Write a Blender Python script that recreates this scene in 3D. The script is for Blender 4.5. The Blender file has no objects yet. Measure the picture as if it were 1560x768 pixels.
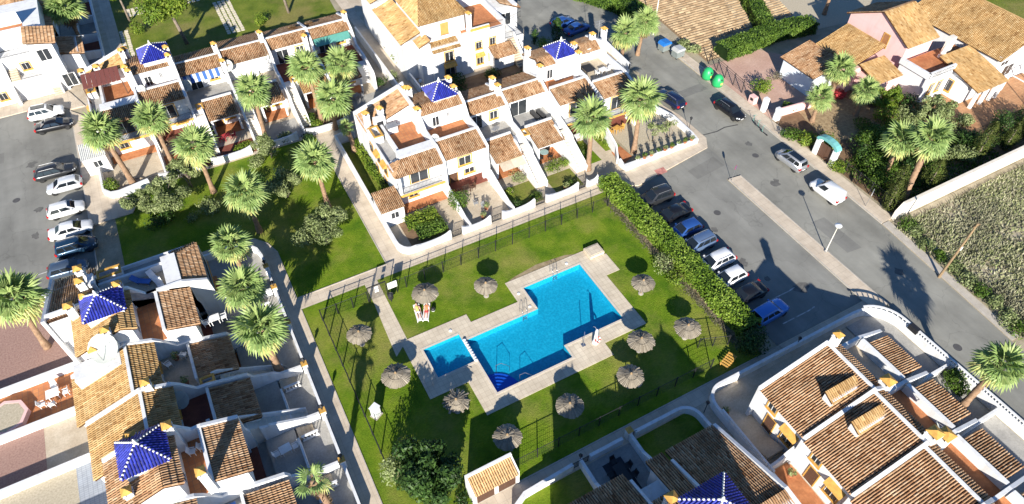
import bpy, math, random
from mathutils import Vector, Matrix

# ------------------------------------------------------------------ camera, sky, sun, exposure
rnd = random.Random(11)
S = bpy.context.scene
COL = S.collection
F, TH, ROLL, H, AZ = 1040.0, math.radians(47.736), math.radians(-0.352), 56.0, math.radians(28.03)
ca, sa = math.cos(AZ), math.sin(AZ)
CR, SR = math.cos(-ROLL), math.sin(-ROLL)


def ray(x, y):
    dx, dy = x - 780.0, y - 384.0
    dx, dy = CR * dx - SR * dy, SR * dx + CR * dy
    r = (dx, F * math.cos(TH) - dy * math.sin(TH), -F * math.sin(TH) - dy * math.cos(TH))
    return (ca * r[0] + sa * r[1], -sa * r[0] + ca * r[1], r[2])


def g0(x, y, z=0.0):
    r = ray(x, y); t = (z - H) / r[2]
    return (r[0] * t, r[1] * t)


O0 = g0(711, 520)


def W(x, y, z=0.0):
    """photo pixel + the height of what it touches -> a point of the place, in metres"""
    a = g0(x, y, z)
    return Vector((a[0] - O0[0], a[1] - O0[1], z))


cam_d = bpy.data.cameras.new('camera'); cam = bpy.data.objects.new('camera', cam_d); COL.objects.link(cam)
cam_d.sensor_width = 36.0; cam_d.lens = 24.0; cam_d.clip_start = 1.0; cam_d.clip_end = 3000.0
Xw = Vector((ca, -sa, 0)); Fw = Vector((sa * math.cos(TH), ca * math.cos(TH), -math.sin(TH)))
Dn = Fw.cross(Xw)
rt = Xw * CR + Dn * SR
dn = Dn * CR - Xw * SR
m = Matrix((rt, -dn, -Fw)).transposed().to_4x4(); m.translation = Vector((-O0[0], -O0[1], H))
cam.matrix_world = m
S.camera = cam

SUN_EL, SUN_AZ = math.radians(23.5), math.radians(61.0)      # shadows fall towards SUN_AZ in the plan
wd = bpy.data.worlds.new('World'); S.world = wd; wd.use_nodes = True
nt = wd.node_tree; bg = nt.nodes['Background']
sky = nt.nodes.new('ShaderNodeTexSky'); sky.sky_type = 'NISHITA'; sky.sun_disc = False
sky.sun_elevation = SUN_EL
sv = Vector((-math.cos(SUN_AZ), -math.sin(SUN_AZ)))             # horizontal direction towards the sun
sky.sun_rotation = math.atan2(sv.x, sv.y)
nt.links.new(sky.outputs[0], bg.inputs[0]); bg.inputs[1].default_value = 0.075; sky.ozone_density = 8.0; sky.dust_density = 0.2
sd = bpy.data.lights.new('sun', 'SUN'); sd.energy = 5.0; sd.angle = math.radians(0.55); sd.color = (1.0, 0.945, 0.855)
sun = bpy.data.objects.new('sun', sd); COL.objects.link(sun)
ld = Vector((math.cos(SUN_AZ) * math.cos(SUN_EL), math.sin(SUN_AZ) * math.cos(SUN_EL), -math.sin(SUN_EL)))
sun.rotation_euler = ld.to_track_quat('-Z', 'Y').to_euler(); sun.location = (-60, -100, 80)
S.view_settings.view_transform = 'Standard'; S.view_settings.look = 'None'
S.view_settings.gamma = 1.0; S.view_settings.exposure = 1.0
S.render.engine = 'CYCLES'
S.render.resolution_x, S.render.resolution_y = 1024, 504


# ------------------------------------------------------------------ mesh helpers
class MB:
    def __init__(s): s.v = []; s.f = []; s.t = []

    def add(s, verts, faces, t=0.5):
        n = len(s.v); s.v += [tuple(p) for p in verts]
        s.f += [tuple(i + n for i in f) for f in faces]; s.t += [t] * len(faces)
        return s

    def box(s, x0, x1, y0, y1, z0, z1, t=0.5):
        v = [(x0, y0, z0), (x1, y0, z0), (x1, y1, z0), (x0, y1, z0), (x0, y0, z1), (x1, y0, z1), (x1, y1, z1), (x0, y1, z1)]
        return s.add(v, [(3, 2, 1, 0), (4, 5, 6, 7), (0, 1, 5, 4), (1, 2, 6, 5), (2, 3, 7, 6), (3, 0, 4, 7)], t)

    def prism(s, poly, z0, z1, t=0.5):
        n = len(poly)
        a = sum(poly[i][0] * poly[(i + 1) % n][1] - poly[(i + 1) % n][0] * poly[i][1] for i in range(n))
        zz = list(z1) if isinstance(z1, (list, tuple)) else [z1] * n
        if a < 0: poly = poly[::-1]; zz = zz[::-1]
        v = [(p[0], p[1], z0) for p in poly] + [(p[0], p[1], z) for p, z in zip(poly, zz)]
        f = [tuple(range(n - 1, -1, -1)), tuple(range(n, 2 * n))] + [(i, (i + 1) % n, (i + 1) % n + n, i + n) for i in range(n)]
        return s.add(v, f, t)

    def prof(s, x0, x1, yz, t=0.5):           # outline in (y, z) extruded along x
        n = len(yz)
        a = sum(yz[i][0] * yz[(i + 1) % n][1] - yz[(i + 1) % n][0] * yz[i][1] for i in range(n))
        if a < 0: yz = yz[::-1]
        v = [(x0, y, z) for y, z in yz] + [(x1, y, z) for y, z in yz]
        f = [tuple(range(n - 1, -1, -1)), tuple(range(n, 2 * n))] + [(i, (i + 1) % n, (i + 1) % n + n, i + n) for i in range(n)]
        return s.add(v, f, t)

    def profy(s, y0, y1, xz, t=0.5):          # outline in (x, z) extruded along y
        n = len(xz)
        a = sum(xz[i][0] * xz[(i + 1) % n][1] - xz[(i + 1) % n][0] * xz[i][1] for i in range(n))
        if a > 0: xz = xz[::-1]
        v = [(x, y0, z) for x, z in xz] + [(x, y1, z) for x, z in xz]
        f = [tuple(range(n - 1, -1, -1)), tuple(range(n, 2 * n))] + [(i, (i + 1) % n, (i + 1) % n + n, i + n) for i in range(n)]
        return s.add(v, f, t)

    def tube(s, pts, rad, n=6, t=0.5, cap=True):
        pts = [Vector(p) for p in pts]
        if not isinstance(rad, (list, tuple)): rad = [rad] * len(pts)
        base = len(s.v); k = len(pts)
        for i, p in enumerate(pts):
            d = (pts[min(i + 1, k - 1)] - pts[max(i - 1, 0)])
            d = d.normalized() if d.length > 1e-9 else Vector((0, 0, 1))
            a = d.orthogonal().normalized() if abs(d.z) < 0.9 else Vector((1, 0, 0)) - d * d.x
            a.normalize(); b = d.cross(a)
            for j in range(n):
                q = 2 * math.pi * j / n
                s.v.append(tuple(p + (a * math.cos(q) + b * math.sin(q)) * rad[i]))
        for i in range(k - 1):
            for j in range(n):
                s.f.append((base + i * n + j, base + i * n + (j + 1) % n, base + (i + 1) * n + (j + 1) % n, base + (i + 1) * n + j)); s.t.append(t)
        if cap:
            s.f.append(tuple(base + j for j in range(n - 1, -1, -1))); s.t.append(t)
            s.f.append(tuple(base + (k - 1) * n + j for j in range(n))); s.t.append(t)
        return s

    def lathe(s, prof, n=12, c=(0, 0, 0), t=0.5):       # prof: (radius, z)
        base = len(s.v); k = len(prof)
        for r, z in prof:
            for j in range(n):
                q = 2 * math.pi * j / n
                s.v.append((c[0] + r * math.cos(q), c[1] + r * math.sin(q), c[2] + z))
        for i in range(k - 1):
            for j in range(n):
                s.f.append((base + i * n + j, base + i * n + (j + 1) % n, base + (i + 1) * n + (j + 1) % n, base + (i + 1) * n + j)); s.t.append(t)
        s.f.append(tuple(base + j for j in range(n - 1, -1, -1))); s.t.append(t)
        s.f.append(tuple(base + (k - 1) * n + j for j in range(n))); s.t.append(t)
        return s

    def strip(s, pts, hs, w, z0=0.0, closed=False, t=0.5):   # a wall along a plan polyline with a height at each point
        k = len(pts); P = [Vector((p[0], p[1])) for p in pts]
        if not isinstance(hs, (list, tuple)): hs = [hs] * k
        L = []; R = []
        for i in range(k):
            a = P[i - 1] if (i > 0 or closed) else P[i]
            b = P[(i + 1) % k] if (i < k - 1 or closed) else P[i]
            d = (b - a).normalized(); nn = Vector((-d.y, d.x)) * w / 2
            if 0 < i < k - 1 or closed:
                d1 = (P[i] - a).normalized(); c = max(0.5, abs(d1.dot(d)))
                nn = nn / c
            L.append(P[i] + nn); R.append(P[i] - nn)
        base = len(s.v)
        for i in range(k):
            s.v += [(L[i].x, L[i].y, z0), (R[i].x, R[i].y, z0), (R[i].x, R[i].y, hs[i]), (L[i].x, L[i].y, hs[i])]
        rng = range(k if closed else k - 1)
        for i in rng:
            a = base + 4 * i; b = base + 4 * ((i + 1) % k)
            for q in ((0, 1), (1, 2), (2, 3), (3, 0)):
                s.f.append((a + q[0], a + q[1], b + q[1], b + q[0])); s.t.append(t)
        if not closed:
            a = base; s.f.append((a + 3, a + 2, a + 1, a)); s.t.append(t)
            a = base + 4 * (k - 1); s.f.append((a, a + 1, a + 2, a + 3)); s.t.append(t)
        return s

    def mesh(s, name, mat=None, smooth=False):
        me = bpy.data.meshes.new(name); me.from_pydata(s.v, [], s.f)
        if len(set(s.t)) > 1:
            at = me.attributes.new('tint', 'FLOAT', 'FACE'); at.data.foreach_set('value', s.t)
        if mat: me.materials.append(mat)
        if smooth: me.polygons.foreach_set('use_smooth', [True] * len(me.polygons))
        me.update()
        return me

    def obj(s, name, mat, parent=None, smooth=False, label=None, kind=None):
        return link(name, s.mesh(name, mat, smooth), parent, label, kind)


def link(name, me, parent=None, label=None, kind=None, loc=None, rz=None):
    o = bpy.data.objects.new(name, me); COL.objects.link(o)
    if parent is not None: o.parent = parent
    if label: o['label'] = label
    if kind: o['kind'] = kind
    if loc is not None: o.location = loc
    if rz is not None: o.rotation_euler = (0, 0, rz)
    return o


def tag(o, label, cat, group=None):
    o['label'] = label; o['category'] = cat
    if group: o['group'] = group
    return o


def thing(name, label, cat, loc=(0, 0, 0), rz=0.0, group=None):
    o = link(name, None, loc=loc, rz=rz)
    o.empty_display_size = 0.3
    return tag(o, label, cat, group)


def ground(name, poly, z, mat, parent=None, kind='structure'):
    m_ = MB(); n = len(poly)
    a = sum(poly[i][0] * poly[(i + 1) % n][1] - poly[(i + 1) % n][0] * poly[i][1] for i in range(n))
    if a < 0: poly = poly[::-1]
    m_.add([(p[0], p[1], z) for p in poly], [tuple(range(n))])
    return m_.obj(name, mat, parent, kind=kind)


def rect(u0, u1, v0, v1): return [(u0, v0), (u1, v0), (u1, v1), (u0, v1)]


def arc(cx, cy, r, a0, a1, n=8):
    return [(cx + r * math.cos(math.radians(a0 + (a1 - a0) * i / n)), cy + r * math.sin(math.radians(a0 + (a1 - a0) * i / n))) for i in range(n + 1)]


# ------------------------------------------------------------------ materials
MATS = {}


def nodes_mat(name):
    mt = bpy.data.materials.new(name); mt.use_nodes = True
    N = mt.node_tree; b = N.nodes['Principled BSDF']
    MATS[name] = mt
    return mt, N, b


def ramp(N, fac, stops):
    r = N.nodes.new('ShaderNodeValToRGB'); e = r.color_ramp.elements
    while len(e) > 1: e.remove(e[0])
    e[0].position = stops[0][0]; e[0].color = (*stops[0][1], 1)
    for p, c in stops[1:]:
        x = e.new(p); x.color = (*c, 1)
    N.links.new(fac, r.inputs[0]); return r.outputs[0]


def noise(N, scale, detail=4, rough=0.6, vec=None, dist=0.0):
    n = N.nodes.new('ShaderNodeTexNoise'); n.inputs['Scale'].default_value = scale
    n.inputs['Detail'].default_value = detail; n.inputs['Roughness'].default_value = rough; n.inputs['Distortion'].default_value = dist
    if vec is None: vec = wpos(N)
    N.links.new(vec, n.inputs['Vector']); return n.outputs[0]


def wpos(N):
    g = N.nodes.get('geo') or N.nodes.new('ShaderNodeNewGeometry'); g.name = 'geo'
    return g.outputs['Position']


def mapped(N, scale=(1, 1, 1), rot=(0, 0, 0)):
    mp = N.nodes.new('ShaderNodeMapping'); mp.inputs['Scale'].default_value = scale; mp.inputs['Rotation'].default_value = rot
    N.links.new(wpos(N), mp.inputs['Vector']); return mp.outputs[0]


def mix(N, fac, a, b, blend='MIX'):
    x = N.nodes.new('ShaderNodeMix'); x.data_type = 'RGBA'; x.blend_type = blend
    for sock, val in ((x.inputs[0], fac), (x.inputs[6], a), (x.inputs[7], b)):
        if hasattr(val, 'links') or hasattr(val, 'is_linked'): N.links.new(val, sock)
        elif isinstance(val, (int, float)): sock.default_value = val
        else: sock.default_value = (*val, 1)
    return x.outputs[2]


def bump(N, b, h, strength=0.3, dist=0.02):
    n = N.nodes.new('ShaderNodeBump'); n.inputs['Strength'].default_value = strength; n.inputs['Distance'].default_value = dist
    N.links.new(h, n.inputs['Height']); N.links.new(n.outputs[0], b.inputs['Normal'])


def rough_mat(name, stops, scale=1.0, rough=0.85, bs=0.2, fine=12.0, bd=0.02, spec=0.3, detail=5):
    """mottled surface: large noise picks the colour, a finer one dirties it"""
    mt, N, b = nodes_mat(name)
    c = ramp(N, noise(N, scale, detail), stops)
    f = ramp(N, noise(N, fine, 3), [(0.3, (0.78, 0.78, 0.78)), (0.7, (1.12, 1.12, 1.12))])
    N.links.new(mix(N, 0.7, c, f, 'MULTIPLY'), b.inputs['Base Color'])
    b.inputs['Roughness'].default_value = rough; b.inputs['Specular IOR Level'].default_value = spec
    if bs: bump(N, b, noise(N, fine * 1.5, 4), bs, bd)
    return mt


def flat_mat(name, col, rough=0.6, metal=0.0, spec=0.5, var=0.06):
    mt, N, b = nodes_mat(name)
    lo = tuple(max(0, c * (1 - var * 2)) for c in col); hi = tuple(min(1, c * (1 + var)) for c in col)
    N.links.new(ramp(N, noise(N, 2.2, 4), [(0.3, lo), (0.7, hi)]), b.inputs['Base Color'])
    b.inputs['Roughness'].default_value = rough; b.inputs['Metallic'].default_value = metal; b.inputs['Specular IOR Level'].default_value = spec
    return mt


def tint_mat(name, stops, rough=0.8, dirt=0.35, transl=0.0, spec=0.25, big=None):
    """per-piece colour from the mesh attribute 'tint'"""
    mt, N, b = nodes_mat(name)
    a = N.nodes.new('ShaderNodeAttribute'); a.attribute_name = 'tint'
    c = ramp(N, a.outputs['Fac'], stops)
    if dirt:
        d = ramp(N, noise(N, big or 0.9, 5), [(0.32, (1 - dirt,) * 3), (0.68, (1.12,) * 3)])
        c = mix(N, 1.0, c, d, 'MULTIPLY')
    N.links.new(c, b.inputs['Base Color'])
    b.inputs['Roughness'].default_value = rough; b.inputs['Specular IOR Level'].default_value = spec
    if transl:
        t = N.nodes.new('ShaderNodeBsdfTranslucent'); N.links.new(c, t.inputs['Color'])
        mx = N.nodes.new('ShaderNodeMixShader'); mx.inputs[0].default_value = transl
        N.links.new(b.outputs[0], mx.inputs[1]); N.links.new(t.outputs[0], mx.inputs[2])
        N.links.new(mx.outputs[0], N.nodes['Material Output'].inputs['Surface'])
    return mt


def make_plaster(name, base, stain):
    mt, N, b = nodes_mat(name)
    n1 = noise(N, 0.5, 5)
    st = noise(N, 1.0, 5, 0.65, mapped(N, (1.6, 1.6, 0.35)))
    c = mix(N, ramp(N, st, [(0.48, (0, 0, 0)), (0.78, (0.75, 0.75, 0.75))]), base, stain)
    c = mix(N, 0.5, c, ramp(N, n1, [(0.3, (0.88, 0.87, 0.85)), (0.7, (1, 1, 1))]), 'MULTIPLY')
    N.links.new(c, b.inputs['Base Color']); b.inputs['Roughness'].default_value = 0.85; b.inputs['Specular IOR Level'].default_value = 0.2
    bump(N, b, noise(N, 9.0, 4), 0.15, 0.015)
    return mt


WHITE = make_plaster('white_plaster', (0.72, 0.725, 0.725), (0.52, 0.49, 0.44))
PINK = make_plaster('pink_plaster', (0.78, 0.50, 0.47), (0.66, 0.42, 0.38))
CREAM = make_plaster('cream_plaster', (0.74, 0.68, 0.58), (0.55, 0.48, 0.38))
OCHRE = flat_mat('ochre_paint', (0.60, 0.33, 0.07), 0.8, var=0.15)
ROOF_T = tint_mat('clay_tiles', [(0.0, (0.056, 0.024, 0.010)), (0.12, (0.208, 0.096, 0.042)), (0.35, (0.360, 0.200, 0.100)), (0.65, (0.464, 0.288, 0.160)), (1.0, (0.560, 0.400, 0.256))], 0.85, 0.38, big=0.55)  # near-black first stop is channel shade painted on the slab between tiles
ROOF_Y = tint_mat('sandy_clay_tiles', [(0.0, (0.065, 0.028, 0.008)), (0.12, (0.242, 0.123, 0.042)), (0.35, (0.378, 0.224, 0.087)), (0.7, (0.483, 0.313, 0.139)), (1.0, (0.564, 0.402, 0.208))], 0.85, 0.30, big=0.5)  # first stop likewise paints the shade in the tile channels
ROOF_D = tint_mat('brown_clay_tiles', [(0.0, (0.13, 0.06, 0.032)), (0.5, (0.24, 0.11, 0.055)), (1.0, (0.36, 0.19, 0.10))], 0.85, 0.4, big=0.6)
ROOF_B = tint_mat('blue_glazed_tiles', [(0.0, (0.012, 0.016, 0.12)), (0.5, (0.020, 0.028, 0.26)), (1.0, (0.035, 0.05, 0.40))], 0.5, 0.25, spec=0.35)
RIDGE_W = flat_mat('white_ridge_tiles', (0.78, 0.76, 0.70), 0.5)
GLASS = flat_mat('window_glass', (0.03, 0.035, 0.04), 0.08, spec=0.8)
FRAMEW = flat_mat('white_frame', (0.75, 0.75, 0.74), 0.5)
WOODD = flat_mat('dark_wood', (0.10, 0.05, 0.03), 0.6)
IRON = flat_mat('black_iron', (0.018, 0.018, 0.02), 0.5)
STEEL = flat_mat('steel', (0.55, 0.56, 0.58), 0.3, 0.9)
GREYM = flat_mat('grey_metal', (0.35, 0.36, 0.37), 0.45, 0.4)
TERRA = rough_mat('terracotta_floor', [(0.35, (0.36, 0.135, 0.055)), (0.65, (0.52, 0.215, 0.09))], 0.9, fine=5)
TERRD = rough_mat('dark_red_floor', [(0.35, (0.17, 0.05, 0.035)), (0.65, (0.24, 0.08, 0.05))], 0.9, fine=5)
GREYF = rough_mat('grey_floor', [(0.35, (0.30, 0.29, 0.27)), (0.65, (0.40, 0.385, 0.355))], 0.7, fine=6)
SANDF = rough_mat('sand_floor', [(0.35, (0.44, 0.36, 0.26)), (0.65, (0.54, 0.46, 0.35))], 0.7, fine=6)


def grid_floor(name, c1, c2, mortar, sx, sy):
    mt, N, b = nodes_mat(name)
    br = N.nodes.new('ShaderNodeTexBrick'); br.offset = 0.0; br.inputs['Scale'].default_value = 1.0
    br.inputs['Brick Width'].default_value = sx; br.inputs['Row Height'].default_value = sy; br.inputs['Mortar Size'].default_value = 0.02
    br.inputs['Color1'].default_value = (*c1, 1); br.inputs['Color2'].default_value = (*c2, 1); br.inputs['Mortar'].default_value = (*mortar, 1)
    N.links.new(wpos(N), br.inputs['Vector'])
    f = ramp(N, noise(N, 0.6, 6), [(0.3, (0.72, 0.70, 0.68)), (0.7, (1.1, 1.1, 1.1))])
    N.links.new(mix(N, 0.8, br.outputs[0], f, 'MULTIPLY'), b.inputs['Base Color'])
    b.inputs['Roughness'].default_value = 0.8; b.inputs['Specular IOR Level'].default_value = 0.3
    bump(N, b, br.outputs[1], -0.3, 0.01)
    return mt


TERRT = grid_floor('terracotta_tiles', (0.55, 0.23, 0.09), (0.46, 0.17, 0.07), (0.33, 0.17, 0.10), 0.45, 0.45)
PAVE = grid_floor('beige_paving', (0.60, 0.51, 0.395), (0.56, 0.47, 0.36), (0.47, 0.39, 0.30), 0.8, 0.8)
DECKM = grid_floor('pool_deck_stone', (0.66, 0.575, 0.44), (0.60, 0.515, 0.39), (0.50, 0.42, 0.31), 0.5, 0.5)
KERB = rough_mat('kerb_stone', [(0.3, (0.40, 0.36, 0.30)), (0.7, (0.52, 0.47, 0.40))], 1.2)
ORPAVE = grid_floor('orange_paving', (0.52, 0.29, 0.15), (0.46, 0.24, 0.12), (0.34, 0.19, 0.10), 0.5, 0.5)
BLUEPAVE = grid_floor('blue_grey_paving', (0.40, 0.43, 0.47), (0.35, 0.38, 0.42), (0.26, 0.28, 0.31), 0.35, 0.2)
PINKF = rough_mat('pink_concrete', [(0.35, (0.46, 0.29, 0.22)), (0.65, (0.54, 0.36, 0.28))], 0.4, fine=4)
PINKG = rough_mat('pink_gravel', [(0.3, (0.26, 0.15, 0.12)), (0.7, (0.40, 0.26, 0.21))], 6.0, fine=30, bs=0.6)
BEIGEG = rough_mat('beige_gravel', [(0.3, (0.36, 0.31, 0.22)), (0.7, (0.54, 0.47, 0.35))], 6.0, fine=30, bs=0.6)
SOIL = rough_mat('brown_soil', [(0.3, (0.13, 0.08, 0.045)), (0.7, (0.25, 0.16, 0.09))], 1.2, fine=9, bs=0.6)
DIRT = rough_mat('dry_dirt', [(0.3, (0.27, 0.23, 0.15)), (0.7, (0.44, 0.38, 0.27))], 0.5, fine=7, bs=0.6, bd=0.05)


def make_lawn(name, dark, mid, light, dry, dryamt=0.62):
    mt, N, b = nodes_mat(name)
    c = ramp(N, noise(N, 0.35, 6, 0.6), [(0.30, dark), (0.5, mid), (0.72, light)])
    c = mix(N, ramp(N, noise(N, 0.11, 6, 0.65), [(dryamt - 0.06, (0, 0, 0)), (dryamt + 0.12, (0.75, 0.75, 0.75))]), c, dry)
    st = noise(N, 1.0, 4, 0.7, mapped(N, (3.0, 9.0, 3.0), (0, 0, 0.6)))
    c = mix(N, 0.8, c, ramp(N, st, [(0.25, (0.55, 0.55, 0.55)), (0.75, (1.3, 1.3, 1.3))]), 'MULTIPLY')
    N.links.new(c, b.inputs['Base Color']); b.inputs['Roughness'].default_value = 0.9; b.inputs['Specular IOR Level'].default_value = 0.15
    bump(N, b, noise(N, 7.0, 6, 0.75), 0.8, 0.12)
    return mt


LAWN = make_lawn('lawn_grass', (0.060, 0.135, 0.006), (0.125, 0.205, 0.010), (0.205, 0.26, 0.022), (0.30, 0.27, 0.07), 0.52)
LAWN2 = make_lawn('dry_lawn_grass', (0.08, 0.12, 0.012), (0.135, 0.18, 0.02), (0.20, 0.225, 0.035), (0.25, 0.21, 0.07), 0.5)


def make_asphalt(name, base):
    mt, N, b = nodes_mat(name)
    c = ramp(N, noise(N, 0.16, 7, 0.62), [(0.3, tuple(x * 0.74 for x in base)), (0.5, base), (0.72, tuple(x * 1.28 for x in base))])
    st = noise(N, 0.7, 4, 0.6, mapped(N, (0.7, 0.07, 1)))
    c = mix(N, 0.55, c, ramp(N, st, [(0.3, (0.75, 0.75, 0.75)), (0.7, (1.2, 1.2, 1.2))]), 'MULTIPLY')
    sp = ramp(N, noise(N, 0.45, 3), [(0.70, (1, 1, 1)), (0.76, (0.62, 0.62, 0.62))])
    c = mix(N, 0.6, c, sp, 'MULTIPLY')
    vo = N.nodes.new('ShaderNodeTexVoronoi'); vo.feature = 'DISTANCE_TO_EDGE'; vo.inputs['Scale'].default_value = 0.13
    wv = N.nodes.new('ShaderNodeVectorMath'); wv.operation = 'ADD'
    ns = N.nodes.new('ShaderNodeTexNoise'); ns.inputs['Scale'].default_value = 0.5; ns.inputs['Detail'].default_value = 5
    N.links.new(wpos(N), ns.inputs['Vector'])
    sc = N.nodes.new('ShaderNodeVectorMath'); sc.operation = 'SCALE'; sc.inputs['Scale'].default_value = 2.5
    N.links.new(ns.outputs[1], sc.inputs[0]); N.links.new(wpos(N), wv.inputs[0]); N.links.new(sc.outputs[0], wv.inputs[1])
    N.links.new(wv.outputs[0], vo.inputs['Vector'])
    cr = ramp(N, vo.outputs[0], [(0.002, (0.72, 0.72, 0.72)), (0.007, (1, 1, 1))])
    c = mix(N, 0.6, c, cr, 'MULTIPLY')
    N.links.new(c, b.inputs['Base Color']); b.inputs['Roughness'].default_value = 0.88; b.inputs['Specular IOR Level'].default_value = 0.25
    bump(N, b, noise(N, 40, 3), 0.3, 0.01)
    return mt


ASPH = make_asphalt('road_asphalt', (0.245, 0.238, 0.205))
ASPH2 = make_asphalt('parking_asphalt', (0.225, 0.22, 0.195))
LEAF = tint_mat('green_leaves', [(0.0, (0.033, 0.072, 0.009)), (0.5, (0.094, 0.171, 0.022)), (1.0, (0.187, 0.286, 0.044))], 0.55, 0.3, 0.3)
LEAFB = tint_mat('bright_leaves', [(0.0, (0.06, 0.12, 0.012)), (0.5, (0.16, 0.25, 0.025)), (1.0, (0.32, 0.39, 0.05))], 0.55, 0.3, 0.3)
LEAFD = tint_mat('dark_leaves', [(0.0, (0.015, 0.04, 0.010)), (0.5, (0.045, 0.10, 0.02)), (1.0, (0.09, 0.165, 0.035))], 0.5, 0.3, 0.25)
LEAFO = tint_mat('olive_leaves', [(0.0, (0.095, 0.126, 0.037)), (0.5, (0.221, 0.273, 0.100)), (1.0, (0.399, 0.441, 0.210))], 0.6, 0.3, 0.2)
DRYL = tint_mat('dry_brush', [(0.0, (0.07, 0.065, 0.045)), (0.5, (0.17, 0.15, 0.10)), (1.0, (0.30, 0.27, 0.17))], 0.8, 0.3, 0.15)
PALMG = tint_mat('palm_fronds', [(0.0, (0.084, 0.156, 0.036)), (0.45, (0.240, 0.348, 0.108)), (0.8, (0.432, 0.504, 0.180)), (1.0, (0.552, 0.492, 0.180))], 0.45, 0.2, 0.25)
PALMD = tint_mat('dead_fronds', [(0.0, (0.16, 0.10, 0.05)), (1.0, (0.36, 0.26, 0.14))], 0.8, 0.2, 0.1)
BARK = rough_mat('palm_bark', [(0.3, (0.20, 0.125, 0.075)), (0.7, (0.36, 0.23, 0.14))], 3.0, fine=14, bs=0.8, bd=0.04)
TRUNK = rough_mat('grey_bark', [(0.3, (0.13, 0.10, 0.075)), (0.7, (0.28, 0.23, 0.18))], 4.0, fine=16, bs=0.7)
THATCH = tint_mat('thatch', [(0.0, (0.17, 0.14, 0.10)), (0.5, (0.28, 0.24, 0.18)), (1.0, (0.38, 0.33, 0.25))], 0.9, 0.3)
WOOD = flat_mat('weathered_wood', (0.28, 0.19, 0.10), 0.8, var=0.2)
PLASTW = flat_mat('white_plastic', (0.78, 0.78, 0.77), 0.4)
CLOTHB = flat_mat('blue_fabric', (0.06, 0.16, 0.45), 0.8)
AWNG = flat_mat('green_fabric', (0.10, 0.32, 0.27), 0.8)
REDF = flat_mat('red_fabric', (0.45, 0.04, 0.05), 0.8)
# ------------------------------------------------------------------ ground, roads, paths, lawns
def cells(name, us, vs, z, mat, keep, kind='structure', parent=None):
    """sheet made of the cells of a plan grid that keep(u, v) accepts (so that pools stay open)"""
    m_ = MB(); us = sorted(set(us)); vs = sorted(set(vs)); idx = {}

    def vid(i, j):
        if (i, j) not in idx: idx[(i, j)] = len(m_.v); m_.v.append((us[i], vs[j], z))
        return idx[(i, j)]
    for i in range(len(us) - 1):
        for j in range(len(vs) - 1):
            if keep((us[i] + us[i + 1]) / 2, (vs[j] + vs[j + 1]) / 2):
                m_.f.append((vid(i, j), vid(i + 1, j), vid(i + 1, j + 1), vid(i, j + 1))); m_.t.append(0.5)
    return m_.obj(name, mat, parent, kind=kind)


def inr(u, v, r): return r[0] < u < r[1] and r[2] < v < r[3]


POOLS = [(8.2, 15.2, -5.05, 3.25), (0.0, 8.2, -6.6, 0.1), (-4.2, -0.35, -2.5, 1.1)]
DECKS = [(-5.8, 1.4, 1.9, 3.0), (-5.8, -1.9, -4.28, 1.9), (-1.9, 6.8, -8.25, 1.9), (6.8, 11.9, -8.25, 4.75), (11.9, 16.9, -6.7, 4.75), (16.9, 18.6, 0.55, 3.2)]
HOLE = (-5.0, 17.0, -7.5, 4.0)
inpool = lambda u, v: any(inr(u, v, r) for r in POOLS)
indeck = lambda u, v: any(inr(u, v, r) for r in DECKS)
bu = [x for r in POOLS + DECKS for x in r[:2]]; bv = [x for r in POOLS + DECKS for x in r[2:]]
cells('ground', [-260, 320, HOLE[0], HOLE[1]] + bu, [-220, 380, HOLE[2], HOLE[3]] + bv, -0.03, DIRT, lambda u, v: not inpool(u, v))
cells('pool_lawn', [-13.3, 24.6] + bu, [-15.1, 11.7] + bv, 0.0, LAWN, lambda u, v: not indeck(u, v))
cells('pool_deck', bu, bv, 0.05, DECKM, lambda u, v: indeck(u, v) and not inpool(u, v))
ek = MB()       # outer deck edge faces
eu, ev = sorted(set(bu)), sorted(set(bv))
for a, b in zip(eu, eu[1:]):
    for v in ev:
        if indeck((a + b) / 2, v - 0.01) != indeck((a + b) / 2, v + 0.01): ek.add([(a, v, -0.02), (b, v, -0.02), (b, v, 0.046), (a, v, 0.046)], [(0, 1, 2, 3)])
for a, b in zip(ev, ev[1:]):
    for u in eu:
        if indeck(u - 0.01, (a + b) / 2) != indeck(u + 0.01, (a + b) / 2): ek.add([(u, a, -0.02), (u, b, -0.02), (u, b, 0.046), (u, a, 0.046)], [(0, 1, 2, 3)])
ek.obj('deck_edge', DECKM, kind='structure')

ground('lawn', [(-13.3, 13.3), (-3.25, 13.3), (-3.25, 38.8), (-28.5, 38.8), (-28.5, 24.8), (-16.8, 24.8), (-15.0, 24.0), (-13.9, 22.6), (-13.3, 20.8)], 0.0, LAWN)
ground('top_lawn', [(-22.7, 60.2), (9.6, 60.2), (9.6, 70), (12.5, 110), (-22.7, 110)], 0.0, LAWN2)
ground('path', [(-14.75, -40), (-13.3, -40), (-13.3, 20.8), (-13.9, 22.6), (-15.0, 24.0), (-16.8, 24.8), (-31, 24.8), (-31, 23.4), (-17.2, 23.4), (-15.8, 22.8), (-14.95, 21.6), (-14.75, 20.5)], 0.012, PAVE)
ground('cross_path', rect(-13.3, 24.6, 11.7, 13.3), 0.008, PAVE)
ground('side_path', rect(-3.25, -1.45, 13.3, 40), 0.012, PAVE)
ground('back_path', rect(-1.45, 12.3, 35.6, 39.4), 0.008, PAVE)
ground('alley', rect(10.6, 12.3, 39.4, 75), 0.008, PAVE)
ground('bottom_path', rect(-13.3, 38.4, -16.6, -15.1), 0.012, PAVE)
ground('entry_walk', [(-6.4, 11.7), (-5.0, 11.7), (-5.1, 3.0), (-6.8, 1.6), (-6.75, 2.6), (-6.4, 9)], 0.02, DECKM)
ground('courtyard_ground', rect(-40, -14.75, -40, 23.4), -0.004, GREYF)
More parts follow.
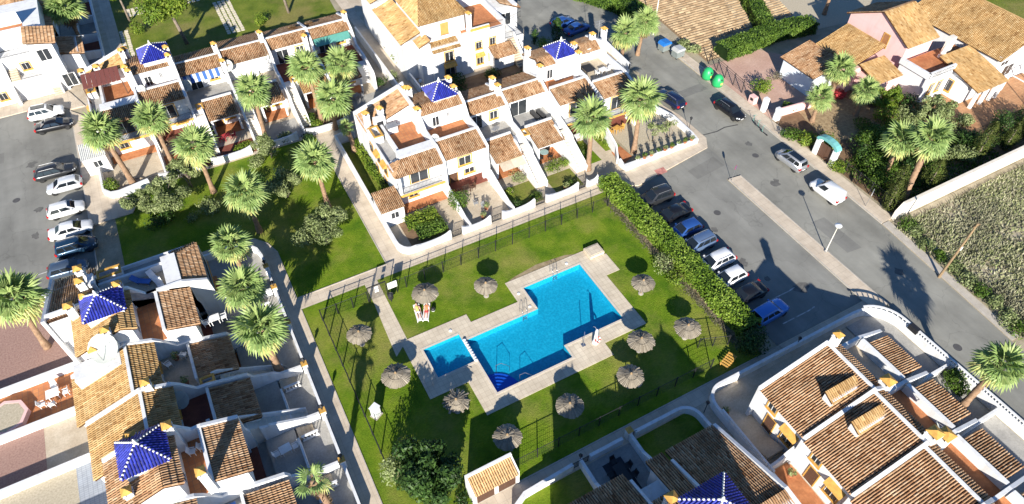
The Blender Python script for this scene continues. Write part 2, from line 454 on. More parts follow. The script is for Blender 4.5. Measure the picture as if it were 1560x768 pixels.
ground('courtyard_ground', rect(-1.45, 29, 13.3, 35.6), -0.004, SANDF)
ground('courtyard_ground', rect(-28.5, 10.6, 38.8, 60.2), -0.004, SANDF)
ground('courtyard_ground', rect(-13.3, 38.4, -60, -16.6), -0.004, SANDF)
ground('courtyard_ground', rect(12.3, 34, 41.5, 75), -0.004, SANDF); ground('planting_bed', rect(12.3, 38, 33.5, 41.5), -0.004, SOIL)
ground('courtyard_ground', rect(-60, -24.4, 60.2, 110), -0.004, SANDF)
ground('top_path', rect(-24.4, -22.7, 60.2, 110), 0.006, PAVE)
# asphalt
ground('left_parking', [(-90, 25.8), (-31.2, 25.8), (-31.2, 61.5), (-33, 63.5), (-90, 63.5)], 0.006, ASPH2)
ground('right_parking', [(26.6, -15.0), (38.4, -15.0), (38.4, 6.4), (40.4, 6.4), (40.4, 12.4), (34, 11.3), (28.5, 10.4), (26.6, 11.2)], 0.006, ASPH2)
ground('road', [(40.2, -60), (46.2, -60), (47.3, -25.6), (48.9, -8), (49.7, 12.7), (49.8, 33), (52.5, 48), (60, 80), (48, 90), (34, 60), (33.5, 44), (39, 41), (42.5, 30.5), (40.0, 26), (40.2, 12.3), (40.2, 6.4)], 0.002, ASPH)
ground('scrubland', [(49.0, -8.4), (120, -8.4), (120, -60), (46.4, -60), (47.5, -25.6)], 0.004, DIRT)
ground('driveway', [(51.6, 13.0), (51.6, 27.2), (62, 27.0), (66, 22), (66, 14), (58, 12.5)], 0.006, PINKF)
ground('villa_terrace', [(70.5, -1.5), (96, -1.5), (96, 9), (74, 9), (70.5, 3.2)], 0.012, ORPAVE)
ground('villa_garden', [(51.5, -7.8), (96, -7.8), (96, 14), (66, 14), (58, 12.5), (51.6, 12.8)], 0.002, SOIL)
ground('gravel_garden', [(54.5, 6), (62, 3.2), (66, 7), (63.5, 13), (56, 12.4)], 0.008, rough_mat('tan_gravel', [(0.3, (0.22, 0.15, 0.08)), (0.7, (0.44, 0.33, 0.19))], 2.5, fine=9, bs=0.7, bd=0.06))
ground('garden_path', [(62.2, 1.2), (68.5, 3.4), (70.5, 2.0), (63.5, -1.0)], 0.016, ORPAVE)
ground('sand_yard', [(62, 28.5), (100, 24), (130, 60), (75, 60)], 0.003, BEIGEG)
ground('back_garden', [(90, 2), (150, 2), (150, 40), (90, 24)], 0.008, LAWN2)
# raised pavements with kerbs
def pavement(name, poly, z=0.12, mat=PAVE):
    o = MB().prism(poly, -0.02, z).obj(name, mat, kind='structure')
    return o
pavement('parking_pavement', [(38.4, -16.6), (40.15, -16.6), (40.2, 6.1), (38.6, 6.3)])
pavement('road_pavement', [(49.0, -8.0), (50.9, -8.0), (51.4, 12.7), (51.6, 36), (50.2, 36), (49.75, 12.7)])
pavement('verge', [(47.4, -25.6), (48.4, -25.6), (50.0, -8.1), (49.0, -8.1)], 0.10, KERB)
pavement('left_pavement', [(-31.1, 35.0), (-26.5, 35.0), (-25.5, 37.2), (-27.9, 38.9), (-29.2, 57.5), (-31.1, 60)])
pavement('left_pavement', [(-45, 63.0), (-33, 63.0), (-31.1, 60.5), (-29.3, 60.5), (-31, 65.4), (-45, 65.4)])
pavement('forecourt', [(26.9, 11.3), (28.2, 10.6), (31, 11.0), (40.2, 12.3), (41.3, 13.9), (41.3, 19.5), (40.4, 23.5), (39.9, 23.5), (39.9, 13.9), (28.2, 13.7), (26.9, 13.7)])
pavement('bottom_pavement', [(26.8, -15.9), (38.3, -15.9), (38.3, -15.05), (26.8, -15.05)], 0.06)
# kerb stones beside the lawns
def edging(name, pts, w=0.1, h=0.06, mat=KERB):
    return MB().strip(pts, h, w, -0.02).obj(name, mat, kind='structure')
edging('lawn_edging', [(-13.28, -14.9), (-13.28, 11.6)])
edging('lawn_edging', [(-13.28, 13.35), (-13.28, 20.8), (-13.9, 22.6), (-15.0, 24.0), (-16.8, 24.8)])
edging('lawn_edging', [(-3.28, 13.35), (-3.28, 38.6)])
edging('lawn_edging', [(-13.2, 13.32), (-3.3, 13.32)])
edging('lawn_edging', [(-13.2, -15.12), (26.5, -15.12)])
edging('parking_kerb', [(-31.15, 26.0), (-31.15, 60.3)], 0.14, 0.10)
# tilled field: real furrows
fm = MB(); f0 = Vector((54.2, 28.6)); nr = 34
for i in range(nr):
    v = 28.7 + i * 0.62
    p = [(53.4 + 0.05 * i, v), (72.5 + 0.2 * i, v - 0.5)]
    for k in range(24):
        a = k / 24; b = (k + 1) / 24
        q = [Vector(p[0]).lerp(Vector(p[1]), x) for x in (a, b)]
        h = 0.10 + rnd.random() * 0.09
        fm.add([(q[0].x, q[0].y - 0.26, 0.0), (q[1].x, q[1].y - 0.26, 0.0), (q[1].x, q[1].y, h), (q[0].x, q[0].y, h), (q[1].x, q[1].y + 0.26, 0.0), (q[0].x, q[0].y + 0.26, 0.0)],
               [(0, 1, 2, 3), (3, 2, 4, 5)], rnd.random())
FIELD = tint_mat('tilled_soil', [(0, (0.30, 0.20, 0.11)), (1, (0.50, 0.37, 0.22))], 0.9, 0.3)
fm.obj('tilled_field', FIELD, kind='structure')
ground('field_soil', [(53.0, 28.2), (74, 27.6), (82, 52), (55, 52)], 0.0, FIELD)
# stepping slabs across the top lawn
STEPM = flat_mat('stepping_slab', (0.62, 0.55, 0.42), 0.85)
slab = MB().box(-0.27, 0.27, -0.27, 0.27, 0, 0.05).mesh('stepping_slab', STEPM)
path_r = link('stepping_path', None, kind='structure')
for (ua, va, n, wd_) in ((-7.4, 70.4, 16, 4), (-20.4, 83.6, 4, 16), (-22.3, 60.9, 26, 2)):
    for i in range(n):
        for j in range(wd_):
            link('slab', slab, path_r, loc=(ua + j * 0.72 + rnd.uniform(-.04, .04), va + i * 0.72 + rnd.uniform(-.04, .04), 0.0), rz=rnd.uniform(-.06, .06))
# old paint: a parking line on the left lot, a patched trench across the road
PAINT = flat_mat('worn_road_paint', (0.50, 0.49, 0.46), 0.8, var=0.3)
MB().strip([(-44, 29.6), (-33.2, 30.0)], 0.011, 0.12, 0.008).obj('road_marking', PAINT, kind='structure')
PATCHM = rough_mat('road_patch', [(0.3, (0.06, 0.058, 0.054)), (0.7, (0.09, 0.086, 0.08))], 2)
MB().strip([(41.2, 14.7), (43.5, 14.4), (45.0, 14.6), (46.9, 14.2)], 0.007, 0.18, 0.004).obj('road_patch', PATCHM, kind='structure')
STAINM = flat_mat('pink_paint', (0.55, 0.23, 0.19), 0.85, var=0.2)
ground('painted_patch', [(31.4, 10.9), (32.8, 10.9), (32.9, 11.9), (31.5, 11.9)], 0.13, STAINM)

# ------------------------------------------------------------------ swimming pool
def pool_mat():
    mt, N, b = nodes_mat('pool_mosaic')
    vo = N.nodes.new('ShaderNodeTexVoronoi'); vo.inputs['Scale'].default_value = 5.0; N.links.new(wpos(N), vo.inputs['Vector'])
    c = ramp(N, vo.outputs[0], [(0.1, (0.006, 0.31, 0.44)), (0.6, (0.010, 0.39, 0.53)), (1.0, (0.025, 0.46, 0.60))])
    N.links.new(c, b.inputs['Base Color']); b.inputs['Roughness'].default_value = 0.5
    return mt
POOLM = pool_mat()
STEPB = flat_mat('pool_step_mosaic', (0.012, 0.10, 0.55), 0.5)
wt, N, b = nodes_mat('water')
tr = N.nodes.new('ShaderNodeBsdfTransparent'); tr.inputs[0].default_value = (0.72, 0.93, 1.0, 1)
gl = N.nodes.new('ShaderNodeBsdfGlossy'); gl.inputs['Roughness'].default_value = 0.06
lw = N.nodes.new('ShaderNodeLayerWeight'); lw.inputs[0].default_value = 0.5
pw_ = N.nodes.new('ShaderNodeMath'); pw_.operation = 'POWER'; pw_.inputs[1].default_value = 4.0; N.links.new(lw.outputs['Facing'], pw_.inputs[0])
fr = N.nodes.new('ShaderNodeMath'); fr.operation = 'MULTIPLY_ADD'; fr.inputs[1].default_value = 0.7; fr.inputs[2].default_value = 0.02; N.links.new(pw_.outputs[0], fr.inputs[0])
mx = N.nodes.new('ShaderNodeMixShader'); N.links.new(fr.outputs[0], mx.inputs[0]); N.links.new(tr.outputs[0], mx.inputs[1]); N.links.new(gl.outputs[0], mx.inputs[2])
bp = N.nodes.new('ShaderNodeBump'); bp.inputs['Strength'].default_value = 0.5; bp.inputs['Distance'].default_value = 0.12
N.links.new(noise(N, 3.2, 4, 0.7, None, 0.6), bp.inputs['Height'])
N.links.new(bp.outputs[0], gl.inputs['Normal']); N.links.new(bp.outputs[0], lw.inputs['Normal'])
N.links.new(mx.outputs[0], N.nodes['Material Output'].inputs['Surface'])
WATER = wt
pu = [x for r in POOLS for x in r[:2]]; pv = [x for r in POOLS for x in r[2:]]
def basin(name, rects, depth):
    us = [x for r in rects for x in r[:2]]; vs = [x for r in rects for x in r[2:]]
    ok = lambda u, v: any(inr(u, v, r) for r in rects)
    m_ = MB(); us = sorted(set(us)); vs = sorted(set(vs))
    for i in range(len(us) - 1):
        for j in range(len(vs) - 1):
            a, b_, c, d = us[i], us[i + 1], vs[j], vs[j + 1]
            if not ok((a + b_) / 2, (c + d) / 2): continue
            m_.add([(a, c, -depth), (b_, c, -depth), (b_, d, -depth), (a, d, -depth)], [(0, 1, 2, 3)])
            e = 0.01
            for (p, q, s_) in (((a, c), (b_, c), ((a + b_) / 2, c - e)), ((b_, c), (b_, d), (b_ + e, (c + d) / 2)), ((b_, d), (a, d), ((a + b_) / 2, d + e)), ((a, d), (a, c), (a - e, (c + d) / 2))):
                if not ok(*s_): m_.add([(*p, -depth), (*p, 0.046), (*q, 0.046), (*q, -depth)], [(0, 1, 2, 3)])
    return m_.obj(name, POOLM, kind='structure'), us, vs, ok
for nm, rects, dep in (('pool_basin', POOLS[:2], 0.8), ('paddling_pool_basin', POOLS[2:], 0.45)):
    o, us, vs, ok = basin(nm, rects, dep)
    cells(nm.replace('_basin', '_water'), us, vs, -0.09, WATER, ok)
st = MB()
for k in range(5):
    r = 2.5 - k * 0.45
    st.prism([(0.02, -6.58)] + [(0.02 + r * math.cos(math.radians(a)), -6.58 + r * math.sin(math.radians(a))) for a in range(0, 91, 9)], -0.79, -0.68 + k * 0.12)
st.obj('pool_steps', STEPB, kind='structure')
cp = MB()      # light coping stones round the water
for r, skip in ((POOLS[0], 'L'), (POOLS[1], 'R'), (POOLS[2], '')):
    a, b_, c, d = r; w = 0.22
    if r is POOLS[0]:
        cp.box(a - w, b_ + w, d, d + w, 0.0, 0.075); cp.box(b_, b_ + w, c, d, 0.0, 0.075); cp.box(a + 0.02, b_ + w, c - w, c, 0.0, 0.075); cp.box(a - w, a, 0.1 + w, d, 0.0, 0.075)
    elif r is POOLS[1]:
        cp.box(a, b_ - w, d, d + w, 0.0, 0.072); cp.box(a - w, b_ + w, c - w, c, 0.0, 0.075); cp.box(b_, b_ + w, c, -5.05 - w, 0.0, 0.072); cp.box(a - w, a, c, -2.5, 0.0, 0.072)
    else:
        cp.box(a - w, a, c - w, d + w, 0.0, 0.075); cp.box(a, b_, d, d + w, 0.0, 0.075); cp.box(a, b_, c - w, c, 0.0, 0.075)
cp.box(-0.345, -0.01, -2.6, 0.3, -0.4, 0.08)
cp.obj('pool_coping', flat_mat('coping_stone', (0.60, 0.53, 0.43), 0.7), kind='structure')
# ladders, rails, float line
def ladder(name, label, u, v, rz):
    t = thing(name, label, 'ladder', (u, v, 0.05), rz)
    for s_ in (-0.25, 0.25):
        MB().tube([(s_, 0.55, 0.0), (s_, 0.5, 0.55), (s_, 0.3, 0.8), (s_, 0.05, 0.8), (s_, -0.12, 0.5), (s_, -0.15, -1.0)], 0.03, 6).obj('rail', STEEL, t, True)
    for z in (-0.3, -0.6, -0.9): MB().box(-0.25, 0.25, -0.2, -0.1, z, z + 0.04).obj('rung', STEEL, t)
ladder('pool_ladder', 'steel pool ladder on the long edge of the main pool near the sunbathers lawn', 12.05, 3.28, 0)
ladder('pool_ladder', 'steel pool ladder beside the inner corner of the L-shaped pool', 6.6, 0.12, 0)
for i, (u, v, rz, lb) in enumerate(((1.1, -4.2, 0.0, 'left'), (2.6, -6.2, 0.0, 'right'))):
    o = MB().tube([(u, v, -1.0), (u, v, 0.55), (u + 0.5, v - 0.1, 0.7), (u + 1.2, v - 0.4, 0.1), (u + 1.25, v - 0.45, -1.0)], 0.03, 6).obj('hand_rail', STEEL, None, True)
    tag(o, 'thin steel hand rail in the blue corner steps %s' % ('nearer the float line' if i == 0 else 'nearer the outer long pool edge'), 'rail', 'rails in the pool steps')
fl = thing('float_line', 'row of round white floats between the paddling pool and main pool', 'float line', (-0.18, 0, 0.08))
fd = MB().lathe([(0.02, 0), (0.17, 0.02), (0.19, 0.09), (0.15, 0.15), (0.02, 0.16)], 12).mesh('float', PLASTW, True)
for k in range(9): link('float', fd, fl, loc=(0, 0.15 - k * 0.33, 0.0))

for v in (-10.4, -13.3):
    MB().strip([(29.0, v), (32.6, v), (33.4, v + 0.1)], 0.011, 0.12, 0.008).obj('road_marking', PAINT, kind='structure')

MANH = flat_mat('manhole_iron', (0.09, 0.085, 0.08), 0.6)
for (u, v) in ((42.0, -23.6), (44.6, 8.2), (33.6, 2.4), (-38.5, 44.0), (43.6, 28.0)):
    o = MB().lathe([(0.42, 0.008), (0.42, 0.014), (0.36, 0.014), (0.36, 0.011), (0.02, 0.0115)], 18).obj('manhole_cover', MANH, kind='structure'); o.location = (u, v, 0)
OIL = rough_mat('oil_stain', [(0.3, (0.10, 0.097, 0.09)), (0.7, (0.16, 0.155, 0.14))], 2.0)
ro_ = random.Random(21)
for (u, v, r0) in ((31.2, 5.8, .5), (31.5, 0.4, .4), (31.0, -5.0, .6), (31.8, -8.0, .35), (-36.5, 50.5, .7), (-36.3, 41.0, .5), (-36.8, 36.5, .6), (45.5, 10.5, .5), (43.2, 3.0, .7), (44.9, -14.0, .5), (34.0, -10.6, .9)):
    ground('oil_stain', [(u + r0 * ro_.uniform(.5, 1.3) * math.cos(a * .52), v + r0 * ro_.uniform(.5, 1.3) * math.sin(a * .52)) for a in range(12)], 0.0085, OIL)
for (pl_) in ([(35.2, 9.9), (39.8, 10.6), (39.9, 8.6), (35.3, 8.1)], [(42.0, -4.0), (44.0, -4.1), (44.1, -9.6), (42.1, -9.4)], [(-44.5, 55.0), (-39.5, 54.6), (-39.6, 52.4), (-44.6, 52.6)], [(44.5, 24.0), (48.6, 24.2), (48.7, 22.6), (44.4, 22.5)]):
    ground('asphalt_patch', pl_, 0.0075, make_asphalt('patch_asphalt', (0.19, 0.185, 0.165)) if 'patch_asphalt' not in MATS else MATS['patch_asphalt'])
edging('road_kerb', [(40.22, -16.5), (40.26, 6.1)], 0.14, 0.14); edging('road_kerb', [(48.98, -8.0), (49.72, 12.7), (50.15, 36)], 0.16, 0.14); edging('road_kerb', [(38.36, -16.5), (38.56, 6.2)], 0.14, 0.14)
# worn, sandy earth along the deck and the hedge
for (pl_) in ([(7.0, 4.78), (15.6, 4.78), (14.5, 5.2), (11.0, 5.5), (8.2, 5.1)], [(23.7, 10.6), (24.3, 10.6), (24.3, -13.2), (23.2, -13.2), (23.6, -6), (23.1, 0), (23.7, 5)]):
    ground('bare_earth', pl_, 0.006, rough_mat('worn_earth', [(0.3, (0.22, 0.16, 0.08)), (0.7, (0.38, 0.30, 0.18))], 1.5, fine=8) if 'worn_earth' not in MATS else MATS['worn_earth'])
# ------------------------------------------------------------------ house kit (local axes: x along the front, y towards the back, z up)
def tile_roof(h, pts, mat=None, name='roof', pitch=0.21, ln=0.40, thick=0.12, rise=0.11):
    """pts: coplanar polygon, pts[0]-pts[1] is the eave. A slab plus one barrel tile after another in real relief."""
    mat = mat or ROOF_T
    P = [Vector(p) for p in pts]
    e = (P[1] - P[0]).normalized(); nrm = None
    for q in P[2:]:
        c = e.cross(q - P[0])
        if c.length > 1e-4: nrm = c.normalized(); break
    if nrm.z < 0: nrm = -nrm
    s = nrm.cross(e).normalized()
    if s.z < 0: s = -s
    ab = [((p - P[0]).dot(e), (p - P[0]).dot(s)) for p in P]
    a0 = min(a for a, b in ab); a1 = max(a for a, b in ab)
    n = max(1, round((a1 - a0) / pitch)); pw = (a1 - a0) / n
    slab = MB(); k = len(P)
    top = [tuple(p) for p in P]; bot = [tuple(p - Vector((0, 0, thick))) for p in P]
    fcs = [tuple(range(k)), tuple(range(2 * k - 1, k - 1, -1))] + [(i, i + k, (i + 1) % k + k, (i + 1) % k) for i in range(k)]
    slab.add(top + bot, fcs, 0.0); slab.t[-1] = 0.02  # slab takes the darkest stop: shade of the tile channels put into the colour
    t_ = MB()
    for c in range(n):
        a = a0 + (c + 0.5) * pw
        bs = []
        for i in range(k):
            (x0, y0), (x1, y1) = ab[i], ab[(i + 1) % k]
            if abs(x1 - x0) < 1e-9: continue
            f = (a - x0) / (x1 - x0)
            if -1e-6 <= f <= 1 + 1e-6: bs.append(y0 + f * (y1 - y0))
        if len(bs) < 2: continue
        b0, b1 = min(bs) - 0.05, max(bs)
        m_ = max(1, round((b1 - b0) / ln)); L = (b1 - b0) / m_
        ct = rnd.gauss(0, 0.06)
        for j in range(m_):
            lo = b0 + j * L - 0.03; hi = b0 + (j + 1) * L
            tt = min(0.97, max(0.14, 0.55 + ct + rnd.gauss(0, 0.16)))
            jx = rnd.uniform(-0.012, 0.012); w0 = pw * 0.43; w1 = pw * 0.36
            vs = []
            for (bb, w, z0) in ((lo, w0, 0.035), (hi, w1, 0.0)):
                for (dx, dz) in ((-1, 0.0), (-0.62, 0.72), (0.0, 1.0), (0.62, 0.72), (1, 0.0)):
                    vs.append(P[0] + e * (a + jx + dx * w) + s * bb + nrm * (z0 + dz * rise * (1 if w == w0 else 0.85)))
            t_.add(vs, [(0, 1, 6, 5), (1, 2, 7, 6), (2, 3, 8, 7), (3, 4, 9, 8), (4, 3, 2, 1, 0)], tt)
    r = slab.obj(name, mat, h)
    t_.obj('roof_tiles', mat, r, kind='stuff')
    return r


def slope(h, x0, x1, ya, za, yb, zb, mat=None):        # eave at ya, ridge at yb
    p = [(x0, ya, za), (x1, ya, za), (x1, yb, zb), (x0, yb, zb)]
    return tile_roof(h, p, mat)


def slope_x(h, y0, y1, xa, za, xb, zb, mat=None):
    p = [(xa, y0, za), (xa, y1, za), (xb, y1, zb), (xb, y0, zb)]
    return tile_roof(h, p, mat)


def pyramid(h, x0, x1, y0, y1, zb, za, mat=None):
    mat = mat or ROOF_B
    c = ((x0 + x1) / 2, (y0 + y1) / 2, za)
    q = [(x0, y0, zb), (x1, y0, zb), (x1, y1, zb), (x0, y1, zb)]
    r = None
    for i in range(4):
        r = tile_roof(h, [q[i], q[(i + 1) % 4], c], mat, pitch=0.22, ln=0.40, rise=0.08, thick=0.05)
    rd = MB(); cv = Vector(c)
    for p in q:
        p = Vector(p); n = 18
        for k in range(n):
            if k % 2 and k < n - 1:
                continue
            a = p.lerp(cv, k / n); b = p.lerp(cv, (k + 0.92) / n); up = Vector((0, 0, 0.09))
            rd.tube([a + up, b + up], [0.09, 0.075], 6)
    rd.obj('ridge', RIDGE_W, h, True)
    MB().lathe([(0.16, 0.0), (0.1, 0.15), (0.14, 0.25), (0.03, 0.55)], 8, (c[0], c[1], za)).obj('finial', RIDGE_W, h, True)


WINC = {}
def window(h, x, y, z, w=1.0, hh=1.1, face='F', style='ochre', grille=False):
    """x, y, z: the sill's middle on the wall face; face F/B/L/R is the side of the house it looks from"""
    rz = {'F': 0, 'R': math.pi / 2, 'B': math.pi, 'L': -math.pi / 2}[face]
    key = (round(w, 2), round(hh, 2), style, grille)
    if key not in WINC:
        fm_ = {'ochre': OCHRE, 'white': FRAMEW, 'wood': WOODD}[style]
        f = MB(); b = 0.14 if style == 'ochre' else 0.08
        f.box(-w / 2 - b, -w / 2, -0.06, 0.02, -b, hh + b); f.box(w / 2, w / 2 + b, -0.06, 0.02, -b, hh + b)
        f.box(-w / 2, w / 2, -0.06, 0.02, hh, hh + b); f.box(-w / 2, w / 2, -0.06, 0.02, -b, 0)
        p = MB().box(-w / 2, w / 2, -0.015, 0.01, 0, hh)
        mu = MB(); mu.box(-0.03, 0.03, -0.035, -0.017, 0, hh)
        for sx in (-1, 1): mu.box(min(sx * w / 2, sx * (w / 2 - 0.06)), max(sx * w / 2, sx * (w / 2 - 0.06)), -0.035, -0.017, 0, hh)
        mu.box(-w / 2 + 0.06, -0.03, -0.035, -0.017, hh - 0.06, hh); mu.box(0.03, w / 2 - 0.06, -0.035, -0.017, hh - 0.06, hh)
        s = MB().box(-w / 2 - b - 0.04, w / 2 + b + 0.04, -0.16, 0.02, -b - 0.07, -b - 0.003)
        gr = None
        if grille:
            gr = MB(); n = max(3, int(w / 0.16))
            for i in range(n + 1): gr.tube([(-w / 2 + w * i / n, -0.15, 0.0), (-w / 2 + w * i / n, -0.15, hh)], 0.015, 4)
            for zz in (0.1, hh / 2, hh - 0.1): gr.tube([(-w / 2, -0.15, zz), (w / 2, -0.15, zz)], 0.015, 4)
        WINC[key] = (f.mesh('window', fm_), p.mesh('pane', GLASS), mu.mesh('sash', FRAMEW if style != 'wood' else WOODD), s.mesh('sill', fm_), gr.mesh('grille', IRON) if gr else None)
    f, p, mu, s, gr = WINC[key]
    o = link('window', f, h, loc=(x, y, z), rz=rz)
    link('pane', p, o); link('sash', mu, o)
    if style == 'ochre': link('sill', s, o)
    if gr: link('grille', gr, o)
    return o


def door(h, x, y, z, w=0.95, hh=2.05, face='F', mat=None):
    rz = {'F': 0, 'R': math.pi / 2, 'B': math.pi, 'L': -math.pi / 2}[face]
    o = MB().box(-w / 2, w / 2, -0.05, 0.02, 0, hh).obj('door', mat or WOODD, h); o.location = (x, y, z); o.rotation_euler = (0, 0, rz)
    MB().box(-w / 2 - 0.1, -w / 2, -0.07, 0.02, 0, hh + 0.1).box(w / 2, w / 2 + 0.1, -0.07, 0.02, 0, hh + 0.1).box(-w / 2, w / 2, -0.07, 0.02, hh, hh + 0.1).obj('door_frame', OCHRE, o)
    MB().box(w / 2 - 0.16, w / 2 - 0.1, -0.10, -0.05, 1.0, 1.04).obj('handle', STEEL, o)
    return o


def canopy(h, x, y, z, w=1.4, face='F'):      # ochre bracketed hood over a window
    rz = {'F': 0, 'R': math.pi / 2, 'B': math.pi, 'L': -math.pi / 2}[face]
    m_ = MB().prof(-w / 2, w / 2, [(0, 0), (-0.55, 0.0), (-0.5, 0.12), (0, 0.5)])
    o = m_.obj('window_hood', OCHRE, h); o.location = (x, y, z); o.rotation_euler = (0, 0, rz)


CHC = {}
def chimney(h, x, y, z0, z1, w=0.62, cap=True):
    s = MB().box(-w / 2, w / 2, -w / 2, w / 2, z0 - z1, -0.28)
    for sx in (-1, 1):
        for sy in (-1, 1):
            s.box(min(sx * w / 2, sx * (w / 2 - 0.16)), max(sx * w / 2, sx * (w / 2 - 0.16)), min(sy * w / 2, sy * (w / 2 - 0.16)), max(sy * w / 2, sy * (w / 2 - 0.16)), -0.28, 0)
    s.box(-w / 2 - 0.05, w / 2 + 0.05, -w / 2 - 0.05, w / 2 + 0.05, -0.34, -0.283)
    o = s.obj('chimney', WHITE, h); o.location = (x, y, z1)
    MB().box(-w / 2 + 0.12, w / 2 - 0.12, -w / 2 + 0.12, w / 2 - 0.12, -0.28, -0.005).obj('flue', IRON, o)
    c = w / 2 + 0.06
    MB().add([(-c, -c, 0.003), (c, -c, 0.003), (c, c, 0.003), (-c, c, 0.003), (-c, -c, 0.07), (c, -c, 0.07), (c, c, 0.07), (-c, c, 0.07), (0, 0, 0.36)],
             [(3, 2, 1, 0), (0, 1, 5, 4), (1, 2, 6, 5), (2, 3, 7, 6), (3, 0, 4, 7), (4, 5, 8), (5, 6, 8), (6, 7, 8), (7, 4, 8)]).obj('chimney_cap', OCHRE, o)
    return o


def dish(h, x, y, z, r=0.55, rz=-0.6, tilt=0.9):
    prof = [(0.02, 0.0)] + [(r * k / 4, 0.28 * r * (k / 4) ** 2) for k in range(1, 5)]
    m_ = MB(); m_.lathe(prof, 16)
    m_.f.pop(); m_.t.pop()
    o = m_.obj('satellite_dish', flat_mat('dish_white', (0.44, 0.46, 0.42), 0.5) if 'dish_white' not in MATS else MATS['dish_white'], h, True)
    o.location = (x, y, z); o.rotation_euler = (tilt, 0, rz)
    arm = MB().tube([(0, -r * 0.9, 0.1), (0, -0.25 * r, r * 0.9)], 0.025, 5).tube([(r * 0.6, r * 0.5, 0.15), (0, -0.2 * r, r * 0.9)], 0.015, 4).tube([(-r * 0.6, r * 0.5, 0.15), (0, -0.2 * r, r * 0.9)], 0.015, 4)
    arm.obj('feed_arm', GREYM, o)
    MB().tube([(x, y + 0.02, z - 0.1), (x, y + 0.15, z - r - 0.5)], 0.04, 6).obj('dish_mast', GREYM, h)


def antenna(h, x, y, z0, z1):
    m_ = MB().tube([(x, y, z0), (x, y, z1)], 0.03, 5)
    for k, (z, L) in enumerate(((z1 - 0.1, 1.3), (z1 - 0.45, 1.5), (z1 - 0.8, 1.2))):
        m_.tube([(x - L / 2, y - 0.1 * k, z), (x + L / 2, y + 0.1 * k, z)], 0.02, 4)
        for q in range(7): m_.tube([(x - L / 2 + q * L / 6, y - 0.3, z), (x - L / 2 + q * L / 6, y + 0.3, z)], 0.012, 4)
    m_.obj('antenna', GREYM, h)


def wallbox(h, x0, x1, y0, y1, z0, z1, mat=None, name='wall'):
    return MB().box(x0, x1, y0, y1, z0, z1).obj(name, mat or WHITE, h)


def floorbox(h, x0, x1, y0, y1, z, mat, name='terrace_floor'):
    return MB().box(x0, x1, y0, y1, z - 0.05, z + 0.012).obj(name, mat, h)


def party(h, x, yz, t=0.3, name='party_wall'):
    return MB().prof(x - t / 2, x + t / 2, yz).obj(name, WHITE, h)


def railing(h, pts, z, hh=0.9, name='railing', step=0.16):
    m_ = MB()
    for a, b in zip(pts, pts[1:]):
        a = Vector((*a, 0)); b = Vector((*b, 0)); n = max(1, int((b - a).length / step))
        for zz in (hh, 0.1): m_.tube([a + Vector((0, 0, z + zz)), b + Vector((0, 0, z + zz))], 0.022, 4)
        for i in range(n + 1):
            p = a.lerp(b, i / n); m_.tube([p + Vector((0, 0, z)), p + Vector((0, 0, z + hh))], 0.013, 4)
    return m_.obj(name, IRON, h)


BALM = None
def balustrade(h, pts, z, hh=0.75, name='balustrade', mat=None):
    """classic white balusters between a plinth and a hand rail"""
    m_ = MB(); mat = mat or WHITE
    m_.strip(pts, z + 0.12, 0.18, z); m_.strip(pts, z + hh, 0.2, z + hh - 0.1)
    acc = 0
    for a, b in zip(pts, pts[1:]):
        a = Vector((a[0], a[1], 0)); b = Vector((b[0], b[1], 0)); L = (b - a).length; n = max(1, int(L / 0.3))
        for i in range(n):
            p = a.lerp(b, (i + 0.5) / n)
            m_.lathe([(0.05, z + 0.121), (0.085, z + 0.25), (0.04, z + 0.42), (0.07, z + hh - 0.101)], 6, (p.x, p.y, 0))
    return m_.obj(name, mat, h)


def steps(h, x0, x1, ya, za, yb, zb, n, mat=None):
    """flight rising from (ya, za) to (yb, zb); every step is a piece of its own"""
    for i in range(n):
        a = ya + (yb - ya) * i / n; b = ya + (yb - ya) * (i + 1) / n; z = za + (zb - za) * (i + 1) / n
        MB().box(x0, x1, min(a, b), max(a, b), za - 0.01, z).obj('step', mat or SANDF, h)


def awning(h, x0, x1, ya, za, yb, zb, mats, n=12):
    for i in range(n):
        a = x0 + (x1 - x0) * i / n; b = x0 + (x1 - x0) * (i + 1) / n
        MB().add([(a, ya, za), (b, ya, za), (b, yb, zb), (a, yb, zb), (a, ya, za - 0.03), (b, ya, za - 0.03), (b, yb, zb - 0.03), (a, yb, zb - 0.03)],
                 [(0, 1, 2, 3), (7, 6, 5, 4), (0, 4, 5, 1), (1, 5, 6, 2), (2, 6, 7, 3), (3, 7, 4, 0)]).obj('awning_stripe', mats[i % len(mats)], h)


def rimbox(h, x0, x1, y0, y1, z0, z1):           # white box with an ochre rim, open on top
    t = 0.12
    m_ = MB().box(x0, x1, y0, y0 + t, z0, z1).box(x0, x1, y1 - t, y1, z0, z1).box(x0, x0 + t, y0 + t, y1 - t, z0, z1).box(x1 - t, x1, y0 + t, y1 - t, z0, z1)
    m_.obj('light_well', WHITE, h)
    e = 0.05
    m2 = MB().box(x0 - e, x1 + e, y0 - e, y0 + t + e, z1, z1 + 0.14).box(x0 - e, x1 + e, y1 - t - e, y1 + e, z1, z1 + 0.14).box(x0 - e, x0 + t + e, y0 + t + e, y1 - t - e, z1, z1 + 0.14).box(x1 - t - e, x1 + e, y0 + t + e, y1 - t - e, z1, z1 + 0.14)
    m2.obj('well_rim', OCHRE, h)
    MB().box(x0 + t, x1 - t, y0 + t, y1 - t, z0, z0 + 0.3).obj('well_bottom', GREYF, h)


def house(label, u, v, rot, group=None, name='terraced_house', cat='house'):
    return thing(name, label, cat, (u, v, 0), math.radians(rot), group)


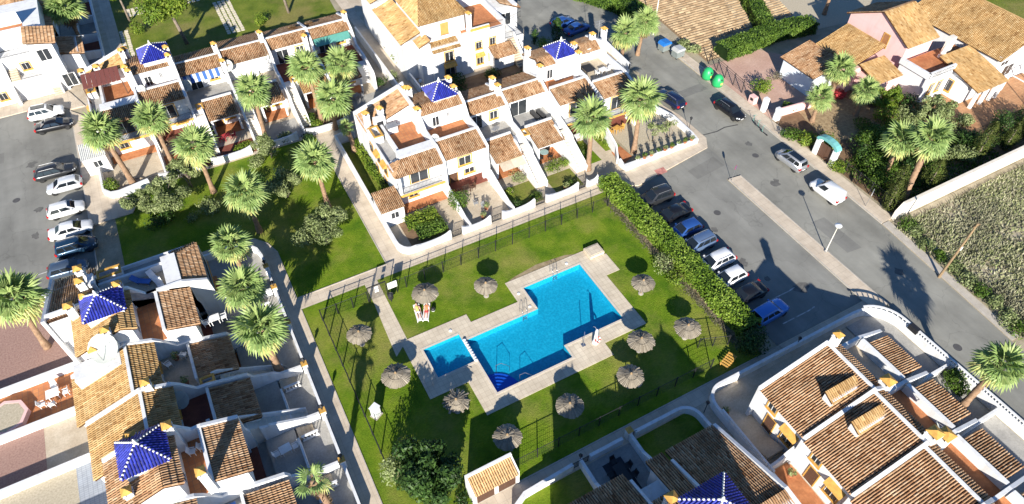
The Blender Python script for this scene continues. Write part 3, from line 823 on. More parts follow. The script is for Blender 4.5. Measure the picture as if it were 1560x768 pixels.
# ---- a ground-floor flat with a tiled porch, above it a terrace flat reached by outside stairs
def bungalow(h, Wd, porch=(1.0, 4.7), stairs='R', floor=None, yb=6.9, ridge=8.2, back=12.0, roofm=None, zr=6.35, aw=None, left_end=False, right_end=False, pm=None, chim=(), stair_out=-3.6, opening=True, pz=0.0, fs=True):
    floor = floor or GREYF
    p0, p1 = porch
    wallbox(h, 0.15, Wd - 0.15, 2.2, back - 0.4, 0, 2.85)
    wallbox(h, p0, p0 + 0.25, 0.15, 2.2, 0, 2.62, name='pillar'); wallbox(h, p1 - 0.25, p1, 0.15, 2.2 if stairs == 'R' else 0.4, 0, 2.62, name='pillar')
    wallbox(h, p0 + 0.25, p1 - 0.25, 0.15, 0.4, 2.3, 2.62, name='beam')
    floorbox(h, p0, p1, 0.0, 2.2, 0.06, TERRA, 'porch_floor')
    door(h, (p0 + p1) / 2 - 0.8, 2.2, 0.07); window(h, (p0 + p1) / 2 + 0.7, 2.2, 0.9, 1.1, 1.1, 'F')
    slope(h, p0 - 0.1, p1 + 0.1, -0.05, 2.72, 3.25, 3.55, pm or roofm)
    MB().prof(p0, p1, [(0.42, 2.62), (3.25, 2.62), (3.25, 3.42), (0.42, 2.73)]).obj('wall', WHITE, h)
    wallbox(h, p0 - 0.1, p1 + 0.1, 3.27, 3.5, 2.85, 3.8, name='parapet')
    floorbox(h, 0.15, Wd - 0.15, 3.5, yb, 2.88, floor)
    rimbox(h, p0 - 0.95, p0 - 0.15, 2.0, 3.2, 2.85, 3.45)
    ze = zr - (back - ridge) * 0.34; zt = min(5.35, ze - 0.2)
    wallbox(h, 0.15, Wd - 0.15, yb, back - 0.4, 2.85, zt)
    e0 = yb - 0.35
    if fs: slope(h, 0.15, Wd - 0.15, e0, 5.5, ridge, zr, roofm)
    slope(h, 0.15, Wd - 0.15, back, zr - (back - ridge) * 0.34, ridge, zr, roofm)
    MB().prof(0.15, Wd - 0.15, [(yb + 0.002, zt - 0.02), (back - 0.402, zt - 0.02), (back - 0.402, ze + 0.0), (ridge, zr - 0.14), (yb + 0.002, 5.5)]).obj('wall', WHITE, h)
    MB().box(0.1, Wd - 0.1, ridge - 0.13, ridge + 0.13, zr, zr + 0.13).obj('ridge', WHITE, h)
    # first-floor openings
    if opening:
        o = window(h, Wd * 0.30, yb, 2.9, 1.6, 2.0, 'F', 'white'); window(h, Wd * 0.72, yb, 3.7, 1.1, 1.1, 'F', 'ochre')
    if aw: awning(h, 0.4, Wd - 0.4, yb - 1.4, 4.75, yb - 0.02, 5.25, aw)
    zb_ = zr - (back - ridge) * 0.34 + 0.3
    prf = [(-0.35, 0), (-0.35, 2.4), (0.0, 3.0), (3.3, 3.85), (yb - 1.9, 3.9), (yb - 0.9, 5.3), (yb - 0.4, 5.8), (ridge, zr + 0.28), (back + 0.05, zb_), (back + 0.05, 0)]
    if left_end: party(h, 0.0, prf)
    party(h, Wd, prf)
    # outside stairs along the party wall
    if stairs:
        xs0, xs1 = (Wd - 1.15, Wd - 0.15) if stairs == 'R' else (0.15, 1.15)
        steps(h, xs0, xs1, stair_out, 0.02, 1.6, 2.85, 14, CREAM)
        xi = xs0 - 0.08 if stairs == 'R' else xs1 + 0.08
        MB().prof(xi - 0.08, xi + 0.08, [(stair_out, 0), (stair_out, 0.75), (1.6, 3.65), (3.2, 3.65), (3.2, 2.9), (1.6, 2.9)] if False else [(stair_out, 0.0), (stair_out, 0.7), (1.6, 3.6), (2.18, 3.6), (2.18, 0.0)]).obj('stair_wall', WHITE, h)
        xo = Wd if stairs == 'R' else 0.0
        MB().prof(xo - 0.12, xo + 0.12, [(stair_out - 0.3, 0.0), (stair_out - 0.3, 0.9), (-0.36, 2.5), (-0.36, 0.0)]).obj('stair_wall', WHITE, h)
    for c in chim: chimney(h, *c)


# ---- a two-storey house with a roof terrace, a stair tower and a rear attic
def duplex(h, Wd, yf=0.0, floor=None, yb=6.4, ridge=7.3, back=11.6, pyr=None, roofm=None, balcony=False, left_end=False, chim=(), pm=None, tower=True, backz=7.6, fwin=1.6):
    floor = floor or TERRA
    wallbox(h, 0.15, Wd - 0.15, yf + 1.5, back - 0.4, 0, 2.7)
    wallbox(h, 0.15, Wd - 0.15, yf + 0.35, yf + 2.9, 2.7, 5.2)
    for x in (0.15, Wd - 0.5): wallbox(h, x, x + 0.35, yf + 0.35, yf + 0.7, 0, 2.7, name='pillar')
    floorbox(h, 0.15, Wd - 0.15, yf - 0.2, yf + 1.5, 0.25, TERRD, 'veranda_floor')
    door(h, Wd * 0.3, yf + 1.5, 0.26); window(h, Wd * 0.68, yf + 1.5, 1.0, 1.3, 1.2)
    if balcony:
        wallbox(h, 0.15, Wd - 0.15, yf - 0.9, yf + 0.35, 2.55, 2.75, name='balcony_slab')
        MB().box(0.12, Wd - 0.12, yf - 0.95, yf - 0.903, 2.5, 2.78).obj('balcony_band', OCHRE, h)
        railing(h, [(0.2, yf + 0.3), (0.2, yf - 0.85), (Wd - 0.2, yf - 0.85), (Wd - 0.2, yf + 0.3)], 2.75)
        window(h, Wd * 0.5, yf + 0.35, 2.8, 1.8, 1.9, 'F', 'ochre')
    else:
        window(h, Wd * 0.5, yf + 0.35, 3.55, fwin, 1.15, 'F', 'ochre')
    slope(h, 0.12, Wd - 0.15, yf, 5.3, yf + 2.6, 6.12, pm or roofm)
    MB().prof(0.15, Wd - 0.15, [(yf + 0.37, 5.2), (yf + 2.62, 5.2), (yf + 2.62, 5.98), (yf + 0.37, 5.26)]).obj('wall', WHITE, h)
    wallbox(h, 0.15, Wd - 0.15, yf + 2.62, yf + 2.9, 5.2, 6.3, name='parapet')
    wallbox(h, 0.15, Wd - 0.15, yf + 2.9, yb, 2.7, 5.0)
    floorbox(h, 0.15, Wd - 0.15, yf + 2.9, yb, 5.05, floor)
    zr = backz + 0.6; ze = zr - (back - ridge) * 0.34; zt = min(backz - 0.15, ze - 0.2)
    wallbox(h, 0.15, Wd - 0.15, yb, back - 0.4, 2.7, zt)
    slope(h, 0.15, Wd - 0.15, yb - 0.3, backz, ridge, zr, roofm)
    slope(h, 0.15, Wd - 0.15, back, zr - (back - ridge) * 0.34, ridge, zr, roofm)
    MB().prof(0.15, Wd - 0.15, [(yb + 0.002, zt - 0.02), (back - 0.402, zt - 0.02), (back - 0.402, ze), (ridge, zr - 0.14), (yb + 0.002, backz)]).obj('wall', WHITE, h)
    window(h, Wd * 0.35, yb, 5.4, 0.9, 1.3, 'F', 'white'); window(h, Wd * 0.65, yb, 6.1, 0.4, 0.7, 'F', 'white')
    if pyr:
        x0, x1, y0, y1 = pyr
        wallbox(h, x0 + 0.2, x1 - 0.2, y0 + 0.2, y1 - 0.2, 5.0, 8.5, name='tower')
        pyramid(h, x0, x1, y0, y1, 8.5, 9.8)
    zb_ = zr - (back - ridge) * 0.34 + 0.3
    prf = [(yf - 0.3 if not balcony else yf - 0.95, 0), (yf - 0.3 if not balcony else yf - 0.95, 2.8), (yf - 0.1, 3.3), (yf - 0.1, 5.5), (yf + 2.6, 6.4), (yb - 1.4, 6.4), (yb - 0.35, 7.9), (ridge, zr + 0.28), (back + 0.05, zb_), (back + 0.05, 0)]
    if left_end: party(h, 0.0, prf)
    party(h, Wd, prf)
    for c in chim: chimney(h, *c)


# ---- the house that ends a row: hipped balcony roof, tiled sun terrace, rear roof falling outwards (towards x = 0)
def corner(h, Wd=5.8, mirror=False, annex=None, pergola=False, roofm=None, frontm=None, floor=None, yback=13.2, ext=0.0):
    X = (lambda x: Wd - x) if mirror else (lambda x: x)

    def bx(x0, x1, *a, **k):
        q = sorted((X(x0), X(x1))); return wallbox(h, q[0], q[1], *a, **k)
    bx(0.1, Wd - 0.15, 1.1, yback, 0, 2.6)
    bx(0.1, Wd - 0.15, 1.15, 3.3, 2.6, 5.15)
    bx(0.1, Wd - 0.15, -0.2, 1.1, 2.55, 2.75, name='balcony_slab')
    for x in (0.1, Wd - 0.45): bx(x, x + 0.3, -0.15, 0.15, 2.75, 5.1, name='pillar')
    q = sorted((X(0.05), X(Wd - 0.1)))
    MB().box(q[0], q[1], -0.26, -0.203, 2.45, 2.78).obj('balcony_band', OCHRE, h)
    railing(h, [(X(0.25), 1.1), (X(0.25), -0.1), (X(Wd - 0.3), -0.1)], 2.75)
    window(h, X(Wd * 0.52), 1.15, 2.8, 2.2, 1.9, 'F', 'ochre')
    window(h, X(Wd * 0.35), 1.1, 0.9, 1.1, 1.1, 'F', 'ochre', True); canopy(h, X(Wd * 0.72), 1.1, 2.0, 1.5)
    floorbox(h, q[0], q[1], -0.4, 1.1, 0.12, TERRA, 'veranda_floor')
    za, zb = 5.3, 6.1
    f = [(X(-0.15), 0.0, za), (X(Wd - 0.15), 0.0, za), (X(Wd - 0.15), 1.95, zb), (X(1.35), 1.95, zb)]
    tile_roof(h, f if not mirror else [f[1], f[0], f[3], f[2]], frontm or roofm)
    tile_roof(h, [(X(-0.15), 2.6, za), (X(-0.15), 0.0, za), (X(1.35), 1.95, zb)], frontm or roofm)
    bx(1.3, Wd - 0.15, 2.0, 3.35, 5.15, 6.3, name='parapet')
    bx(0.1, Wd - 0.15, 3.35, yback, 2.6, 5.0)
    q = sorted((X(1.9), X(Wd - 0.15))); floorbox(h, q[0], q[1], 3.35, 9.2, 5.05, floor or TERRT)
    q = sorted((X(0.1), X(1.6))); floorbox(h, q[0], q[1], 3.35, 9.2, 5.05, GREYF)
    bx(1.6, 1.9, 3.35, 9.2, 5.0, 5.95, name='parapet')
    bx(-0.05, 0.1, 1.1, yback + 0.02, 0, 5.5, name='side_wall')
    bx(0.1, 1.6, 9.2, 9.4, 5.0, 5.7, name='parapet')
    rimbox(h, *sorted((X(0.15), X(1.2))), 7.0, 9.1, 5.0, 6.0)
    # barbecue hearth on the terrace
    bx(1.0, 2.4, 9.2, 9.75, 5.0, 6.9, name='hearth')
    q = sorted((X(1.3), X(2.1))); MB().box(q[0], q[1], 9.16, 9.198, 5.8, 6.4).obj('hearth_opening', IRON, h)
    # rear roof
    y0, y1 = 9.5, yback
    zl = 5.35 - 0.32 * ext
    if ext: bx(0.2 - ext, -0.06, y0 + 0.2, y1, 0, zl - 0.3)
    MB().profy(y0 + 0.2, y1, [(X(0.1 - ext), zl - 0.35), (X(Wd + 0.5), zl - 0.35), (X(Wd + 0.5), 7.3), (X(0.1 - ext), zl - 0.1)]).obj('wall', WHITE, h)
    p = [(X(-0.1 - ext), y0, zl), (X(-0.1 - ext), y1, zl), (X(Wd + 0.5), y1, 7.5), (X(Wd + 0.5), y0, 7.5)]
    tile_roof(h, p if not mirror else [p[1], p[0], p[3], p[2]], roofm)
    MB().profy(y1, y1 + 0.3, [(X(-0.3 - ext), 0.0), (X(Wd + 0.7), 0.0), (X(Wd + 0.7), 7.95), (X(-0.3 - ext), zl + 0.4)]).obj('gable_parapet', WHITE, h)
    for (x, y, z) in ((0.4, 10.2, 7.5), (2.2, 10.2, 7.6), (Wd - 0.1, 6.9, 8.4), (Wd + 0.5, 11.0, 8.6)): chimney(h, X(x), y, 5.0, z, 0.68)
    party(h, X(Wd), [(-0.3, 0), (-0.3, 2.9), (-0.1, 5.5), (2.0, 6.4), (5.2, 6.4), (6.6, 7.6), (9.0, 7.9), (yback, 7.9), (yback, 0)])
    fc = 'L' if not mirror else 'R'
    for (y, z) in ((3.6, 3.4), (5.8, 3.4), (8.2, 3.4), (4.5, 0.9), (7.2, 0.9)):
        window(h, X(-0.05), y, z, 0.8, 1.0, fc, 'ochre', True)
    for y in (3.6, 5.8): canopy(h, X(-0.05), y, 4.55, 1.2, fc)
    if annex:
        wallbox(h, *sorted((X(-2.75), X(-0.15))), -1.5, 1.4, 0, 2.4, name='porch_wall')
        window(h, X(-1.3), -1.5, 1.1, 1.0, 0.9, 'F', 'white')
        if annex == 'tile': slope(h, *sorted((X(-2.85), X(0.0))), -1.6, 2.5, 1.5, 3.05, frontm or roofm)
        else:
            m_ = MB(); x0, x1 = sorted((X(-2.85), X(0.0)))
            for i in range(14):
                a = x0 + (x1 - x0) * i / 14; b = x0 + (x1 - x0) * (i + 1) / 14
                m_.add([(a, -1.6, 2.5), ((a + b) / 2, -1.6, 2.57), (b, -1.6, 2.5), (b, 1.5, 2.8), ((a + b) / 2, 1.5, 2.87), (a, 1.5, 2.8)], [(0, 1, 4, 5), (1, 2, 3, 4)])
            m_.obj('sheet_roof', flat_mat('sheet_roofing', (0.62, 0.62, 0.58), 0.5), h)
    if pergola:
        q = sorted((X(0.2), X(4.6)))
        m_ = MB()
        for i in range(8):
            a = q[0] + (q[1] - q[0]) * i / 8; b = q[0] + (q[1] - q[0]) * (i + 1) / 8
            m_.add([(a, 6.1, 7.2), (b - 0.03, 6.1, 7.2), (b - 0.03, 9.2, 7.5), (a, 9.2, 7.5), (a, 6.1, 7.14), (b - 0.03, 6.1, 7.14), (b - 0.03, 9.2, 7.44), (a, 9.2, 7.44)], [(0, 1, 2, 3), (7, 6, 5, 4), (0, 4, 5, 1), (3, 2, 6, 7), (0, 3, 7, 4), (1, 5, 6, 2)])
        m_.obj('pergola_roof', flat_mat('brown_sheet', (0.20, 0.065, 0.045), 0.5), h)
        for x in q: MB().box(x - 0.06, x + 0.06, 6.15, 6.27, 5.0, 7.15).obj('pergola_post', WOODD, h)
# ------------------------------------------------------------------ the row behind the pool fence
h = house('white corner house with hipped balcony roof and orange tiled sun terrace', 1.3, 20.0, 0)
corner(h, 5.8, annex='tile')
MB().box(2.2, 3.4, 8.0, 8.9, 5.06, 5.9).obj('storage_box', PLASTW, h); MB().box(2.15, 3.45, 7.95, 8.95, 5.9, 5.98).obj('box_lid', GREYM, h)
h = house('white terraced house with star-ridged blue pyramid roof beside the corner sun terrace', 7.1, 20.2, 0)
duplex(h, 5.6, pyr=(2.0, 5.3, 6.9, 10.2), chim=((5.2, 7.9, 5.0, 9.0), (5.3, 9.6, 5.0, 9.2), (0.2, 11.0, 5, 8.6)))
MB().box(2.6, 3.6, 1.2, 1.25, 5.75, 5.8)
dish(h, 0.5, 3.2, 6.2, 0.5)
h = house('white terraced flats with cream porch awning and grey roof terrace', 12.7, 19.7, 0)
bungalow(h, 5.7, (1.0, 4.5), chim=((5.3, 8.0, 5, 7.6), (5.3, 9.4, 5, 7.8)))
awning(h, 1.2, 4.4, -1.2, 2.2, 0.1, 2.6, [SANDF, flat_mat('cream_fabric', (0.62, 0.56, 0.38), 0.8)], 2)
h = house('white terraced flats with glass garden table under the porch and tall rear chimney', 18.4, 19.8, 0)
bungalow(h, 5.8, (1.1, 4.7), floor=GREYF, opening=False, chim=((5.75, 8.1, 3, 8.3), (5.9, 11.6, 0, 8.9)))
MB().box(0.4, 5.4, 8.6, 8.65, 2.9, 5.2)
window(h, 2.0, 6.9, 2.9, 2.4, 2.1, 'F', 'white')
h = house('white terraced house with slate blue pyramid tower and orange terrace beside tall chimneys', 24.2, 20.0, 0)
duplex(h, 5.5, yf=3.0, yb=8.7, ridge=9.6, back=13.0, pyr=(2.3, 5.6, 7.9, 11.2), balcony=True, pm=ROOF_T, chim=((5.2, 7.3, 5, 9.0), (5.7, 9.2, 5, 9.1)))
h = house('white end house with beige roof terrace, barbecue chimneys and rooftop aerial by the road', 29.8, 20.0, 0)
duplex(h, 5.0, yf=1.6, floor=SANDF, yb=10.2, ridge=11.1, back=13.6, backz=6.6, balcony=True, chim=((4.6, 11.6, 5, 8.0), (6.6, 11.8, 4, 8.1)))
wallbox(h, 5.0, 7.0, 8.4, 12.2, 0, 5.0); floorbox(h, 5.2, 6.9, 8.5, 12.1, 5.03, SANDF)
wallbox(h, 6.9, 7.1, 6.0, 12.2, 4.95, 5.8, name='parapet'); antenna(h, 5.4, 11.4, 6.8, 9.8)
party(h, 7.0, [(6.0, 0), (6.0, 5.8), (12.2, 6.2), (12.2, 0)])
MB().box(1.0, 2.4, 7.0, 8.6, 5.7, 5.78).obj('shade_roof', IRON, h)
for x in (1.05, 2.3):
    for y in (7.05, 8.5): MB().box(x, x + 0.06, y, y + 0.06, 5.06, 5.7).obj('shade_post', IRON, h)

# ------------------------------------------------------------------ the upper row by the left car park
h = house('white corner house with brown sheet pergola over its orange terrace', -27.4, 45.8, 0)
corner(h, 5.6, annex='sheet', pergola=True, roofm=ROOF_Y, frontm=ROOF_T, floor=TERRA, yback=13.0)
h = house('white terraced house with bright blue pyramid roof beside the brown pergola terrace', -21.8, 45.0, 0)
duplex(h, 5.4, yf=2.2, yb=7.0, ridge=8.4, back=12.6, pyr=(1.9, 5.5, 7.0, 10.8), balcony=True, roofm=ROOF_T, pm=ROOF_T, chim=((5.2, 6.9, 5, 8.9), (5.3, 8.6, 5, 9.1), (0.2, 6.2, 5, 8.6), (0.1, 11.0, 5, 8.9)))
dish(h, 0.8, 5.0, 6.2, 0.62)
h = house('white terraced flats with blue and white striped awning on the terrace', -16.4, 44.7, 0)
bungalow(h, 5.8, (1.6, 5.2), stairs='L', yb=7.7, ridge=9.1, back=14.2, roofm=ROOF_T, pm=ROOF_T, aw=[CLOTHB, FRAMEW], chim=((5.8, 7.2, 3, 6.3), (5.6, 9.6, 5, 7.6)))
dish(h, 0.6, 5.8, 4.9, 0.75)
h = house('white terraced flats with two pale shutters between awning house and red terrace', -10.6, 44.7, 0)
bungalow(h, 6.2, (2.3, 5.5), stairs='L', yb=7.4, ridge=9.6, back=15.8, roofm=ROOF_T, pm=ROOF_T, floor=SANDF, opening=False, chim=((5.9, 9.4, 5, 7.7),))
for x in (2.0, 3.6): MB().box(x, x + 1.1, 7.33, 7.398, 2.95, 4.9).obj('shutter', FRAMEW, h)
dish(h, 0.5, 7.0, 5.4, 0.8)
dish(h, 5.6, 7.0, 5.2, 0.45)
h = house('white terraced flats with dark red terrace and orange rear dormer', -4.4, 44.9, 0)
bungalow(h, 5.9, (2.0, 5.5), stairs='L', yb=8.2, ridge=9.5, back=14.2, roofm=ROOF_T, pm=ROOF_Y, floor=TERRD, chim=((5.1, 7.4, 2.9, 6.6),))
slope(h, 3.9, 4.9, 11.5, 6.0, 10.4, 6.5, ROOF_Y)
h = house('white end house of flats with green awning by the narrow alley', 1.5, 44.9, 0)
bungalow(h, 5.9, (0.6, 4.2), stairs=None, yb=8.2, ridge=9.3, back=14.2, roofm=ROOF_T, pm=ROOF_T, floor=TERRD, aw=[AWNG], chim=((5.7, 9.2, 5, 7.5),))
slope(h, 0.4, 1.4, 11.5, 6.0, 10.4, 6.5, ROOF_Y)

# ------------------------------------------------------------------ the row left of the lawn path (fronts look along +u)
h = house('white corner house with brown roof terrace full of loungers beside the palms', -20.4, 15.0, 90)
corner(h, 5.5, mirror=True, roofm=ROOF_T, frontm=ROOF_T, floor=SANDF, ext=1.7)
h = house('white terraced house with blue pyramid tower and red tiled terrace beside the loungers', -20.4, 9.8, 90)
duplex(h, 5.2, yf=1.7, yb=6.6, ridge=7.4, back=11.4, pyr=(2.0, 5.2, 6.6, 10.0), roofm=ROOF_Y, pm=ROOF_T, floor=TERRT, chim=((5.0, 6.9, 5, 8.9), (5.0, 9.6, 5, 8.8), (0.2, 8.4, 5, 8.8)))
h = house('white terraced flats with huge satellite dish and grey terrace of garden chairs', -20.4, 4.3, 90)
bungalow(h, 5.5, (1.2, 5.2), stairs='L', yb=6.1, ridge=7.8, back=12.7, roofm=ROOF_Y, pm=ROOF_T, floor=SANDF, chim=((0.1, 6.6, 3, 6.2), (5.4, 10.0, 3, 7.4)))
dish(h, 5.0, 9.0, 7.4, 1.3, -2.03, 0.7)
wallbox(h, 3.6, 5.4, 8.3, 12.0, 3.0, 6.3)
h = house('white terraced flats with dark red terrace under a blue shaded dish', -19.8, -1.3, 90)
bungalow(h, 5.6, (0.9, 5.2), stairs='L', yb=6.0, ridge=7.9, back=12.6, roofm=ROOF_Y, pm=ROOF_T, floor=TERRD, chim=((0.3, 6.3, 3, 7.4), (5.6, 7.2, 3, 7.2)))
dish(h, 4.5, 5.4, 4.6, 0.8, -2.03, 0.75)
h = house('white terraced house with large blue pyramid tower and terracotta terrace with two chairs', -19.7, -6.6, 90)
duplex(h, 5.3, yf=1.6, yb=6.3, ridge=7.2, back=11.2, pyr=(2.0, 5.3, 6.3, 9.7), roofm=ROOF_T, pm=ROOF_T, floor=TERRT, chim=((4.8, 6.0, 5, 8.8), (5.3, 8.6, 5, 8.6), (0.2, 4.6, 5, 8.2), (1.2, 9.6, 5, 8.2)))
h = house('white terraced flats with blue towel on the terrace below the terracotta terrace', -19.4, -12.2, 90)
bungalow(h, 5.6, (0.6, 5.0), stairs='L', yb=6.6, ridge=8.2, back=12.6, roofm=ROOF_T, pm=ROOF_T, floor=GREYF)
MB().box(4.0, 5.0, 4.0, 5.6, 3.35, 3.4).obj('towel', CLOTHB, h)

# ------------------------------------------------------------------ bottom right row (fronts look along +u, long rear roofs along -u)
def long_house(label, u0, v0, Wd, first=False):
    h = house(label, u0, v0, 90)
    wallbox(h, 0.15, Wd - 0.15, 2.2, 15.1, 0, 2.85)
    wallbox(h, 0.15, Wd - 0.15, 7.6, 15.1, 2.85, 4.3)
    MB().prof(0.15, Wd - 0.15, [(7.6, 4.29), (15.1, 4.29), (8.5, 6.25), (7.6, 5.85)]).obj('wall', WHITE, h)
    slope(h, 0.15, Wd - 0.15, 15.5, 4.4, 8.6, 6.4, ROOF_T)
    slope(h, 0.15, Wd - 0.15, 7.1, 5.75, 8.35, 6.4, ROOF_T)
    MB().box(0.1, Wd - 0.1, 8.35, 8.6, 6.3, 6.62).obj('ridge', WHITE, h)
    floorbox(h, 0.15, Wd - 0.15, 3.4, 7.6, 2.88, TERRA if not first else SANDF)
    slope(h, 0.6, Wd - 0.7, -0.05, 2.72, 3.0, 3.5, ROOF_T)
    MB().prof(0.7, Wd - 0.8, [(0.35, 2.3), (3.0, 2.3), (3.0, 3.35), (0.35, 2.7)]).obj('wall', WHITE, h)
    wallbox(h, 0.3, Wd - 0.3, 3.02, 3.4, 2.85, 3.9, name='parapet')
    wallbox(h, 0.7, 1.0, 0.1, 2.2, 0, 2.6, name='pillar'); wallbox(h, Wd - 1.1, Wd - 0.8, 0.1, 2.2, 0, 2.6, name='pillar')
    prf = [(-0.3, 0), (-0.3, 2.6), (3.3, 3.9), (6.4, 4.0), (7.0, 5.9), (8.5, 6.75), (15.55, 4.72), (15.55, 0)]
    party(h, 0.0, prf)
    window(h, Wd * 0.25, 15.1, 1.3, 1.2, 1.2, 'B', 'ochre', True); canopy(h, Wd * 0.25, 15.1, 2.75, 1.7, 'B')
    window(h, Wd * 0.7, 15.1, 3.0, 0.9, 0.9, 'B', 'ochre')
    door(h, Wd * 0.62, 15.1, 0.15, face='B'); window(h, Wd * 0.5, 7.6, 2.95, 1.8, 1.9, 'F', 'white')
    return h, prf
h, prf = long_house('white house with long tiled roof and curved balustrade yard by the car park', 34.4, -24.7, 5.3, True)
party(h, 5.3, prf); chimney(h, 5.0, 8.1, 5, 7.9); chimney(h, 0.1, 6.9, 2.9, 6.6, 0.9)
def dormer(h, x):
    slope_x(h, 8.9, 12.3, x - 0.75, 6.05, x + 0.25, 6.55, ROOF_Y)
    MB().prof(x - 0.7, x + 0.2, [(12.2, 5.2), (12.2, 6.2), (8.9, 6.25), (8.9, 5.9)]).obj('dormer_wall', WHITE, h)
dormer(h, 1.6)
h, prf = long_house('white house with long tiled roof and tilted orange dormer beside twin ochre chimneys', 34.2, -30.0, 5.3)
dormer(h, 3.9); chimney(h, -0.2, 6.6, 2.9, 6.6, 1.0); chimney(h, 0.2, 7.9, 2.9, 7.4, 0.9); dish(h, 0.8, 5.4, 5.0, 0.5)
h, prf = long_house('white house with long tiled roof and red roof terrace below twin ochre chimneys', 33.8, -35.3, 5.3)
h, prf = long_house('white house with long tiled roof at the far bottom end of its row', 33.6, -40.6, 5.3)

# ------------------------------------------------------------------ bottom row below the path (fronts look along +v)
h = house('white house with brown tiled roof half in shade and blue pyramid beside curved grass yard', 14.2, -19.8, 180)
wallbox(h, 0.15, 5.7, 0.8, 12, 0, 2.6)
slope(h, 0.2, 5.2, -0.1, 2.75, 7.4, 5.0, ROOF_T); slope(h, 5.45, 7.2, -0.1, 2.75, 4.4, 4.0, ROOF_T)
MB().prof(0.25, 5.15, [(0.8, 2.6), (7.4, 2.6), (7.4, 4.85), (0.8, 2.85)]).obj('wall', WHITE, h)
party(h, 0.0, [(-0.2, 0), (-0.2, 2.8), (7.4, 5.4), (12, 5.0), (12, 0)]); party(h, 5.32, [(0.8, 0), (0.8, 3.2), (4.6, 4.6), (4.6, 0)], 0.24)
wallbox(h, 5.6, 7.2, 4.4, 12, 0, 4.6); MB().prof(5.5, 7.2, [(0.6, 0), (0.6, 2.8), (4.4, 3.9), (4.4, 0)]).obj('wall', WHITE, h)
wallbox(h, 4.6, 8.6, 4.9, 8.4, 4.4, 7.5, name='tower'); pyramid(h, 4.5, 8.7, 4.8, 8.5, 7.5, 9.0)
MB().prof(3.3, 4.4, [(4.4, 4.0), (6.4, 4.6), (6.4, 5.2), (4.4, 4.9)]).obj('dormer_wall', WHITE, h); slope_x(h, 4.2, 6.4, 3.1, 5.0, 4.3, 5.3, ROOF_T)
wallbox(h, 0.2, 3.9, 7.45, 12.5, 0, 5.1); slope(h, 0.1, 3.9, 12.7, 4.0, 7.45, 5.25, ROOF_T); wallbox(h, 3.92, 5.2, 6.2, 12.5, 0, 6.4); slope(h, 3.9, 5.3, 6.0, 6.4, 9, 7.4, ROOF_T)
h = house('white house with grey tiled yard and black dining set below the path', 8.2, -19.8, 180)
wallbox(h, 0.15, 5.4, 1.5, 12, 0, 2.6); slope(h, 3.4, 6.4, -0.1, 2.75, 4, 3.9, ROOF_T); slope(h, 0.2, 3.0, 3.0, 3.2, 6.2, 4.2, ROOF_T)
MB().prof(3.5, 5.4, [(0.6, 0), (0.6, 2.8), (4, 3.7), (4, 0)]).obj('wall', WHITE, h)
party(h, 3.25, [(0.6, 0), (0.6, 3.1), (5, 4.4), (5, 0)], 0.24); wallbox(h, 0.2, 5.4, 5, 12, 2.6, 7.2)
slope(h, 0.1, 5.5, 4.7, 7.0, 8, 8.1, ROOF_T); slope(h, 0.1, 5.5, 12.2, 7.0, 8, 8.1, ROOF_T)
chimney(h, 2.8, 4.4, 2.6, 7.0, 0.8); window(h, 1.6, 1.5, 0.2, 1.8, 2.0, 'F', 'white')
h = house('white house with sloping tiled porch behind the dark grass yard below the path', 2.6, -19.8, 180)
wallbox(h, 0.15, 5.4, 1.5, 12, 0, 2.6); slope(h, 0.2, 5.2, -0.1, 2.75, 4, 3.9, ROOF_T)
wallbox(h, 0.2, 5.6, 4.1, 12, 2.6, 6.0); slope(h, 0.1, 5.8, 3.8, 6.1, 8, 7.4, ROOF_T); slope(h, 0.1, 5.8, 12.2, 6.1, 8, 7.4, ROOF_T)
wallbox(h, 3.5, 6.5, 4.3, 7.3, 2.6, 7.5, name='tower'); pyramid(h, 3.4, 6.6, 4.2, 7.4, 7.5, 8.7)
# ------------------------------------------------------------------ pump house on the lawn edge
h = thing('pump_house', 'small white pump house with tiled lean-to roof and brown double shutters', 'pump house', (-6.55, -15.1, 0))
wallbox(h, 0, 4.1, 0.0, 1.25, 0, 2.0); wallbox(h, -0.08, 4.18, 1.25, 1.45, 0, 2.9, name='rear_wall')
MB().prof(-0.08, 0.06, [(-0.1, 0), (1.25, 0), (1.25, 2.7), (-0.1, 2.25)]).obj('side_wall', WHITE, h); MB().prof(4.04, 4.18, [(-0.1, 0), (1.25, 0), (1.25, 2.7), (-0.1, 2.25)]).obj('side_wall', WHITE, h)
slope(h, 0.07, 4.03, -0.25, 2.12, 1.24, 2.6, tint_mat('new_clay_tiles', [(0, (0.50, 0.29, 0.13)), (0.5, (0.62, 0.40, 0.19)), (1, (0.72, 0.52, 0.28))], 0.85, 0.2))
for x in (1.05, 3.05):
    o = MB().box(x - 0.8, x + 0.8, -0.06, 0.0, 0.15, 1.75).obj('shutter_door', WOODD, h)
    for k in range(9): MB().box(x - 0.72, x + 0.72, -0.09, -0.062, 0.25 + k * 0.16, 0.35 + k * 0.16).obj('slat', WOODD, o)
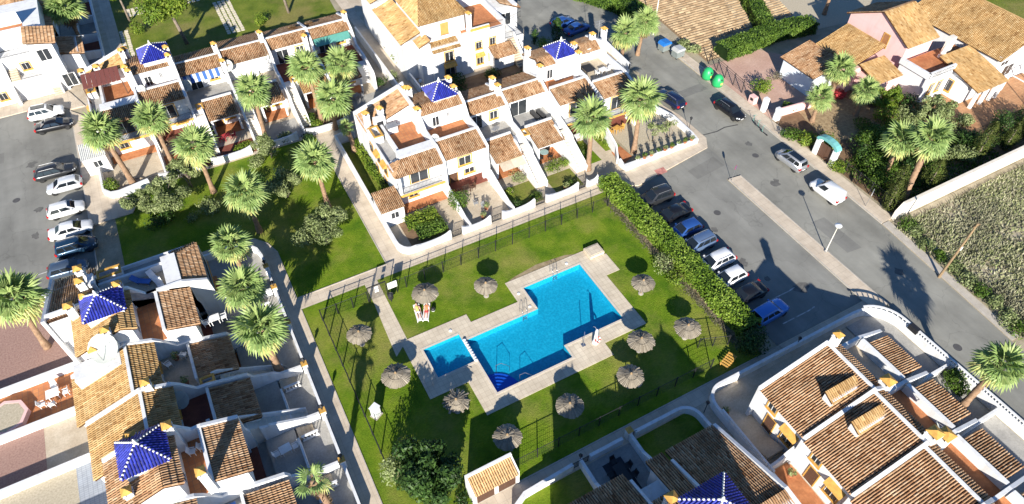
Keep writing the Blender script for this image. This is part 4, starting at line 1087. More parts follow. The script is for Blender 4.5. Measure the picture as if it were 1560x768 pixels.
# ------------------------------------------------------------------ big white block of flats at the top
h = house('large white block of flats with ochre shutter door, hipped roofs and outside staircase', 0, 0, 0, name='apartment_block', cat='building')
h.location = (15.4, 42.3, 0)
L = lambda px, py, z: tuple(W(px, py, z) - h.location)
wallbox(h, 0, 6.2, 0, 12, 0, 5.4); wallbox(h, -0.6, 6.0, 2.0, 11, 5.4, 8.4); wallbox(h, 6.2, 11.6, 0.6, 12, 0, 5.6)
slope(h, 0.0, 4.2, -0.4, 5.0, 1.4, 5.75, ROOF_Y)
floorbox(h, 0, 6.0, 1.4, 2.0, 5.8, TERRA); MB().box(0, 5.0, 1.3, 1.45, 5.4, 6.2).obj('parapet', WHITE, h)
MB().box(2.3, 3.5, 1.93, 2.02, 5.75, 7.7).obj('shutter', flat_mat('orange_shutter', (0.62, 0.28, 0.08), 0.6), h)
a, b_, c_ = (-1.0, 1.6, 8.4), (6.4, 1.6, 8.4), (2.7, 6.5, 10.2)
tile_roof(h, [a, b_, (4.8, 6.5, 10.2), (1.2, 6.5, 10.2)], ROOF_Y); tile_roof(h, [(6.4, 11.4, 8.4), (-1.0, 11.4, 8.4), (1.2, 6.5, 10.2), (4.8, 6.5, 10.2)], ROOF_Y)
tile_roof(h, [(-1.0, 11.4, 8.4), a, (1.2, 6.5, 10.2)], ROOF_Y); tile_roof(h, [b_, (6.4, 11.4, 8.4), (4.8, 6.5, 10.2)], ROOF_Y)
wallbox(h, -3.2, -0.6, 2.5, 13, 0, 6.0); slope_x(h, 2.2, 13.2, -3.6, 6.0, -0.6, 7.1, ROOF_Y); wallbox(h, -1.5, 0.0, 0.4, 2.5, 0, 6.0); slope_x(h, 0.2, 2.4, -1.7, 6.0, 0.0, 6.7, ROOF_Y)
wallbox(h, -3.2, -0.6, 13, 20, 0, 7); slope_x(h, 13.2, 20, -3.8, 7.0, 0, 8.2, ROOF_Y)
floorbox(h, 6.4, 11.4, 1.2, 8, 5.62, TERRA); MB().box(6.2, 9.2, 0.6, 0.85, 5.6, 6.5).obj('parapet', WHITE, h); MB().box(6.2, 9.2, 0.45, 0.598, 6.1, 6.45).obj('parapet_band', OCHRE, h)
wallbox(h, 11.4, 11.7, 0.6, 12, 5.6, 6.6, name='parapet'); wallbox(h, 6.4, 11.4, 8, 12, 5.6, 8.2)
wallbox(h, 11.7, 15.6, 4.2, 13, 0, 6.3); slope_x(h, 4.0, 13.2, 16.0, 5.6, 12.6, 7.2, ROOF_T)
wallbox(h, 11.7, 15.2, 1.5, 4.2, 0, 2.8); slope(h, 8.8, 12.4, -1.8, 2.3, 0.4, 3.1, ROOF_T); wallbox(h, 9.0, 12.2, -1.2, 0.6, 0, 2.3)
steps(h, 12.4, 13.5, -2.2, 0.0, 1.5, 2.8, 12); MB().prof(13.5, 13.7, [(-2.2, 0), (-2.2, 0.8), (1.5, 3.6), (4.2, 3.6), (4.2, 0)]).obj('stair_wall', WHITE, h)
railing(h, [(9.3, 0.65), (11.5, 0.65), (14.8, 1.6)], 5.65); railing(h, [(11.8, 1.6), (15.1, 1.6), (15.1, 4.0)], 2.82)
for (x, z, w, hh, g_) in ((2.5, 3.0, 1.3, 1.4, True), (2.5, 0.6, 1.5, 1.5, True)): window(h, x, 0, z, w, hh, 'F', 'ochre', g_)
for (x, z, w, hh) in ((7.4, 3.2, 0.9, 1.0), (9.6, 3.2, 0.9, 1.1), (7.5, 0.7, 1.0, 1.2), (9.4, 0.9, 0.8, 1.0)): window(h, x, 0.6, z, w, hh, 'F', 'ochre', True)
canopy(h, 2.5, 0, 2.15, 1.9); canopy(h, 7.5, 0.6, 2.0, 1.4)
window(h, 13.6, 4.2, 3.4, 1.8, 1.9, 'F', 'white'); window(h, 13.4, 1.5, 0.4, 2.2, 1.9, 'F', 'white')
chimney(h, 6.3, 1.2, 5.6, 8.6); chimney(h, 5.9, 5, 8.4, 10.6); chimney(h, 9, 9, 8, 9.6)

# ------------------------------------------------------------------ white flats at the top left
h = house('white three-storey flats with outside stairs and ochre framed windows beside left car park', -46, 65.4, 0, name='apartment_block', cat='building')
wallbox(h, 0, 15.4, 0.5, 14, 0, 3.0); wallbox(h, 0, 13.2, 2.0, 14, 3.0, 5.8); wallbox(h, 0, 15.2, 4.0, 14, 5.8, 7.6)
MB().prof(8.8, 9.2, [(-0.6, 0), (-0.6, 1.0), (0.6, 3.0), (2.0, 5.8), (4.0, 7.9), (4.0, 0)]).obj('stair_wall', WHITE, h)
steps(h, 13.3, 14.4, -0.3, 0.0, 2.8, 3.0, 14); MB().prof(14.4, 14.6, [(-0.3, 0), (-0.3, 0.9), (2.8, 3.9), (4.0, 3.9), (4.0, 0)]).obj('stair_wall', WHITE, h)
steps(h, 9.3, 10.4, 0.6, 2.9, 4.0, 5.8, 14)
railing(h, [(9.3, 2.05), (13.1, 2.05)], 5.8); railing(h, [(10.5, 0.6), (15.3, 0.6)], 3.0)
floorbox(h, 0.2, 13.0, 4.2, 7.0, 7.62, TERRA, 'roof_terrace'); wallbox(h, 0, 13.4, 4.0, 4.2, 7.6, 8.5, name='parapet'); wallbox(h, 0, 13.0, 7.0, 7.3, 7.6, 9.4, name='parapet')
wallbox(h, 13.4, 16.2, -0.8, 3.0, 5.6, 8.0, name='tower'); wallbox(h, 13.4, 16.2, -0.8, 3.0, 3.0, 5.6, name='tower'); window(h, 14.8, -0.8, 5.6, 1.5, 1.6, 'F', 'white')
slope_x(h, -1.3, 3.6, 16.7, 7.85, 13.2, 8.7, ROOF_T)
wallbox(h, 15.4, 18.4, 1.5, 6.0, 0, 4.6); slope_x(h, 1.2, 6.2, 19.0, 4.3, 15.6, 5.2, ROOF_T)
window(h, 15.9, 0.5, 0.5, 1.6, 1.9, 'F', 'white')
for (x, y, z) in ((2.6, 0.5, 0.9), (5.2, 0.5, 0.9), (7.4, 0.5, 0.9), (3.2, 2.0, 3.8), (6.0, 2.0, 3.8), (11.6, 2.0, 3.6)):
    window(h, x, y, z, 1.0, 1.0, 'F', 'ochre', True)
canopy(h, 5.2, 0.5, 2.05, 1.4)
for y in (8.5, 11): MB().tube([(1, y, 9.4), (6, y, 9.4), (9, y + 2, 9.4)], 0.02, 4).obj('washing_line', GREYM, h)

# ------------------------------------------------------------------ villa with pink gable
h = house('rambling villa with pink gable, tiled roofs and red roof terrace behind the garden', 0, 0, 0, name='villa', cat='house')
h.location = (59, 2, 0)
def lp(u, v, z=0): return (u - 59, v - 2, z)
def vbox(u0, u1, v0, v1, z0, z1, mat=WHITE, name='wall'): return wallbox(h, u0 - 59, u1 - 59, v0 - 2, v1 - 2, z0, z1, mat, name)
PALEB = make_plaster('pale_blue_plaster', (0.70, 0.77, 0.82), (0.55, 0.60, 0.64))
vbox(59.6, 64.0, 14.6, 20.2, 0, 3.05, PALEB)
tile_roof(h, [lp(59.2, 20.6, 3.1), lp(59.2, 14.2, 3.1), lp(64.2, 14.2, 4.3), lp(64.2, 20.6, 4.3)], ROOF_T)
MB().profy(14.6 - 2, 20.2 - 2, [(0.6, 3.04), (5.0, 3.04), (5.0, 4.15), (0.6, 3.08)]).obj('wall', PALEB, h)
vbox(64.6, 70.4, 12.8, 20, 0, 3.6, PINK)
tile_roof(h, [lp(64.2, 19.9, 3.7), lp(64.2, 13.0, 3.7), lp(70.4, 13.0, 5.6), lp(70.4, 19.9, 5.6)], ROOF_Y)
vbox(66.2, 71.2, 9.6, 12.8, 0, 3.0, PINK); tile_roof(h, [lp(66.0, 9.3, 3.0), lp(70.8, 9.3, 3.0), lp(70.8, 13.0, 4.0), lp(66.0, 13.0, 4.0)], ROOF_Y)
# pink gable house
vbox(72.2, 77.6, 11.2, 21.2, 0, 6.0, PINK)
MB().prof(72.2 - 59, 77.6 - 59, [(9.2, 5.99), (19.2, 5.99), (14.2, 8.5)]).obj('gable', PINK, h)
tile_roof(h, [lp(71.8, 10.8, 5.95), lp(78.0, 10.8, 5.95), lp(78.0, 16.2, 8.7), lp(71.8, 16.2, 8.7)], ROOF_Y)
tile_roof(h, [lp(78.0, 21.6, 5.95), lp(71.8, 21.6, 5.95), lp(71.8, 16.2, 8.7), lp(78.0, 16.2, 8.7)], ROOF_T)
door(h, 72.2 - 59, 14.6 - 2, 4.0, 0.9, 2.0, 'L', flat_mat('brown_door', (0.36, 0.17, 0.07), 0.5))
# terrace block and porch wing
vbox(71.6, 82.0, 6.4, 10.8, 0, 3.9); floorbox(h, 71.8 - 59, 81.8 - 59, 6.6 - 2, 10.7 - 2, 3.95, TERRA)
vbox(71.4, 76.6, 6.1, 6.4, 3.9, 4.7, name='parapet'); vbox(71.2, 71.6, 6.1, 10.8, 3.9, 4.7, name='parapet')
railing(h, [(72.0 - 59, 6.05 - 2), (76.0 - 59, 6.05 - 2)], 3.95, 0.7)
window(h, 73.0 - 59, 6.1 - 2, 1.2, 0.8, 1.5, 'F', 'ochre'); window(h, 74.6 - 59, 6.1 - 2, 1.2, 0.8, 1.5, 'F', 'ochre')
vbox(71.3, 76.4, 6.1, 6.4, 0, 3.9)
vbox(76.6, 82.6, 3.4, 9.2, 0, 3.0); vbox(76.6, 82.0, 6.4, 9.2, 3.0, 3.8)
tile_roof(h, [lp(76.2, 1.6, 2.9), lp(82.4, 1.6, 2.9), lp(82.4, 8.6, 4.6), lp(76.2, 8.6, 4.6)], ROOF_Y)
MB().prof(76.8 - 59, 82.2 - 59, [(1.4, 2.9), (6.5, 2.9), (6.5, 4.35), (1.4, 3.1)]).obj('wall', WHITE, h)
for u in (76.8, 78.8, 80.6, 81.9): vbox(u, u + 0.4, 1.8, 2.2, 0, 2.85, name='pillar')
window(h, 76.6 - 59, 6.0 - 2, 0.8, 1.2, 1.6, 'L', 'ochre', True)
MB().box(78.4 - 59, 79.4 - 59, 9.2 - 2, 9.9 - 2, 3.9, 6.4).obj('stone_chimney', CREAM, h)
# big right wing
vbox(82.6, 94, 4.0, 19, 0, 4.6); vbox(82.6, 94, 4.0, 4.4, 4.6, 5.0)
MB().profy(4.2 - 2, 19 - 2, [(23.6, 4.5), (35, 4.5), (29.6, 7.4)]).obj('gable', WHITE, h)
tile_roof(h, [lp(82.2, 19.2, 4.7), lp(82.2, 3.6, 4.7), lp(88.6, 3.6, 7.6), lp(88.6, 19.2, 7.6)], ROOF_Y)
tile_roof(h, [lp(95, 3.6, 4.7), lp(95, 19.2, 4.7), lp(88.6, 19.2, 7.6), lp(88.6, 3.6, 7.6)], ROOF_Y)
window(h, 86 - 59, 4.0 - 2, 1.2, 2.2, 1.8, 'F', 'white'); window(h, 84.2 - 59, 4.0 - 2, 3.4, 1.6, 0.7, 'F', 'white')
# pale sculpture on the red terrace
sc = thing('patio_statue', 'pale stone statue standing on the red roof terrace of the villa', 'statue', (77.4, 9.0, 3.96))
MB().lathe([(0.5, 0), (0.45, 0.25), (0.25, 0.35)], 10).obj('plinth', CREAM, sc); MB().lathe([(0.28, 0.35), (0.4, 0.7), (0.25, 1.1), (0.3, 1.4), (0.12, 1.7), (0.17, 1.95), (0.02, 2.1)], 10).obj('figure', CREAM, sc, True)
# patio frame
pf = thing('pergola', 'white metal pergola frame over dark seating on the villa terrace', 'pergola', (84.5, -1.0, 0))
for (x, y) in ((0, 0), (5.5, 0), (0, 3.6), (5.5, 3.6)): MB().box(x, x + 0.12, y, y + 0.12, 0, 2.5).obj('post', FRAMEW, pf)
for (x0, x1, y0, y1) in ((0, 5.62, 0, 0.12), (0, 5.62, 3.6, 3.72), (0, 0.12, 0.12, 3.6), (5.5, 5.62, 0.12, 3.6), (1.9, 2.02, 0.12, 3.6), (3.7, 3.82, 0.12, 3.6)): MB().box(x0, x1, y0, y1, 2.5, 2.62).obj('beam', FRAMEW, pf)

# walled yards beside the top path
for k, (v0, v1, nm) in enumerate(((66.5, 72.8, 'lowest'), (72.8, 78.0, 'second'), (78.0, 84.4, 'third'), (84.4, 92, 'furthest'))):
    ground('front_yard', rect(-30.5, -25.6, v0, v1), 0.004, TERRD if k % 2 else GREYF)
    w_ = MB().strip([(-30.5, v1), (-27.8, v1), (-25.4, v1)], [2.0, 1.4, 1.1], 0.24, -0.02).obj('yard_wall', WHITE); tag(w_, 'white wall across the %s shaded yard by the top path' % nm, 'wall', 'white garden walls')
    w_ = MB().strip([(-25.4, v0 + 0.15), (-25.4, v1 - 0.15)], [1.0, 1.0], 0.24, -0.02).obj('yard_wall', WHITE); tag(w_, 'white top path wall of the %s shaded yard' % nm, 'wall', 'white garden walls')
    balustrade(w_, [(-27.9, v0 + 0.4), (-27.9, v1 - 0.4)], 0.9, 0.7)
    MB().box(-30.5, -27.8, v0 + 0.13, v1 - 0.13, -0.02, 0.9).obj('raised_floor', GREYF, w_)
h = house('white house behind the shaded yards of the top path', -36, 74, 0)
wallbox(h, 0, 5.4, 0, 20, 0, 5.6); slope_x(h, -0.3, 20, 5.9, 5.4, 1.6, 6.9, ROOF_T); slope_x(h, -0.3, 20, -0.4, 6.0, 1.6, 6.9, ROOF_T); window(h, 5.4, 4, 3.2, 1.2, 1.2, 'R'); window(h, 5.4, 9, 3.2, 1.2, 1.2, 'R')
# ------------------------------------------------------------------ garden walls, gates, fences, yards
def gwall(label, pts, hs, w=0.26, name='garden_wall', caps=(), z0=-0.02):
    t = MB().strip(pts, hs, w, z0).obj(name, WHITE)
    tag(t, label, 'wall', 'white garden walls')
    for (u, v, h) in caps:                                   # ochre pier caps
        MB().box(u - 0.24, u + 0.24, v - 0.24, v + 0.24, 0, h).obj('pier', WHITE, t)
        MB().box(u - 0.28, u + 0.28, v - 0.28, v + 0.28, h + 0.002, h + 0.1).obj('pier_cap', OCHRE, t)
    return t


def gate(label, u, v, rz=0.0, w=1.0, hh=1.0):
    t = thing('iron_gate', label, 'gate', (u, v, 0.02), rz, 'black iron garden gates')
    MB().box(-w / 2, -w / 2 + 0.05, -0.02, 0.02, 0, hh).box(w / 2 - 0.05, w / 2, -0.02, 0.02, 0, hh).box(-w / 2 + 0.05, w / 2 - 0.05, -0.02, 0.02, 0.05, 0.1).box(-w / 2 + 0.05, w / 2 - 0.05, -0.02, 0.02, hh - 0.05, hh).obj('frame', IRON, t)
    for i in range(7):
        x = -w / 2 + w * (i + 1) / 8; MB().box(x - 0.015, x + 0.015, -0.012, 0.012, 0.1, hh - 0.05).obj('bar', IRON, t)
    sc = MB()
    for sx in (-1, 1):
        sc.tube([(sx * 0.2 + 0.13 * math.cos(a * 0.7), 0.02, 0.5 + 0.2 * math.sin(a * 0.7)) for a in range(10)], 0.014, 4)
    sc.obj('scroll', IRON, t)


def swoop(u0, u1, v, hl, hm, n=8):
    """front wall whose top sags between its ends"""
    pts = []; hs = []
    for i in range(n + 1):
        f = i / n; pts.append((u0 + (u1 - u0) * f, v)); hs.append(hm + (hl - hm) * abs(2 * f - 1) ** 3)
    return pts, hs


fr = [(-0.2, 4.6, 'corner house by the side path'), (6.0, 9.6, 'blue pyramid house behind the pool fence'), (11.1, 15.4, 'cream awning flats behind the pool fence'), (16.9, 21.4, 'glass table flats behind the pool fence'), (22.6, 24.2, 'palm garden beside the hedge end')]
for i, (a, b, nm) in enumerate(fr):
    p, hs = swoop(a, b, 13.5, 1.25, 0.75)
    if i == 0: p = [(-1.35, 22.0), (-1.35, 16.0)] + arc(0.15, 15.0, 1.5, 180, 255, 5) + p[1:]; hs = [1.1, 1.1] + [1.1 - 0.04 * k for k in range(6)] + hs[1:]
    gwall('low white garden wall with sagging top of the ' + nm, p, hs)
    if i < 4: gate('black scrollwork gate in the white wall of the ' + nm, (b + fr[i + 1][0]) / 2, 13.5, 0, min(1.2, fr[i + 1][0] - b - 0.3))
gwall('long white wall beside the side path left of the corner house', [(-1.35, 22.05), (-1.35, 35.8), (1.2, 36.2)], [1.1, 1.5, 1.5])
for k, (u, nm) in enumerate(((7.1, 'corner house and blue pyramid house'), (12.7, 'blue pyramid house and cream awning flats'))):
    gwall('white garden divider between the ' + nm, [(u, 13.65), (u, 15), (u, 17), (u, 19.6)], [1.0, 1.0, 1.5, 2.2], 0.2)
gwall('white raised wall with flower pots around the gravel corner yard by the road', [(28.4, 15.0), (28.4, 13.75), (34, 13.75), (39.6, 13.75), (39.75, 15), (39.75, 19), (38.6, 22.6)], [1.0, 0.8, 0.8, 0.8, 0.8, 0.9, 1.0], 0.3)
gwall('white wall between the garden palm and the gravel corner yard', [(29.5, 19.8), (29.2, 17), (28.3, 15.3)], [2.2, 1.4, 1.0], 0.22)
# planted squares of the row gardens
ground('garden_bed', rect(0.2, 5.0, 14.2, 18.9), 0.004, SOIL); ground('garden_lawn', rect(13.2, 17.0, 14.0, 17.8), 0.004, LAWN2); ground('garden_lawn', rect(18.9, 22.6, 14.0, 17.4), 0.004, LAWN2)
ground('garden_lawn', rect(24.6, 27.0, 16.8, 21.4), 0.004, LAWN); ground('side_garden', rect(-1.2, 0.9, 22.0, 35.6), 0.004, LAWN2); ground('gravel_yard', rect(31.0, 39.6, 14.0, 22.5), 0.006, BEIGEG)
ground('orange_yard', [(28.6, 14.6), (30.8, 15.6), (30.6, 18.0), (28.9, 17.4)], 0.01, TERRA); ground('grass_square', rect(28.4, 30.6, 18.0, 21.2), 0.01, LAWN)
# upper row
gwall('white curved wall with balustrade in front of the pergola corner house', [(-28.9, 44.0), (-28.9, 39.8), (-28.2, 38.8), (-27.2, 38.6), (-23.9, 39.2)], [1.1, 1.0, 1.0, 1.0, 1.0])
up = [(-22.6, -17.2, 'blue pyramid house of the upper row'), (-16.4, -11.4, 'striped awning flats'), (-10.2, -5.4, 'pale shutter flats'), (-4.2, 1.2, 'dark red terrace flats by the palms')]
for i, (a, b, nm) in enumerate(up):
    p, hs = swoop(a, b, 39.3, 1.2, 0.85); gwall('low white front wall of the ' + nm, p, hs)
gate('black scrollwork gate between pergola corner house and its palm neighbour', -23.25, 39.3); gate('black iron gate by the striped awning flats', -16.8, 39.3, 0, 0.7)
for (u, nm) in ((-21.8, 'pergola corner house and blue pyramid house'), (-16.4, 'blue pyramid house and striped awning flats'), (-10.6, 'striped awning flats and pale shutter flats'), (-4.4, 'pale shutter flats and dark red terrace flats'), (1.5, 'dark red terrace flats and green awning house')):
    gwall('white sloping garden divider between the ' + nm, [(u, 39.5), (u, 41), (u, 44.5)], [1.0, 1.1, 2.4], 0.22)
gwall('tall white wall along the narrow alley by the green awning house', [(9.9, 39.5), (9.9, 60)], [1.6, 1.6]); gwall('white wall on the flats side of the narrow alley', [(12.6, 40), (12.6, 58)], [1.2, 1.2])
gwall('white front wall of the green awning house garden', [(2.2, 39.4), (9.6, 39.4)], [1.0, 1.0])
for (u0, u1, v0, v1, mt) in ((-27, -22, 39.4, 44.8, SANDF), (-21.6, -16.6, 39.5, 44, TERRA), (-16.2, -10.8, 39.5, 42.5, TERRD), (-10.4, -4.6, 39.5, 44, GREYF), (-4.2, 1.3, 39.5, 44, SOIL), (1.7, 9.5, 39.6, 44.5, GREYF)):
    ground('front_yard', rect(u0, u1, v0, v1), 0.006, mt)
# row by the lawn path: walled yards on two levels
ys = [(-12.2, -6.6, 'blue towel flats'), (-6.6, -1.3, 'large blue pyramid house'), (-1.3, 4.3, 'dark red terrace flats below the palms'), (4.3, 9.8, 'huge dish flats'), (9.8, 15.0, 'red tiled terrace house')]
for (v0, v1, nm) in ys:
    gwall('white path-side wall of the %s yard' % nm, [(-14.95, v0 + 0.2), (-14.95, v1 - 0.3)], [0.9, 0.9], 0.24, caps=((-14.95, v1 - 0.1, 1.25),))
    gwall('white stepped yard divider on the far side of the %s' % nm, [(-15.3, v1), (-17.2, v1), (-17.8, v1), (-20.2, v1)], [1.0, 1.2, 1.7, 2.6], 0.26)
    yd = MB().box(-20.3, -17.75, v0 + 0.15, v1 - 0.15, -0.02, 0.5).obj('raised_yard', GREYF, kind='structure')
    w_ = gwall('white balustrade wall between upper and lower yard of the %s' % nm, [(-17.65, v0 + 0.2), (-17.65, v1 - 1.5)], [0.95, 0.95], 0.18)
    balustrade(w_, [(-17.4, v1 - 1.45), (-15.9, v1 - 1.45)], 0.02, 0.8)
    for k in range(4): MB().box(-17.6 + k * 0.35, -17.25 + k * 0.35, v1 - 1.3, v1 - 0.2, 0, 0.5 - k * 0.12).obj('step', SANDF, w_)
gwall('curving white wall where the path bends round the palm corner', [(-14.95, 15.3), (-14.95, 20.4), (-15.2, 21.6), (-16.0, 22.7), (-17.2, 23.2), (-30, 23.2)], [0.9] * 6, 0.24, caps=((-14.95, 18.2, 1.2),))
# rear yards of that row
ry = [(15.0, 25.4, PINKG), (9.8, 15.0, TERRT), (4.3, 9.8, PINKG), (-1.3, 4.3, BEIGEG), (-6.6, -1.3, PINKG)]
for (v0, v1, mt) in ry: ground('rear_yard', rect(-70, -33.2, v0, v1), 0.004, mt)
ground('concrete_yard', rect(-37.6, -33.0, 4.4, 9.7), 0.01, SANDF); ground('blue_paving', rect(-35.4, -32.6, -1.2, 4.2), 0.012, BLUEPAVE)
for v, nm in ((25.4, 'car park and pink gravel yard'), (15.0, 'pink gravel yard and terracotta yard'), (9.8, 'terracotta yard and concrete yard'), (4.3, 'concrete yard and beige gravel yard'), (-1.3, 'beige gravel yard and the next rear yard')):
    gwall('tall white rear wall between %s' % nm, [(-70, v), (-33.4, v)], [0.95, 0.95], 0.3)
pl = thing('octagonal_planter', 'pink octagonal planter with sandy top on the terracotta rear yard', 'planter', (-40.4, 12.0, 0))
MB().lathe([(1.9, 0), (1.9, 0.55), (1.6, 0.55), (1.6, 0.5), (0.05, 0.5)], 8).obj('rim', PINK, pl); MB().lathe([(1.59, 0.45), (1.59, 0.52), (0.05, 0.53)], 8).obj('sand_top', BEIGEG, pl)
# bottom right yards
c1 = arc(18.3, -17.8, 1.75, 180, 90, 7)
w_ = gwall('white curved balustrade wall round the sand yard beside the long tiled roofs', [(16.55, -26), (16.55, -17.9)] + c1[1:] + [(35.5, -16.05)] + arc(35.6, -19.3, 3.25, 90, 0, 8)[1:] + [(38.85, -40)], [1.0] * (2 + 7 + 1 + 8 + 1), 0.28)
bal = balustrade(w_, [(16.55, -25), (16.55, -18.4)], 1.0, 0.4); balustrade(w_, arc(35.6, -19.3, 3.25, 75, 0, 8) + [(38.85, -40)], 1.0, 0.55)
MB().box(38.6, 39.1, -20.9, -19.9, 1.01, 1.6).obj('letter_panel', IRON, w_)
ground('sand_yard', rect(16.8, 19.2, -40, -16.3), 0.006, SANDF); ground('front_yard', rect(34.2, 38.6, -40, -16.4), 0.006, GREYF); ground('front_yard', rect(27, 34.3, -19.2, -16.3), 0.006, SANDF)
wl = gwall('white wall between the front yards beside the curved balustrade', [(34.3, -24.7), (38.6, -24.7)], [1.2, 1.0]); 
gwall('white yard wall below the road palm', [(34.3, -30.0), (38.6, -30.0)], [1.2, 1.0])
ground('terracotta_landing', rect(16.9, 19.0, -31, -24.6), 0.012, TERRA)
ss = thing('garden_stair', 'pale stone steps climbing to the arched wall beside the long tiled roofs', 'stairs', (18.8, -22.4, 0))
for k in range(5): MB().box(-1.6 + 0.0, 0.3, -k * 0.32, -k * 0.32 + 0.32, 0, 0.16 * (k + 1)).obj('step', SANDF, ss)
gwall('white arched wall between stone steps and terracotta landing', [(16.8, -24.4), (17.6, -24.4), (18.4, -24.4), (19.0, -24.4)], [1.0, 1.2, 2.0, 2.4], 0.24)
# bottom row yards
w_ = gwall('white rounded wall round the dark grass yard beside the grey yard', [(8.6, -16.3), (13.2, -16.3)] + arc(13.3, -17.8, 1.5, 90, 0, 6)[1:] + [(14.8, -19.8)], [1.0, 0.9] + [0.9] * 6 + [1.1], 0.3)
ground('yard_grass', rect(8.3, 14.7, -19.9, -16.4), 0.004, LAWN)
gwall('white wall of the grey yard with the dining set', [(3.9, -16.3), (7.3, -16.3)], [0.95, 0.95], 0.3); ground('grey_yard', rect(3.1, 8.1, -21.2, -16.4), 0.006, GREYF)
gwall('white divider between the grey yard and the rounded grass yard', [(8.1, -16.2), (8.1, -18.2), (8.0, -20.5)], [1.0, 1.0, 2.4], 0.3, caps=((8.1, -16.1, 1.3),))
gwall('white divider between the grey yard and the dark grass strip', [(3.0, -16.2), (3.0, -18.6), (2.9, -20.5)], [1.0, 1.0, 2.4], 0.3)
gwall('white wall bending round the dark grass strip by the pump house', [(2.2, -16.3), (-2.6, -16.5), (-4.0, -17.2), (-4.4, -19)], [1.0, 0.9, 0.9, 0.9], 0.3); ground('yard_grass', rect(-4.2, 2.9, -20, -16.5), 0.004, LAWN)
gate('black scrollwork gate of the grey yard', 3.4, -16.3, 0, 0.8); gate('black scrollwork gate of the rounded grass yard', 8.45, -16.3, 0, 0.7); gate('black scrollwork gate of the dark grass strip', 2.55, -16.3, 0, 0.8)
# villa boundary
o = MB().strip([(50.6, -8.1), (51.6, -8.0), (120, -8.1)], [1.2, 2.1, 2.2], 0.4, -0.02).obj('boundary_wall', CREAM); tag(o, 'long cream wall between the villa garden and the scrubland', 'wall')
o = MB().strip([(52.2, 13.1), (58.5, 12.4)], [1.3, 1.3], 0.22, -0.02).obj('garden_wall', PINK); tag(o, 'low pink wall below the villa driveway', 'wall')
for (u, v, nm) in ((51.9, 14.9, 'tall'), (52.0, 12.6, 'short')):
    o = MB().box(u - 0.3, u + 0.3, v - 0.3, v + 0.3, 0, 2.1 if nm == 'tall' else 1.9).obj('gate_post', WHITE); tag(o, '%s white gate post at the pink driveway' % nm, 'gate post')
o = MB().box(51.6, 52.3, 16.6, 17.6, 0, 1.1).obj('meter_box', PINK); tag(o, 'pink masonry meter box by the driveway fence', 'meter box'); MB().box(51.56, 51.598, 16.8, 17.3, 0.5, 0.9).obj('meter_door', IRON, o)
# garden gate arch
ga = thing('gate_arch', 'white arched garden gate with turquoise tiled top and dark wooden doors', 'gate', (51.5, 3.6, 0), math.radians(90))
for sx in (-1.35, 1.35): MB().box(sx - 0.3, sx + 0.3, -0.3, 0.3, 0, 2.5).obj('post', WHITE, ga)
am = MB()
TURQ = flat_mat('turquoise_tiles', (0.16, 0.42, 0.40), 0.4)
for i in range(8):
    a0, a1 = math.pi * i / 8, math.pi * (i + 1) / 8
    q = [(-1.7 * math.cos(a), 2.45 + 0.75 * math.sin(a)) for a in (a0, a1)] + [(-1.35 * math.cos(a), 2.3 + 0.5 * math.sin(a)) for a in (a1, a0)]
    am.profy(-0.4, 0.4, q)
am.obj('arch', TURQ, ga)
for sx in (-0.52, 0.52):
    d = MB().box(sx - 0.5, sx + 0.5, -0.06, 0.02, 0.05, 2.1).obj('door', WOODD, ga)
    for z in (0.4, 1.0, 1.6): MB().box(sx - 0.45, sx + 0.45, -0.09, -0.062, z, z + 0.12).obj('panel', OCHRE, d)

# ------------------------------------------------------------------ pool fence
def mesh_panel(w, hh):
    m_ = MB()
    for k in range(1, 10): m_.tube([(w * k / 10, 0, 0.06), (w * k / 10, 0, hh)], 0.008, 3, cap=False)
    for k in range(7): m_.tube([(0, 0, 0.08 + (hh - 0.1) * k / 6), (w, 0, 0.08 + (hh - 0.1) * k / 6)], 0.008, 3, cap=False)
    return m_.mesh('mesh_panel', IRON)
def fence(label, a, b, n, hh=1.6, r=0.06, lean=True):
    a = Vector((*a, 0)); b = Vector((*b, 0)); d = b - a
    t = thing('mesh_fence', label, 'fence', a, math.atan2(d.y, d.x))
    w = d.length / n
    pm = MB().tube([(0, 0, -0.02), (0, 0, hh + 0.1)], r, 6).mesh('post', IRON); pn = mesh_panel(w, hh)
    rl = MB().tube([(0, 0, 0), (w, 0, 0)], 0.03, 5).mesh('top_rail', IRON)
    for i in range(n + 1): link('post', pm, t, loc=(i * w, 0, 0))
    for i in range(n):
        link('mesh_panel', pn, t, loc=(i * w, 0, 0)); link('top_rail', rl, t, loc=(i * w, 0, hh)); 
    return t
fence('black mesh fence left of the pool entrance gate', (-11.75, 9.35), (-6.8, 9.3), 3)
fence('long black mesh fence between the pool lawn and the row houses', (-4.7, 9.3), (23.0, 9.45), 13)
fence('black mesh fence between the pool lawn and the left path', (-11.75, -9.2), (-11.75, 9.2), 9)
fence('black mesh fence along the bottom path by the shaded lawn', (-2.0, -13.9), (19.2, -13.95), 10, 1.5)
fence('short grey mesh fence beside the lower end of the hedge', (19.6, -11.5), (22.4, -12.6), 2, 1.5)
fence('tall bent mesh fence along the pink driveway', (52.0, 17.6), (52.9, 27.6), 5, 1.9)
fence('green mesh fence along the villa shrubs by the pavement', (51.6, -7.6), (51.7, 2.2), 5, 1.7)
